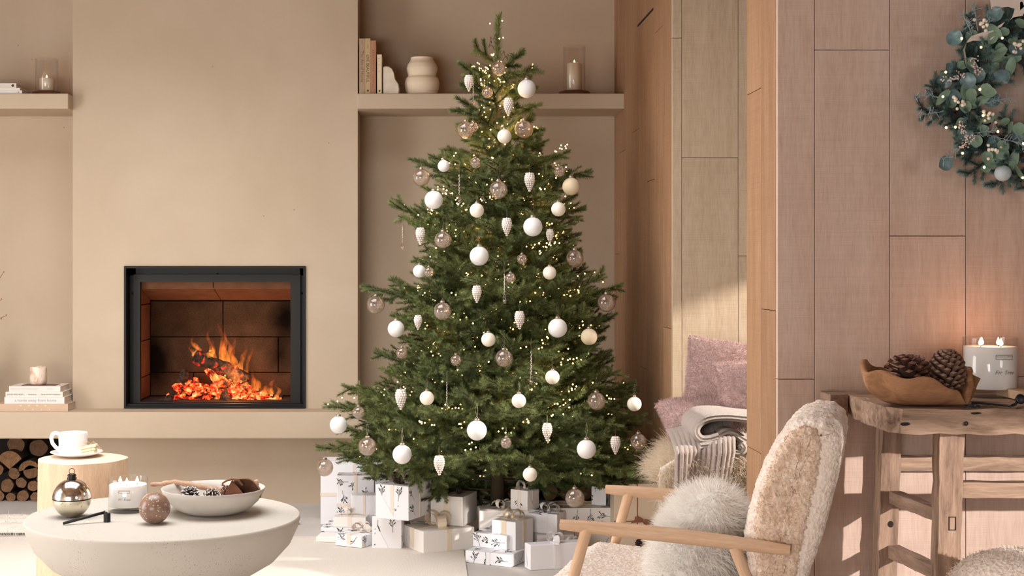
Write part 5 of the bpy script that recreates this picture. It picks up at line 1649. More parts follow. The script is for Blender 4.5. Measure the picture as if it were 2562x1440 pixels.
def berries(parent, loc, s=0.02, seed=1):
    rs = random.Random(seed); mb = MB()
    for k in range(3):
        pine_cone('x', '', Vector(loc) + Vector((rs.uniform(-1, 1) * s * 1.3, rs.uniform(-0.6, 0.6) * s, 0.001 + rs.random() * s * 0.3)), (rs.uniform(-1, 1), -0.4, 0.6), s * 1.2, s * 0.62, 0.6, 20, m_cone_dark, None, None, False, parent)
GIFT_GROUP = 'wrapped presents under the tree'
def gift(label, corner, xl, xr, yaw, h, zb=0.0, Y=None, paper=None, sprig=0, rib=None, ribw=0.016, rdirs=('x', 'y'), bow=None, bows=0.05, depth=None, flap=True, seed=0, bowat=None):
    """corner = pixel of the nearest bottom corner; xl / xr = pixels where the left and right faces end"""
    C_ = floor_pt(corner[0], corner[1], zb) if Y is None else Vector(((corner[0] - CX) * Y / F, Y, zb))
    a = math.radians(yaw)
    dl = Vector((-math.cos(a), math.sin(a), 0)); dr = Vector((math.sin(a), math.cos(a), 0))
    def solve(d, xp):
        k = (xp - CX) / F
        den = d.x - k * d.y
        return (k * C_.y - C_.x) / den
    wl = solve(dl, xl) if xl is not None else depth
    wr = solve(dr, xr) if xr is not None else depth
    ctr = C_ + dl * wl / 2 + dr * wr / 2
    zlift = 0.0005
    t = thing('gift_box', label, 'present', (ctr.x, ctr.y, zb + zlift), -a, GIFT_GROUP)
    # local axes: x runs from left end to the near corner, y runs away from the viewer
    paper = paper or m_paper
    MB().box((0, 0, h / 2), (wl, wr, h), 0, 0.0022).build('wrapping', paper, t)
    e = 0.0007
    if sprig:
        rs = random.Random(seed)
        def place(face, u, v, rot, s):
            sp = sprig_mb(s, rs.randint(0, 999)); R = Matrix.Rotation(rot, 3, 'Z')
            vs = [R @ q for q in sp.v]
            if face == 'f': vs2 = [Vector((q.x + u, -wr / 2 - e, q.y + v)) for q in vs]; ok = lambda q: abs(q.x) < wl / 2 and 0 < q.z < h
            elif face == 'r': vs2 = [Vector((wl / 2 + e, q.x + u, q.y + v)) for q in vs]; ok = lambda q: abs(q.y) < wr / 2 and 0 < q.z < h
            else: vs2 = [Vector((q.x + u, q.y + v, h + e)) for q in vs]; ok = lambda q: abs(q.x) < wl / 2 and abs(q.y) < wr / 2
            vs2 = [Vector((min(max(q.x, -wl / 2 - e), wl / 2 + e), min(max(q.y, -wr / 2 - e), wr / 2 + e), min(max(q.z, 0.001), h + e))) for q in vs2]
            MB().add(vs2, sp.f).build('sprig_print', m_print, t)
        S = 0.042
        def fill(face, W, Hh):
            nx = max(1, int(round(W / 0.060))); nz = max(1, int(round(Hh / 0.060)))
            for i in range(nx):
                for j in range(nz):
                    u = -W / 2 + W * (i + 0.5) / nx + rs.uniform(-0.008, 0.008); v = Hh * (j + 0.5) / nz + rs.uniform(-0.006, 0.006)
                    if (i + j) % 2 and nx * nz > 3 and rs.random() < 0.35: continue
                    rot = rs.choice([0, PI, PI / 2, 0.5, 2.6]) + rs.uniform(-0.2, 0.2)
                    place(face, u, v if face != 't' else v - Hh / 2, rot, min(S, Hh * 0.95, W * 0.95))
        fill('f', wl, h); fill('r', wr, h); fill('t', wl, wr)
    if flap:
        fm = MB()
        if wr <= wl: # folded ends on the right face
            fm.add([(wl / 2 + e * 0.6, -wr / 2, h), (wl / 2 + e * 0.6, -wr / 2, h * 0.0 + 0.002), (wl / 2 + 0.0022, wr * 0.05, 0.002), (wl / 2 + 0.0022, wr * 0.05, 0.004)], [(0, 1, 2, 3)])
            fm.add([(wl / 2 + 0.0003, wr / 2, h), (wl / 2 + 0.0003, wr / 2, 0.002), (wl / 2 + 0.0026, -wr * 0.02, 0.002)], [(0, 2, 1)])
        else:
            fm.add([(-wl / 2, -wr / 2 - 0.0003, h), (-wl / 2, -wr / 2 - 0.0003, 0.002), (wl * 0.1, -wr / 2 - 0.0024, 0.002)], [(0, 1, 2)])
            fm.add([(wl / 2, -wr / 2 - 0.0003, h), (wl / 2, -wr / 2 - 0.0003, 0.002), (0.0, -wr / 2 - 0.0026, 0.002)], [(0, 2, 1)])
        fm.build('paper_flap', paper, t)
    if rib:
        rb = MB(); q = 0.0012
        bx_, by_ = bowat or (0, 0)
        if 'y' in rdirs:   # band running round front, top, back at x = bx_
            rb.span((bx_ - ribw / 2, -wr / 2 - q, 0), (bx_ + ribw / 2, -wr / 2 + 0.001, h + q)); rb.span((bx_ - ribw / 2, -wr / 2 + 0.001, h - 0.001), (bx_ + ribw / 2, wr / 2, h + q)); rb.span((bx_ - ribw / 2, wr / 2 - 0.001, 0), (bx_ + ribw / 2, wr / 2 + q, h + q))
        if 'x' in rdirs:
            rb.span((wl / 2 - 0.001, by_ - ribw / 2, 0), (wl / 2 + q, by_ + ribw / 2, h + q)); rb.span((-wl / 2, by_ - ribw / 2, h - 0.001), (wl / 2 - 0.001, by_ + ribw / 2, h + q * 1.1)); rb.span((-wl / 2 - q, by_ - ribw / 2, 0), (-wl / 2 + 0.001, by_ + ribw / 2, h + q))
        if 'h' in rdirs:   # horizontal band round the box
            zz = h * 0.48
            rb.span((-wl / 2 - q, -wr / 2 - q, zz - ribw / 2), (wl / 2 + q, -wr / 2 + 0.001, zz + ribw / 2)); rb.span((wl / 2 - 0.001, -wr / 2, zz - ribw / 2), (wl / 2 + q, wr / 2, zz + ribw / 2))
        ro = rb.build('ribbon', rib, t)
        if bow:
            b = bow_mb(bows, seed=seed); b.map(lambda v: v + Vector((bx_, by_, h + 0.001)))
            b.build('bow', bow, ro)
    t['_h'] = h; t['_w'] = wl; t['_d'] = wr
    return t

def top_z(y_px, Y): return H - (y_px - CY) * Y / F
# --- left group
gift('tall plain white present at the back left of the pile', (972, 0), 802, None, 0, 0.277, 0.0, 6.28, m_paper, 0, m_rib_cream, 0.015, ('y', 'h'), None, depth=0.16, seed=1)
g = gift('upright sprig-printed present in front of the tall plain box', (936, 0), 843, None, 0, 0.243, 0.0, 6.10, m_paper, 1, m_rib_cream, 0.014, ('y', 'h'), None, depth=0.10, seed=2)
low = gift('flat sprig-printed present at the left end of the pile', (902, 0), 803, None, 4, 0.05, 0.0, 5.93, m_paper, 1, None, depth=0.16, seed=3)
gift('thin plain white present lying at the far left on the rug', (852, 0), 791, None, 8, 0.022, 0.0105, 5.82, m_paper_warm, 0, None, depth=0.10, seed=4)
gift('small plain present with cream bow and tiny cone beside the rug edge', (915, 0), 834, None, 6, 0.042, 0.0510, 5.93, m_paper_warm, 0, m_rib_cream, 0.016, ('x', 'y'), m_rib_cream, 0.048, depth=0.11, seed=5)
gift('little plain white present wedged behind the cream bow', (942, 0), 880, None, -6, 0.175, 0.0, 6.00, m_paper, 0, m_rib_cream, 0.010, ('y',), None, depth=0.075, seed=6)
gift('flat sprig-printed present with cream bow at the front of the rug', (905, 1371), 840, 970, 28, 0.047, 0.0105, None, m_paper, 1, m_rib_cream, 0.018, ('y',), m_rib_cream, 0.05, seed=7, bowat=(0.0, 0.0))
# --- middle left: stacked big ones
e1 = gift('large sprig-printed present carrying the printed cube', (1004, 0), 931, None, 8, 0.135, 0.0, 5.70, m_paper, 1, None, depth=0.24, seed=8)
g = gift('sprig-printed cube with cream ribbon, bow and cones on top of a box', (1022, 1303), 940, 1080, 27, 0.136, 0.136, None, m_paper, 1, m_rib_cream, 0.014, ('y', 'x'), m_rib_cream, 0.07, seed=9)
berries(g, (0.0, -0.06, 0.137), 0.022, 2)
f = gift('large low plain white present with organza bow', (1060, 1389), 1007, 1187, 62, 0.093, 0.0, None, m_paper_warm, 0, m_organza, 0.022, ('y', 'x'), m_organza, 0.085, seed=10)
g = gift('plain white present topped with dark cones, sunlit at its edge', (1158, 0), 1078, 1193, 22, 0.118, 0.0945, 5.72, m_paper_warm, 0, m_rib_cream, 0.030, ('y',), None, seed=11)
berries(g, (0.012, -0.02, 0.119), 0.022, 5)
# --- centre
gi = gift('low plain box under the small printed cube with bow', (1346, 0), 1200, None, 0, 0.1685, 0.0, 5.66, m_paper_warm, 0, m_rib_cream, 0.014, ('y',), m_rib_cream, 0.05, depth=0.11, seed=12, bowat=(-0.02, 0))
gift('small sprig-printed cube with cream ribbon bow in front of the trunk', (1320, 1278), 1277, 1348, 38, 0.080, 0.1700, None, m_paper_warm, 1, m_rib_cream, 0.012, ('y', 'x'), m_rib_cream, 0.045, seed=13)
gift('plain present with wide organza ribbon behind the front stack', (1290, 0), 1231, 1334, 35, 0.155, 0.0, 5.48, m_paper, 0, m_organza, 0.022, ('y', 'x'), m_organza, 0.05, seed=14)
n0 = gift('flat sprig-printed present, lower one of the front stack', (1279, 1419), 1164, 1316, 28, 0.047, 0.0, None, m_paper, 1, m_rib_white, 0.016, ('y',), None, seed=15)
gift('sprig-printed present, upper one of the front stack', (1268, 1376), 1183, 1310, 32, 0.055, 0.048, None, m_paper, 1, m_rib_white, 0.014, ('y', 'x'), m_rib_white, 0.04, seed=16)
gift('plain white present at the very front beside the armchair', (1328, 1427), 1313, 1462, 72, 0.095, 0.0, None, m_paper, 0, m_rib_white, 0.03, ('x',), m_rib_white, 0.05, seed=17)
pb = gift('plain flat box under the white present with the leaf tag', (1436, 0), 1344, None, -6, 0.085, 0.0, 5.60, m_paper, 0, None, depth=0.16, seed=18)
g = gift('white present with white bow and leafy gift tag', (1394, 0), 1331, 1413, 24, 0.078, 0.086, 5.60, m_paper, 0, m_rib_white, 0.028, ('y', 'x'), m_rib_white, 0.05, seed=19)
sp = sprig_mb(0.05, 5); R = Matrix.Rotation(-1.1, 3, 'Z')
tg = MB()
tg.add([(-0.03, -0.012, 0), (0.025, -0.014, 0), (0.034, 0, 0), (0.025, 0.014, 0), (-0.03, 0.012, 0)], [(0, 1, 2, 3, 4)])
tg_o = tg.build('gift_tag', m_paper, g); tg_o.location = (-0.035, -0.045, 0.082); tg_o.rotation_euler = (0.5, 0.1, 0.2)
sp.map(lambda v: (R @ v) + Vector((0, 0, 0.0006))); sp.build('tag_print', m_print, tg_o)
gift('long sprig-printed present behind the armchair front', (1530, 0), 1349, None, -3, 0.170, 0.0, 5.72, m_paper_warm, 1, m_organza, 0.012, ('x',), None, depth=0.17, seed=20)
gift('tall sprig-printed present with white bow on the long box', (1516, 0), 1480, 1534, 25, 0.10, 0.1712, 5.76, m_paper, 1, m_rib_white, 0.022, ('y', 'x'), m_rib_white, 0.045, seed=21)
gift('small white present with white bow behind the arm of the chair', (1462, 0), 1411, None, 0, 0.062, 0.0, 5.50, m_paper, 0, m_rib_white, 0.014, ('y', 'x'), m_rib_white, 0.035, depth=0.08, seed=22)
g = gift('big cream present with brown twine bow against the wooden wall', (1652, 0), 1537, None, 0, 0.285, 0.0, 5.60, m_paper_kraft, 0, m_twine_red, 0.004, ('y', 'h'), None, depth=0.13, seed=23)
b = bow_mb(0.035, seed=8, loops=1); b.map(lambda v: Vector((v.x + 0.02, -g['_d'] / 2 - 0.004 - v.z * 0.3, 0.137 + v.z * 0.4 + v.y))); b.build('bow', m_twine_red, g)
pine_cone('x', '', (0.005, -g['_d'] / 2 - 0.02, 0.07), (-0.2, -0.3, -1), 0.035, 0.016, 0.5, 30, m_cone_dark, None, None, False, g)
# ---------------------------------------------------------------- armchair in curly fleece
A0 = Vector((0.317, 3.284, 0)); CU = Vector((0.9488, -0.3158, 0)); CW = Vector((0.3158, 0.9488, 0))   # front of near arm, backwards axis, sideways axis (away from viewer)
def cpix(x, y, w=0.0):
    """(u, v) in the chair's side plane at sideways offset w for a pixel"""
    o = A0 + CW * w; k = (x - CX) / F
    u = (k * o.y - o.x) / (CU.x - k * CU.y)
    Yd = o.y + CU.y * u
    return u, H - (y - CY) * Yd / F
def cw_(u, w, v): return A0 + CU * u + CW * w + Vector((0, 0, v))
chair = thing('armchair', 'low armchair with cream curly fleece upholstery and pale wooden arms', 'armchair', (0, 0, 0))
def fleece(name, lo, hi):
    m, nt, out = new_mat(name)
    p = nt.nodes.new('ShaderNodeBsdfPrincipled'); p.inputs['Roughness'].default_value = 0.95; p.inputs['Specular IOR Level'].default_value = 0.1
    p.inputs['Sheen Weight'].default_value = 0.3
    vec = coords(nt)
    vo = nt.nodes.new('ShaderNodeTexVoronoi'); vo.inputs['Scale'].default_value = 120; L(nt, vec, vo.inputs['Vector'])
    L(nt, ramp(nt, noise_node(nt, vec, 40, 4), [(0.3, lin(lo)), (0.7, lin(hi))]), p.inputs['Base Color'])
    L(nt, bump(nt, vo.outputs['Distance'], 0.6, 0.006), p.inputs['Normal'])
    L(nt, p.outputs[0], out.inputs[0]); return m
m_fleece = fleece('cream_fleece', (230, 210, 194), (244, 230, 218))
m_fleece_side = fleece('tan_curly_fleece', (206, 174, 148), (234, 212, 192))
m_beech = wood('pale_beech', (206, 166, 132), (224, 190, 158), 0, 4, 9, 0.5, bstr=0.1)
def curl_noise(v, s=75.0):
    d, _ = noise.voronoi(v * s)
    return 0.55 - min(1.0, d[0])
def padded(name, prof, w0, w1, rnd, mat, amp, nside=3, res=0.012, sc=75):
    """closed profile (u, v) swept sideways, with rounded ends and curly relief"""
    P2 = []
    n = len(prof)
    for i in range(n):
        a, b = Vector(prof[i]), Vector(prof[(i + 1) % n])
        k = max(1, int((b - a).length / res))
        for s in range(k): P2.append(a.lerp(b, s / k))
    for _ in range(3):
        P2 = [(P2[i - 1] + P2[i] * 2 + P2[(i + 1) % len(P2)]) / 4 for i in range(len(P2))]
    m = len(P2)
    cen = sum(P2, Vector((0, 0))) / m
    area = sum(P2[i].x * P2[(i + 1) % m].y - P2[(i + 1) % m].x * P2[i].y for i in range(m))
    sg = 1 if area > 0 else -1
    nrm = []
    for i in range(m):
        d = P2[(i + 1) % m] - P2[i - 1]; q = Vector((d.y, -d.x)) * sg
        nrm.append(q.normalized() if q.length > 0 else Vector((0, 0)))
    rings = []
    NC = max(9, int(0.5 * min(max(p.x for p in P2) - min(p.x for p in P2), max(p.y for p in P2) - min(p.y for p in P2)) / res * 1.6))
    for k in range(NC):   # shrinking cap rings, near end
        rings.append(('c', (k + 0.02) / NC, w0))
    K = 5
    for k in range(K + 1):
        t = PI / 2 * k / K
        rings.append(('i', rnd * (1 - math.sin(t)), w0 + rnd * (1 - math.cos(t))))
    nm = max(2, int((w1 - w0 - 2 * rnd) / res))
    for k in range(1, nm):
        rings.append(('i', 0.0, w0 + rnd + (w1 - w0 - 2 * rnd) * k / nm))
    for k in range(K, -1, -1):
        t = PI / 2 * k / K
        rings.append(('i', rnd * (1 - math.sin(t)), w1 - rnd * (1 - math.cos(t))))
    for k in range(8, -1, -1): rings.append(('c', (k + 0.02) / 9, w1))
    V = []
    for kind, q, w in rings:
        for i in range(m):
            if kind == 'i': p = P2[i] - nrm[i] * q
            else: p = cen + ((P2[i] - nrm[i] * rnd) - cen) * q
            V.append(cw_(p.x, w, p.y))
    Fc = []
    for j in range(len(rings) - 1):
        for i in range(m):
            i2 = (i + 1) % m
            Fc.append((j * m + i, j * m + i2, (j + 1) * m + i2, (j + 1) * m + i) if sg < 0 else (j * m + i, (j + 1) * m + i, (j + 1) * m + i2, j * m + i2))
    o = mesh_obj(name, V, Fc, mat, chair, True)
    bm = bmesh.new(); bm.from_mesh(o.data); bmesh.ops.recalc_face_normals(bm, faces=bm.faces); bm.normal_update()
    cos_ = [(v, v.co + v.normal * (amp * curl_noise(v.co, sc))) for v in bm.verts]
    for v, c in cos_: v.co = c
    bm.normal_update(); bm.to_mesh(o.data)
    Vv = [tuple(v.co) for v in bm.verts]; Ff = [tuple(v.index for v in f.verts) for f in bm.faces]
    bm.free()
    return o, Vv, Ff
back_px = [(1856, 1345), (1866, 1290), (1884, 1225), (1908, 1160), (1935, 1110), (1962, 1075), (1990, 1054), (2028, 1044), (2070, 1050), (2100, 1074), (2106, 1112), (2094, 1190), (2074, 1270), (2054, 1350), (2020, 1440), (2006, 1500), (1930, 1500), (1870, 1440)]
prof = [cpix(x, y, 0.03) for x, y in back_px]
bo, bV, bF = padded('backrest', prof, 0.03, 0.50, 0.045, m_fleece, 0.0075, res=0.0040, sc=95)
cur = fur('back_curls', bV, bF, 14000, 0.0050, 0.0022, m_fleece, bo, (0, 0, -0.2), 0.9, 0.9, 3)
# the tan side panel of the backrest
pn = [cpix(x, y, 0.03) for x, y in [(1885, 1345), (1893, 1270), (1915, 1190), (1945, 1125), (1975, 1085), (2005, 1066), (2040, 1070), (2058, 1100), (2050, 1170), (2030, 1260), (2008, 1360), (1990, 1440), (1975, 1490), (1900, 1490)]]
so, sV, sF = padded('side_panel', pn, 0.019, 0.06, 0.02, m_fleece_side, 0.0085, res=0.0034, sc=95)
fur('side_curls', sV, sF, 9000, 0.0050, 0.0026, m_fleece_side, so, (0, 0, -0.2), 0.9, 1.0, 3, keep=lambda p, n: n @ np.array(CW[:]) < 0.4)
# seat: slopes down a little to the back
def sv(u): return 0.405 - 0.10 * (u - 0.0)
sp_ = [(-0.035, 0.30), (-0.060, 0.35), (-0.048, 0.40), (-0.005, 0.422), (0.1, 0.415), (0.3, 0.39), (0.5, 0.365), (0.52, 0.30), (0.3, 0.27), (0.0, 0.27)]
seat, qV, qF = padded('seat', sp_, 0.02, 0.52, 0.05, m_fleece, 0.0055, res=0.0048, sc=100)
fur('seat_curls', qV, qF, 12000, 0.0045, 0.0022, m_fleece, seat, (0, 0, -0.1), 0.9, 0.9, 3, keep=lambda p, n: p[:, 2] > 0.28)
# arms
def arm(w, a_px, b_px, name='arm'):
    (u0, v0), (u1, v1) = cpix(*a_px, w), cpix(*b_px, w)
    pts, rad = [], []
    for k in range(25):
        t = k / 24
        pts.append(cw_(u0 + (u1 - u0) * t, w, v0 + (v1 - v0) * t + 0.004 * math.sin(PI * t)))
        rad.append(0.0118 + 0.0052 * math.sin(PI * min(1, max(0, t * 1.02))) ** 0.7)
    c0 = pts[12].copy()
    d = (pts[-1] - pts[0]).normalized()
    mb = MB().tube([p - c0 for p in pts], rad, 20)
    Rm = d.to_track_quat('X', 'Z').to_matrix()
    mb.map(lambda v: Rm.inverted() @ v)
    o = mb.build(name, m_beech, chair, True, c0); o.rotation_euler = Rm.to_euler(); shade_auto(o, 50)
    return o
arm(0.0, (1402, 1311), (1977, 1376))
(uf, vf) = cpix(1402, 1311, 0.0)
(ub, vb) = cpix(1977, 1376, 0.0)
def arm_at(w):
    pts = [cw_(uf + (ub - uf) * k / 24, w, vf + (vb - vf) * k / 24 + 0.004 * math.sin(PI * k / 24)) for k in range(25)]
    rad = [0.0118 + 0.0052 * math.sin(PI * k / 24) ** 0.7 for k in range(25)]
    c0 = pts[12].copy(); d = (pts[-1] - pts[0]).normalized(); Rm = d.to_track_quat('X', 'Z').to_matrix()
    mb = MB().tube([p - c0 for p in pts], rad, 20); mb.map(lambda v: Rm.inverted() @ v)
    o = mb.build('arm', m_beech, chair, True, c0); o.rotation_euler = Rm.to_euler(); shade_auto(o, 50)
arm_at(0.54)
def leg(p0, p1, r0=0.0135, r1=0.010):
    p0, p1 = Vector(p0), Vector(p1); c0 = (p0 + p1) / 2; d = (p1 - p0).normalized(); Rm = d.to_track_quat('X', 'Z').to_matrix()
    mb = MB().tube([Rm.inverted() @ (p0.lerp(p1, k / 8) - c0) for k in range(9)], [r0 + (r1 - r0) * k / 8 for k in range(9)], 16)
    o = mb.build('leg', m_beech, chair, True, c0); o.rotation_euler = Rm.to_euler(); shade_auto(o, 50)
for w in (0.0, 0.54):
    u1, v1 = cpix(1468, 1322, 0.0); u2, v2 = cpix(1436, 1440, 0.0)
    s = v1 / (v1 - v2)
    leg(cw_(u1, w, v1), cw_(u1 + (u2 - u1) * s, w, 0.006))
    u1, v1 = cpix(1838, 1368, 0.0); u2, v2 = cpix(1866, 1440, 0.0)
    s = v1 / (v1 - v2)
    leg(cw_(u1, w, v1), cw_(u1 + min(0.2, (u2 - u1) * s), w, 0.006))
for u in (0.03, 0.46):
    c0 = cw_(u, 0.27, 0.292 - 0.03 * (u > 0.2)); MB().box((0, 0, 0), (0.02, 0.54, 0.024), 0, 0.004).build('seat_rail', m_beech, chair, False, c0).rotation_euler = (0, 0, math.atan2(CW.y, CW.x) - PI / 2)

# ---------------------------------------------------------------- long-haired cushion on the chair
m_mongol = furmat('ivory_mongolian_wool', (255, 248, 242), 0.12)
def cushion_mb(w, h, d, n=26, pinch=0.12):
    mb = MB()
    def fn(u, v):
        a, b = 2 * u - 1, 2 * v - 1
        return a, b
    for sgn in (1, -1):
        def f2(u, v):
            a, b = 2 * u - 1, 2 * v - 1
            k = (1 - a * a) ** 0.5 * (1 - b * b) ** 0.5
            x = a * w / 2 * (1 - pinch * (1 - b * b)); y = b * h / 2 * (1 - pinch * (1 - a * a))
            return (x, sgn * d / 2 * k ** 0.75, y)
        m2 = MB().grid(f2, n, n)
        if sgn > 0: m2.f = [tuple(reversed(f)) for f in m2.f]
        mb.add(m2.v, m2.f)
    return mb
pc = thing('fur_cushion', 'ivory long-haired wool cushion leaning in the armchair', 'cushion', (0, 0, 0))
mb = cushion_mb(0.36, 0.29, 0.18)
u0, v0 = cpix(1770, 1316, 0.24)
cpos = cw_(0.285, 0.24, 0.475)
Mx = Matrix.Translation(cpos) @ Matrix.Rotation(math.atan2(CW.y, CW.x), 4, 'Z') @ Matrix.Rotation(math.radians(22), 4, 'X') @ Matrix.Rotation(math.radians(8), 4, 'Y')
mb.map(lambda v: Mx @ v)
co = mb.build('cushion_cover', m_mongol, pc, True)
fur('wool', [tuple(v) for v in mb.v], mb.f, 26000, 0.036, 0.0016, m_mongol, pc, (-0.10, 0, -0.55), 0.7, 0.35, 4)
# ---------------------------------------------------------------- weathered console table by the wooden wall
m_old = wood('weathered_elm', (104, 80, 64), (196, 166, 142), 0, 5, 8, 0.8, knots=2.5, knot_col=(70, 48, 38), bstr=0.8, rnd=0.1)
m_old_v = wood('weathered_elm_upright', (104, 80, 66), (184, 154, 132), 2, 5, 8, 0.8, knots=2.0, knot_col=(70, 48, 38), bstr=0.8, rnd=0.1)
m_old_y = wood('weathered_elm_rail', (112, 88, 72), (168, 140, 120), 1, 5, 8, 0.8, bstr=0.8, rnd=0.1)
m_iron = simple('old_iron', (52, 50, 50), 0.55, 0.7)
CT = 0.797; CB = CT - 0.060
YF_, YB_ = 3.455, 3.915
con = thing('console_table', 'weathered rustic wooden workbench console against the wooden wall', 'table', (0, 0, 0))
XL_b = P(2128, 980, YB_).x; XL_f = P(2236, 1021, YF_).x
XR = 2.5
def rough(mb, amp=0.003, s=22):
    return mb.map(lambda v: v + Vector((noise.noise(v * s), noise.noise(v * s + Vector((3, 8, 1))), noise.noise(v * s + Vector((9, 2, 7))))) * amp)
def slab(x0, x1, y0, y1, z0, z1, nx, ny, nz):
    bm = bmesh.new(); bmesh.ops.create_cube(bm, size=1.0)
    bmesh.ops.bevel(bm, geom=list(bm.edges), offset=0.06, segments=1, affect='EDGES')
    bm.free()
    mb = MB()
    # six gridded faces
    def L3(a, b, t): return a + (b - a) * t
    X, Y, Z = (lambda t: L3(x0, x1, t)), (lambda t: L3(y0, y1, t)), (lambda t: L3(z0, z1, t))
    mb.grid(lambda u, v: (X(u), Y(v), z1), nx, ny); mb.grid(lambda u, v: (X(u), Y(1 - v), z0), nx, ny)
    mb.grid(lambda u, v: (X(u), y0, Z(v)), nx, nz); mb.grid(lambda u, v: (X(1 - u), y1, Z(v)), nx, nz)
    mb.grid(lambda u, v: (x0, Y(1 - u), Z(v)), ny, nz); mb.grid(lambda u, v: (x1, Y(u), Z(v)), ny, nz)
    return mb
def finish(mb, name, mat, parent, c=None, amp=0.003):
    c = Vector(c or (0, 0, 0))
    rough(mb, amp)
    mb.map(lambda v: v - c)
    o = mb.build(name, mat, parent, True, c)
    bm = bmesh.new(); bm.from_mesh(o.data); bmesh.ops.remove_doubles(bm, verts=bm.verts, dist=0.0008); bmesh.ops.recalc_face_normals(bm, faces=bm.faces); bm.to_mesh(o.data); bm.free()
    shade_auto(o, 40)
    return o
def top_plank(x0, x1, y0, y1):
    mb = slab(x0, x1, y0, y1, CB, CT, 60, 10, 6)
    def f(v):
        # rounded worn front arris and skewed left end
        q = v.copy()
        if v.x < x0 + 0.02: q.x += 0.012 * noise.noise(Vector((0, v.y * 14, v.z * 10)))
        if v.y < y0 + 0.004 and v.x > x0 + 0.2: q.z += 0.006 * noise.noise(Vector((v.x * 7, 0, 1))) * (1 if v.z < (CT + CB) / 2 else -0.4)
        if v.x < x0 + 0.004 and v.y < y0 + 0.05: q.x += 0.02; 
        return q
    mb.map(f)
    return mb
finish(top_plank(XL_f, XR, YF_, YF_ + 0.26), 'top_board', m_old, con, ((XL_f + XR) / 2, YF_ + 0.13, CT), 0.0035)
finish(top_plank(XL_f + 0.006, XR, YF_ + 0.2605, YB_), 'top_board', m_old, con, ((XL_f + XR) / 2, YF_ + 0.4, CT), 0.003)
# breadboard end with its dark gap
mb = slab(XL_f - 0.052, XL_f - 0.004, YB_ - 0.10, YB_, CB + 0.006, CT + 0.004, 4, 6, 5); finish(mb, 'end_cleat', m_old_y, con, (XL_f - 0.03, YB_ - 0.05, CT), 0.003)
def leg_c(xp0, xp1, yt, yb_, Y, d, name='leg'):
    x0t, x1t = P(xp0[0], yt, Y).x, P(xp1[0], yt, Y).x
    x0b, x1b = P(xp0[1], yb_, Y).x, P(xp1[1], yb_, Y).x
    zt, zb = CB - 0.0005, 0.001
    zb_ref = P(0, yb_, Y).z; zt_ref = P(0, yt, Y).z
    def at(z, a, b): t = (zt_ref - z) / (zt_ref - zb_ref); return a + (b - a) * t
    mb = slab(0, 1, 0, 1, 0, 1, 4, 4, 30)
    def f(v):
        z = zt + (zb - zt) * (1 - v.z)
        xa, xb = at(z, x0t, x0b), at(z, x1t, x1b)
        return Vector((xa + (xb - xa) * v.x, Y + d * v.y, z))
    mb.map(f)
    c = ((x0t + x1t) / 2, Y + d / 2, 0.37)
    return finish(mb, name, m_old_v, con, c, 0.0035)
leg_c((2352, 2346), (2413, 2402), 1070, 1440, 3.50, 0.048)
leg_c((2208, 2197), (2257, 2243), 1070, 1440, 3.862, 0.055)
lx = 1.05
for Y, nm in ((3.50, 'f'), (3.83, 'b')):
    mb = slab(2.30, 2.36, Y, Y + 0.065, 0.001, CB - 0.0005, 4, 4, 30); finish(mb, 'leg', m_old_v, con, (2.33, Y, 0.37), 0.0035)
# side rails between front and back legs
def side_rail(pb, pf, h):
    b, f_ = P(*pb, 3.87), P(*pf, 3.54)
    mb = slab(0, 1, 0, 1, 0, 1, 3, 14, 4)
    hb = h * 3.84 / F; hf = hb
    mb.map(lambda v: Vector((f_.x + (b.x - f_.x) * v.y - 0.012 + 0.034 * v.x, f_.y + (b.y - f_.y) * v.y, f_.z + (b.z - f_.z) * v.y - hb / 2 + hb * v.z)))
    finish(mb, 'side_rail', m_old_y, con, (f_ + b) / 2, 0.002)
side_rail((2232, 1242), (2352, 1288), 30)
side_rail((2230, 1378), (2346, 1432), 30)
# long rails
def long_rail(y0, y1, Y, x0, d=0.04):
    za, zb = P(0, y1, Y).z, P(0, y0, Y).z
    mb = slab(x0, 2.31, Y, Y + d, za, zb, 40, 3, 4); finish(mb, 'long_rail', m_old, con, ((x0 + 2.31) / 2, Y, za), 0.0025)
long_rail(1144, 1177, 3.875, P(2250, 0, 3.85).x)
long_rail(1207, 1245, 3.52, P(2400, 0, 3.52).x)
# iron nail, peg and knot holes
nl = P(2417, 1059, YF_ - 0.004); MB().sphere((0, 0, 0), 0.0055, 14, 8, (1, 0.5, 1)).build('nail_head', m_iron, con, True, nl)
m_void = simple('dark_wood_hole', (40, 28, 22), 0.95)
for x, y, w, h_, Y in ((2265, 1060, 13, 4, YF_ - 0.001), (2442, 1033, 14, 2.5, YF_ - 0.001), (2229, 1310, 6, 8, 3.862 - 0.0025)):
    kk = Y / F; q = MB().sphere((0, 0, 0), 1, 14, 8, (w * kk, 0.002, h_ * kk)); rough(q, 0.0015, 90); q.build('knot_hole', m_void, con, True, P(x, y, Y))
q = MB(); k3 = 3.5 / F
frame_rect(q, -9 * k3, 9 * k3, -17 * k3, 17 * k3, 1.6 * k3, -0.0006, 0.002); q.build('mortise_line', m_void, con, False, P(2383, 1309, 3.4985))

# ---------------------------------------------------------------- things on the console
def on_con(x, y): return floor_pt(x, y, CT + 0.0035)
c = on_con(2472, 981); c.y = min(c.y, 3.79); kk = c.y / F
c = Vector(((2477 - CX) * kk, c.y, CT + 0.0035))
RJ = 65.5 * kk
jar_candle(c, RJ, 145 * kk, 17 * kk, 122 * kk, [(-0.028, -0.006), (0.020, -0.022), (0.030, 0.020), (-0.012, 0.026)], 'big multi-wick jar candle burning on the console', 1.05, 0.012, power=0.5)
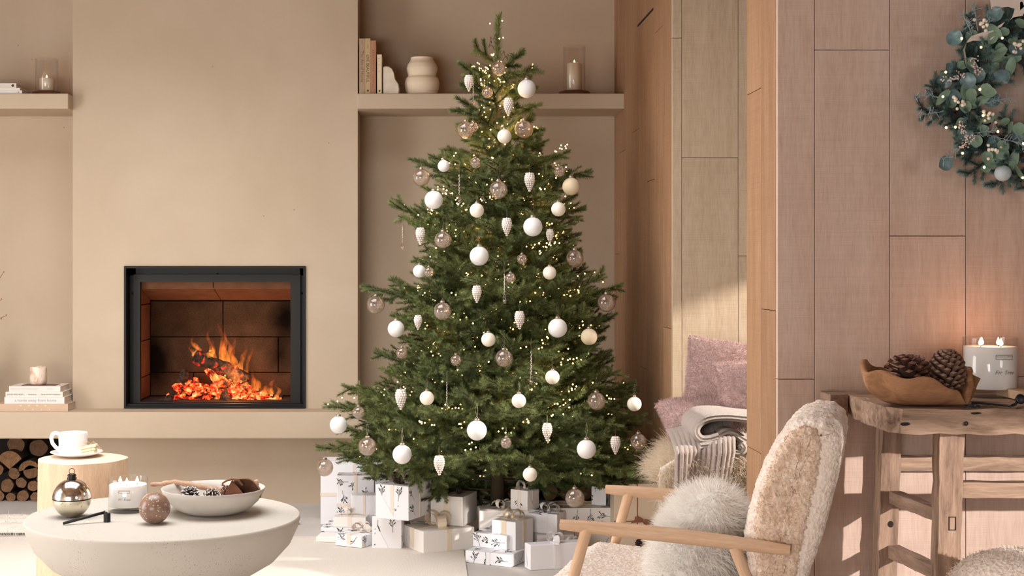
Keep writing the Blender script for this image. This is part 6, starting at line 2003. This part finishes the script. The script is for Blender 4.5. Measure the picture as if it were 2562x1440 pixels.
# carved root bowl
m_teak = wood('carved_teak_root', (136, 94, 64), (186, 138, 100), 0, 6, 6, 0.8, knots=2.0, knot_col=(92, 60, 40), bstr=0.9)
bc_ = on_con(2302, 1012); kb = bc_.y / F
bc_ = Vector(((2300 - CX) * kb, bc_.y + 0.02, CT + 0.0035))
rb = thing('root_bowl', 'rough carved teak root bowl on the console', 'bowl', bc_)
half = 135 * kb
def rim_h(a):
    # a = 0 right, pi left, -pi/2 towards the viewer
    h = 0.056 + 0.046 * max(0, math.cos(a - PI)) ** 1.5 + 0.012 * math.sin(3 * a + 0.5) + 0.008 * math.sin(7 * a)
    d = (a + 0.62 + PI) % (2 * PI) - PI
    h -= 0.050 * math.exp(-(d / 0.20) ** 2)          # broken notch in the front rim
    d = (a - 0.02 + PI) % (2 * PI) - PI
    h += 0.022 * math.exp(-(d / 0.4) ** 2)
    return h
def root(u, v, inner):
    a = 2 * PI * u - PI
    rx_ = half * (1 + 0.05 * math.sin(2 * a + 1)); ry_ = 0.088
    hh = rim_h(a)
    if not inner:
        t = v; r = 0.32 + 0.68 * math.sin(t * PI / 2) ** 0.8
        z = hh * (1 - math.cos(t * PI / 2)) ** 0.9
    else:
        t = 1 - v; r = (0.90 * (0.2 + 0.8 * math.sin(t * PI / 2) ** 0.8)) * (0.98 if v > 0 else 1.0)
        z = 0.012 + (hh - 0.012) * (1 - math.cos(t * PI / 2)) ** 0.9
    p = Vector((rx_ * r * math.cos(a), ry_ * r * math.sin(a), z))
    n_ = noise.noise(p * 28 + Vector((4, 4, 4)))
    p.x *= 1 + 0.03 * n_; p.y *= 1 + 0.05 * n_
    return p
mb = MB().grid(lambda u, v: root(u, v, False), 72, 14, True)
m2 = MB().grid(lambda u, v: root(u, v, True), 72, 12, True)
nb = len(mb.v); mb.add(m2.v, m2.f)
w = 72
for i in range(w): mb.f.append((14 * w + i, 14 * w + (i + 1) % w, nb + (i + 1) % w, nb + i))
mb.f.append(tuple(reversed(range(w))))
mb.build('carved_bowl', m_teak, rb, True)
G = 'pine cones in the root bowl'
pine_cone('pine_cone', 'dark open pine cone standing at the left of the root bowl', bc_ + Vector((-0.020, 0.0, 0.042)), (-0.1, 0, 1), 0.090, 0.056, 0.80, 62, m_cone_brown, None, G)
pine_cone('pine_cone', 'long grey-brown closed pine cone leaning at the right of the root bowl', bc_ + Vector((0.072, -0.018, 0.022)), (-0.02, 0.03, 1), 0.135, 0.050, 0.45, 120, m_cone_grey, None, G)
pine_cone('pine_cone', 'small dark pine cone between the two big ones', bc_ + Vector((0.022, 0.035, 0.06)), (0.5, 0, 0.8), 0.05, 0.03, 0.7, 45, m_cone_dark, None, G)
pine_cone('pine_cone', 'little frosted pine cone showing through the bowl notch', bc_ + Vector((0.040, -0.040, 0.020)), (-0.2, -0.2, 0.8), 0.035, 0.020, 0.6, 36, m_cone_dark, m_cone_frost, G)
mb = slab(0, 1, 0, 1, 0, 1, 8, 6, 8)
mb.map(lambda v: Vector((0.04 * (v.x - 0.5) * (1.1 - 0.3 * v.z), 0.035 * (v.y - 0.5), 0.075 * v.z)))
rough(mb, 0.004, 60)
Rw = Matrix.Rotation(math.radians(28), 3, 'Y'); mb.map(lambda v: Rw @ v)
o = mb.build('wood_chunk', m_teak, None, True, P(2398, 1002, 3.64)); shade_auto(o, 40); tag(o, 'rough chunk of split wood leaning at the right end of the root bowl', 'wood')
# wick trimmer
m_trim = simple('black_trimmer', (42, 44, 50), 0.4, 0.6)
tc_ = on_con(2440, 1012); zt = CT + 0.0085
tr = thing('wick_trimmer', 'black metal wick trimmer lying on the console', 'wick trimmer', (tc_.x, tc_.y, zt))
def tp(x, y): q = floor_pt(x, y, zt); return q - Vector((tc_.x, tc_.y, zt))
for cx_, cy_ in ((2425, 1016), (2441, 1016)):
    c0 = tp(cx_, cy_); rr = [(c0 + Vector((0.0115 * math.cos(a), 0.020 * math.sin(a), 0.001 * math.cos(a)))) for a in [2 * PI * k / 22 for k in range(23)]]
    MB().tube(rr, 0.0022, 8, False).build('finger_ring', m_trim, tr, True)
MB().tube([tp(2432, 1008), tp(2450, 1007), tp(2500, 1012), tp(2530, 1015)], [0.003, 0.003, 0.0026, 0.0024], 8).build('shaft', m_trim, tr, True)
MB().tube([tp(2528, 1016), tp(2540, 1012) + Vector((0, 0, 0.002)), tp(2548, 1006) + Vector((0, 0, 0.008))], [0.003, 0.0042, 0.0045], 8).build('blade_arm', m_trim, tr, True)
MB().lathe([(0.012, 0), (0.0125, 0.003), (0.010, 0.005), (0.001, 0.005)], 20, (0, 0, 0), Matrix.Rotation(PI / 2.3, 3, 'X')).build('catch_disc', m_trim, tr, True, tp(2552, 1010) + Vector((0, 0, 0.012)))
# pale wooden box at the right picture edge
bx = P(2546, 990, 3.66)
o = MB().span((bx.x, 3.60, CT + 0.003), (bx.x + 0.22, 3.80, CT + 0.026), bevel=0.002).build('wooden_board', wood('pale_board', (196, 158, 124), (216, 184, 152), 0, 5, 8, 0.7), None)
tag(o, 'pale wooden board lying on the console at the right picture edge', 'board')

# boucle pouf at the lower right corner
pf = thing('fleece_pouf', 'round cream fleece pouf at the lower right corner', 'pouf', (P(2600, 1440, 3.1).x, 3.1, 0))
pr_ = 0.075 * 1.0
def pouf(u, v):
    a = 2 * PI * u; t = PI * v
    r = 0.23 * math.sin(t) ** 0.5 if 0 < t < PI else 0.0
    z = 0.25 - 0.25 * math.copysign(abs(math.cos(t)) ** 0.8, math.cos(t)) * -1
    return (r * math.cos(a), r * math.sin(a), 0.002 + (0.515) * (1 - math.cos(t)) / 2)
mb = MB().grid(pouf, 60, 40, True)
mb.map(lambda v: v + v.normalized() * 0.010 * curl_noise(v, 60))
mb.build('pouf_body', m_fleece, pf, True)
fur('pouf_curls', [tuple(v) for v in mb.v], mb.f, 12000, 0.009, 0.003, m_fleece, pf, (0, 0, -0.2), 0.9, 0.9, 3)
# ---------------------------------------------------------------- wreath on the wooden wall
WY = 3.865
WC = P(2556, 236, WY)
kw = WY / F
wreath = thing('wreath', 'frosted evergreen wreath with eucalyptus, berries and lights on the wooden wall', 'wreath', (WC.x, WC.y, WC.z))
m_blue = needle_mat('frosted_blue_needles', (58, 82, 84), (104, 128, 122))
m_euc = simple('eucalyptus_leaf', (120, 146, 126), 0.55, var=0.2, vscale=40)
m_euc2 = simple('blue_frosted_leaf', (92, 120, 124), 0.4, var=0.35, vscale=60, spec=0.7)
m_berry = simple('white_berry', (238, 224, 206), 0.45)
m_pinkf = simple('pale_pink_flower', (218, 196, 188), 0.8)
m_frostw = simple('frosted_twig', (140, 156, 162), 0.7)
m_twigd = simple('dark_twig', (70, 58, 50), 0.9)
m_linen = simple('linen_ribbon', (218, 204, 194), 0.85, bscale=300, bstr=0.3)
R0 = 150 * kw
ringp = [(R0 * math.cos(a), 0.02, R0 * math.sin(a)) for a in [2 * PI * k / 48 for k in range(49)]]
MB().tube(ringp, 0.022, 8, False).build('wreath_base', m_twigd, wreath, True)
sm = [make_branch_mesh(0.11, 900 + v, nl=0.021, nw=0.0024, per_m=3600, side=0.30, green=m_blue, name='spruce_sprig') for v in range(4)]
random.seed(77)
def w_pt(a, r, y=-0.01): return Vector((r * math.cos(a), y, r * math.sin(a)))
for k in range(96):
    a = k * 2 * PI / 96 + random.uniform(-0.06, 0.06)
    r = R0 + random.uniform(-0.045, 0.05)
    o = bpy.data.objects.new('spruce_sprig', random.choice(sm)); COL.objects.link(o); o.parent = wreath
    o.location = w_pt(a, r, random.uniform(-0.02, 0.02))
    outw = random.choice([0.9, 0.9, 0.5, -0.8, 0.3])
    dirv = (Vector((math.cos(a), 0, math.sin(a))) * outw + Vector((-math.sin(a), 0, math.cos(a))) * random.uniform(-1.0, -0.2) + Vector((0, random.uniform(-0.7, -0.1), 0))).normalized()
    o.rotation_euler = dirv.to_track_quat('X', 'Y').to_euler()
    s = random.uniform(0.6, 0.85); o.scale = (s, s, s)
def leaf_mesh(n, w, l, mat, cup=0.2):
    mb = MB()
    def f(u, v):
        t = u; s = v * 2 - 1
        ww = w * math.sin(PI * min(1, t * 0.92 + 0.06)) ** 0.6
        return (l * t, s * ww / 2, cup * w * (s * s) * 0.4 - 0.06 * l * math.sin(PI * t))
    mb.grid(f, 6, 4)
    o = mb.build(n, mat, None, True); d = o.data; bpy.data.objects.remove(o); return d
lm = [leaf_mesh('round_leaf', 0.034, 0.034, m_euc), leaf_mesh('round_leaf', 0.028, 0.026, m_euc), leaf_mesh('round_leaf', 0.042, 0.044, m_euc2), leaf_mesh('round_leaf', 0.026, 0.055, m_euc)]
for k in range(92):
    a = random.uniform(0, 2 * PI) if k > 50 else random.uniform(PI * 0.55, PI * 1.5)
    r = R0 + random.gauss(0, 0.035)
    o = bpy.data.objects.new('round_leaf', random.choice(lm)); COL.objects.link(o); o.parent = wreath
    o.location = w_pt(a, r, random.uniform(-0.06, -0.03))
    o.rotation_euler = (PI / 2 + random.uniform(-0.7, 0.7), random.uniform(0, 6.28), random.uniform(-0.5, 0.5))
def cl(x, y): return P(x, y, WY - 0.055) - Vector((WC.x, WC.y, WC.z))
for x, y in ((2398, 255), (2480, 375), (2540, 118), (2455, 62), (2470, 290), (2615, 330), (2650, 140)):
    b = MB(); c = cl(x, y)
    for q in range(9):
        b.sphere(c + Vector((random.gauss(0, 0.010), random.uniform(-0.012, 0), random.gauss(0, 0.009))), random.uniform(0.0042, 0.0056), 10, 7)
    b.tube([c, c + Vector((0.02, 0.03, -0.01))], 0.0012, 5)
    b.build('berry_cluster', m_berry, wreath, True)
for x, y, an in ((2420, 355, 0.6), (2440, 165, 1.9), (2385, 192, 0.3), (2410, 325, 2.2), (2620, 210, 0.5)):
    b = MB(); c = cl(x, y); d = Vector((math.cos(an), -0.2, math.sin(an)))
    for q in range(42):
        t = random.random(); b.sphere(c + d * 0.045 * (t - 0.5) + Vector((random.gauss(0, 0.006), random.gauss(0, 0.004), random.gauss(0, 0.006))), random.uniform(0.0016, 0.003), 6, 4)
    b.build('pink_blossom_sprig', m_pinkf, wreath, True)
for k, (x, y, an) in enumerate(((2310, 240, PI), (2320, 285, 3.3), (2420, 60, 2.1), (2470, 70, 1.4), (2380, 385, 3.7), (2520, 350, -0.3), (2460, 330, 0.1), (2560, 370, -1.2), (2440, 30, 1.8), (2500, 250, 0.2))):
    b = MB(); c = cl(x, y); d = Vector((math.cos(an), -0.25, math.sin(an)))
    st = c - d * 0.05; b.tube([st, c + d * 0.03], 0.0011, 5)
    for q in range(16):
        p = st + d * 0.08 * (0.2 + 0.8 * q / 16)
        e = p + (d * 0.5 + Vector((random.uniform(-1, 1), random.uniform(-0.6, 0.3), random.uniform(-1, 1)))).normalized() * random.uniform(0.010, 0.022)
        b.tube([p, e], [0.0009, 0.0006], 4)
        for s in range(3): b.sphere(p.lerp(e, 0.5 + 0.25 * s), 0.0014, 5, 4)
    b.build('frosted_sprig', m_frostw, wreath)
wb = emit('wreath_bulb', (255, 218, 140), 5.0)
for x, y in ((2402, 98), (2362, 182), (2355, 243), (2447, 225), (2363, 320), (2386, 319), (2455, 290), (2404, 384), (2458, 419), (2556, 360), (2503, 97), (2450, 120), (2554, 445), (2492, 330), (2620, 300), (2640, 100)):
    MB().sphere((0, 0, 0), 0.0036, 8, 6).build('bulb', wb, wreath, True, cl(x, y) + Vector((0, -0.012, 0)))
c = cl(2509, 433); MB().sphere((0, 0, 0), 20 * kw, 24, 16).build('silver_ball', glitter('silver_glitter', (176, 186, 192)), wreath, True, c)
# linen ribbon: bow at the top and a trailing tail
rb_ = MB()
rb_.strip([cl(2478, 8), cl(2520, 2), cl(2552, 12), cl(2570, 0), cl(2600, -20)], [Vector((-0.004, 0, 0.030)), Vector((0, 0.01, 0.034)), Vector((0, 0.0, 0.030)), Vector((0, 0, 0.02)), Vector((0, 0, 0.034))])
rb_.strip([cl(2548, 8), cl(2552, 25), cl(2545, 42), cl(2530, 48)], [Vector((0.02, 0, 0.01)), Vector((0.030, 0, 0.0)), Vector((0.028, 0.0, 0.005)), Vector((0.014, 0, 0.01))])
rb_.strip([cl(2505, 60), cl(2498, 78), cl(2480, 88), cl(2455, 92), cl(2432, 96), cl(2418, 106), cl(2412, 125), cl(2416, 150), cl(2418, 165)], [Vector((0.020, 0, 0.012)), Vector((0.012, 0, 0.02)), Vector((0.0, 0, 0.024)), Vector((0, 0, 0.022)), Vector((0, 0.008, 0.014)), Vector((0.006, 0.012, 0.006)), Vector((0.009, 0.010, 0)), Vector((0.009, 0.01, 0)), Vector((0.002, 0.01, 0))])
rb_.build('linen_ribbon', m_linen, wreath, True)
# ---------------------------------------------------------------- window seat in the alcove
m_seat_wood = wood('seat_oak', (140, 98, 66), (164, 122, 88), 0, 3, 8, 0.7)
BT = 0.50
bn = thing('window_seat', 'built-in wooden window seat in the alcove', 'bench', (0, 0, 0))
def skew_box(x0, y0, z0, z1):
    v = [(x0, y0, z0), (2.44, y0, z0), (2.44, AY - 0.001, z0), (0.955, AY - 0.001, z0)]
    v += [(a, b, z1) for a, b, _ in v]
    return MB().add(v, [(3, 2, 1, 0), (4, 5, 6, 7), (0, 1, 5, 4), (1, 2, 6, 5), (2, 3, 7, 6), (3, 0, 4, 7)])
skew_box(0.87, 4.82, 0.0, BT - 0.03).build('seat_base', m_seat_wood, bn)
skew_box(0.855, 4.80, BT - 0.03, BT).build('seat_board', m_seat_wood, bn)
m_pink = simple('dusty_pink_plush', (196, 166, 160), 0.9, sheen=0.6, spec=0.1, var=0.06, vscale=14)
def plush(label, c, w, h, d, rz_, tilt, n, roll=0.0):
    t = thing('plush_cushion', label, 'cushion', (0, 0, 0), 0, 'dusty pink plush cushions')
    mb = cushion_mb(w, h, d, 40, 0.10)
    Mx = Matrix.Translation(c) @ Matrix.Rotation(rz_, 4, 'Z') @ Matrix.Rotation(tilt, 4, 'X') @ Matrix.Rotation(roll, 4, 'Y')
    mb.map(lambda v: v + v.normalized() * 0.012 * noise.noise(v * 9))
    mb.map(lambda v: Mx @ v)
    mb.build('cushion_cover', m_pink, t, True)
    fur('plush_pile', [tuple(v) for v in mb.v], mb.f, int(n * 1.7), 0.012, 0.0013, m_pink, t, (0, 0, -0.7), 0.5, 0.15, 2)
    return t
c = P(1800, 958, 5.18)
plush('big dusty pink plush cushion standing in the alcove', c + Vector((0.045, 0.05, -0.015)), 0.33, 0.35, 0.17, -0.10, math.radians(-16), 34000, 0.13)
plush('dusty pink plush cushion half hidden by the wooden wall', P(1905, 1000, 5.02), 0.30, 0.30, 0.12, -0.25, math.radians(-14), 20000, -0.12)
plush('low dusty pink plush cushion lying behind the folded throw', P(1775, 1058, 5.06) + Vector((0, 0, 0.012)), 0.34, 0.20, 0.13, 0.1, math.radians(-62), 16000)
# sheepskin on the seat, hanging over its left end and its front
sk = thing('sheepskin_throw', 'long-haired cream sheepskin draped over the window seat edge', 'sheepskin', (0, 0, 0))
def skin(u, v):
    # u along the bench, v from back over the front edge
    x = 0.80 + 0.62 * u
    s = v * 0.60
    if s < 0.30: y, z = 5.10 - s, BT + 0.012
    else: y, z = 4.788 - 0.012 * math.sin((s - 0.30) * 9), BT + 0.008 - (s - 0.30)
    x += 0.012 * math.sin(v * 7)
    if u < 0.12: z -= (0.12 - u) * 0.9 * (1 if s < 0.3 else 0.4)
    return (x, y, z)
mb = MB().grid(skin, 24, 24)
mb.f = [tuple(reversed(f)) for f in mb.f]
mb.build('hide', m_skin, sk, True)
# hair must stand out on the upper and outer side
fur('wool', [tuple(v) for v in mb.v], mb.f, 22000, 0.060, 0.0024, m_fur_cream, sk, (-0.15, -0.25, -0.75), 0.6, 0.25, 4)
# knitted throw: hanging ribbed part and folded layers
m_knit = simple('oatmeal_knit', (178, 162, 153), 0.95, var=0.08, vscale=120, bscale=420, bstr=0.7, bdist=0.004, sheen=0.3, spec=0.1)
kn = thing('knitted_throw', 'chunky ribbed oatmeal throw folded on the window seat and hanging down', 'throw', (0, 0, 0))
X0, X1 = P(1690, 0, 4.74).x, P(1800, 0, 4.74).x
def hang(u, v):
    s = v * 0.52
    fold = 0.020 * math.sin(u * 9.5 + 0.5) * min(1, 0.3 + v * 1.2)
    rib = 0.006 * abs(math.sin(u * 26 * PI / 2))
    spread = 1 + 0.15 * (1 - v)
    x = X0 - 0.012 * v + (X1 - X0) * u * spread + 0.06 * (1 - v) * u
    if s < 0.14:
        a = s / 0.14 * PI / 2
        y = 4.80 - 0.045 * math.sin(a) ; z = BT + 0.075 - 0.05 * (1 - math.cos(a)) - 0.03 * s + 0.05 * u * (1 - v)
        y += 0.16 * (1 - s / 0.14)
    else:
        y = 4.755; z = BT + 0.025 - (s - 0.14) * 1.0
    return (x, y - 0.012 - fold - rib, z)
mb = MB().grid(hang, 156, 40); mb.build('hanging_end', m_knit, kn, True)
def thick_path(px, Y0, Y1, th, name):
    pts = [P(x, y, Y0) for x, y in px]
    fine = []
    for i in range(len(pts) - 1):
        p0, p1, p2, p3 = pts[max(0, i - 1)], pts[i], pts[i + 1], pts[min(len(pts) - 1, i + 2)]
        for s in range(6):
            t = s / 6
            fine.append(0.5 * ((2 * p1) + (p2 - p0) * t + (2 * p0 - 5 * p1 + 4 * p2 - p3) * t * t + (3 * p1 - p0 - 3 * p2 + p3) * t ** 3))
    fine.append(pts[-1])
    n = len(fine)
    ring = []
    for i, p in enumerate(fine):
        d = fine[min(n - 1, i + 1)] - fine[max(0, i - 1)]; nn = Vector((-d.z, 0, d.x)).normalized()
        ring.append((p + nn * th / 2, p - nn * th / 2))
    outl = [r[0] for r in ring] + [r[1] for r in reversed(ring)]
    m_ = len(outl)
    K = 46
    mb = MB()
    for k in range(K + 1):
        y = Y0 + (Y1 - Y0) * k / K
        rib = 0.006 * abs(math.sin(k * PI / 2.2))
        e = 0.003 if k in (0, K) else 0
        for i, q in enumerate(outl):
            c_ = fine[i] if i < n else fine[m_ - 1 - i]
            dv = (q - c_).normalized()
            mb.v.append(Vector((q.x, y, q.z)) + dv * (rib - e))
    for k in range(K):
        for i in range(m_):
            i2 = (i + 1) % m_
            mb.f.append((k * m_ + i, k * m_ + i2, (k + 1) * m_ + i2, (k + 1) * m_ + i))
    # ends
    for k, rev in ((0, True), (K, False)):
        for i in range(n - 1):
            a, b, c_, d = k * m_ + i, k * m_ + i + 1, k * m_ + m_ - 2 - i, k * m_ + m_ - 1 - i
            mb.f.append((a, b, c_, d) if rev else (d, c_, b, a))
    return mb.build(name, m_knit, kn, True)
thick_path([(1920, 1050), (1868, 1046), (1820, 1042), (1775, 1046), (1748, 1062), (1742, 1082), (1754, 1098), (1775, 1099), (1800, 1092)], 4.76, 5.02, 0.017, 'folded_layer')
thick_path([(1752, 1104), (1790, 1098), (1815, 1082), (1840, 1086), (1870, 1104), (1920, 1112)], 4.77, 5.02, 0.017, 'folded_layer')
thick_path([(1750, 1118), (1790, 1112), (1812, 1106), (1828, 1124), (1848, 1132), (1862, 1122), (1856, 1110)], 4.755, 5.0, 0.016, 'folded_layer')
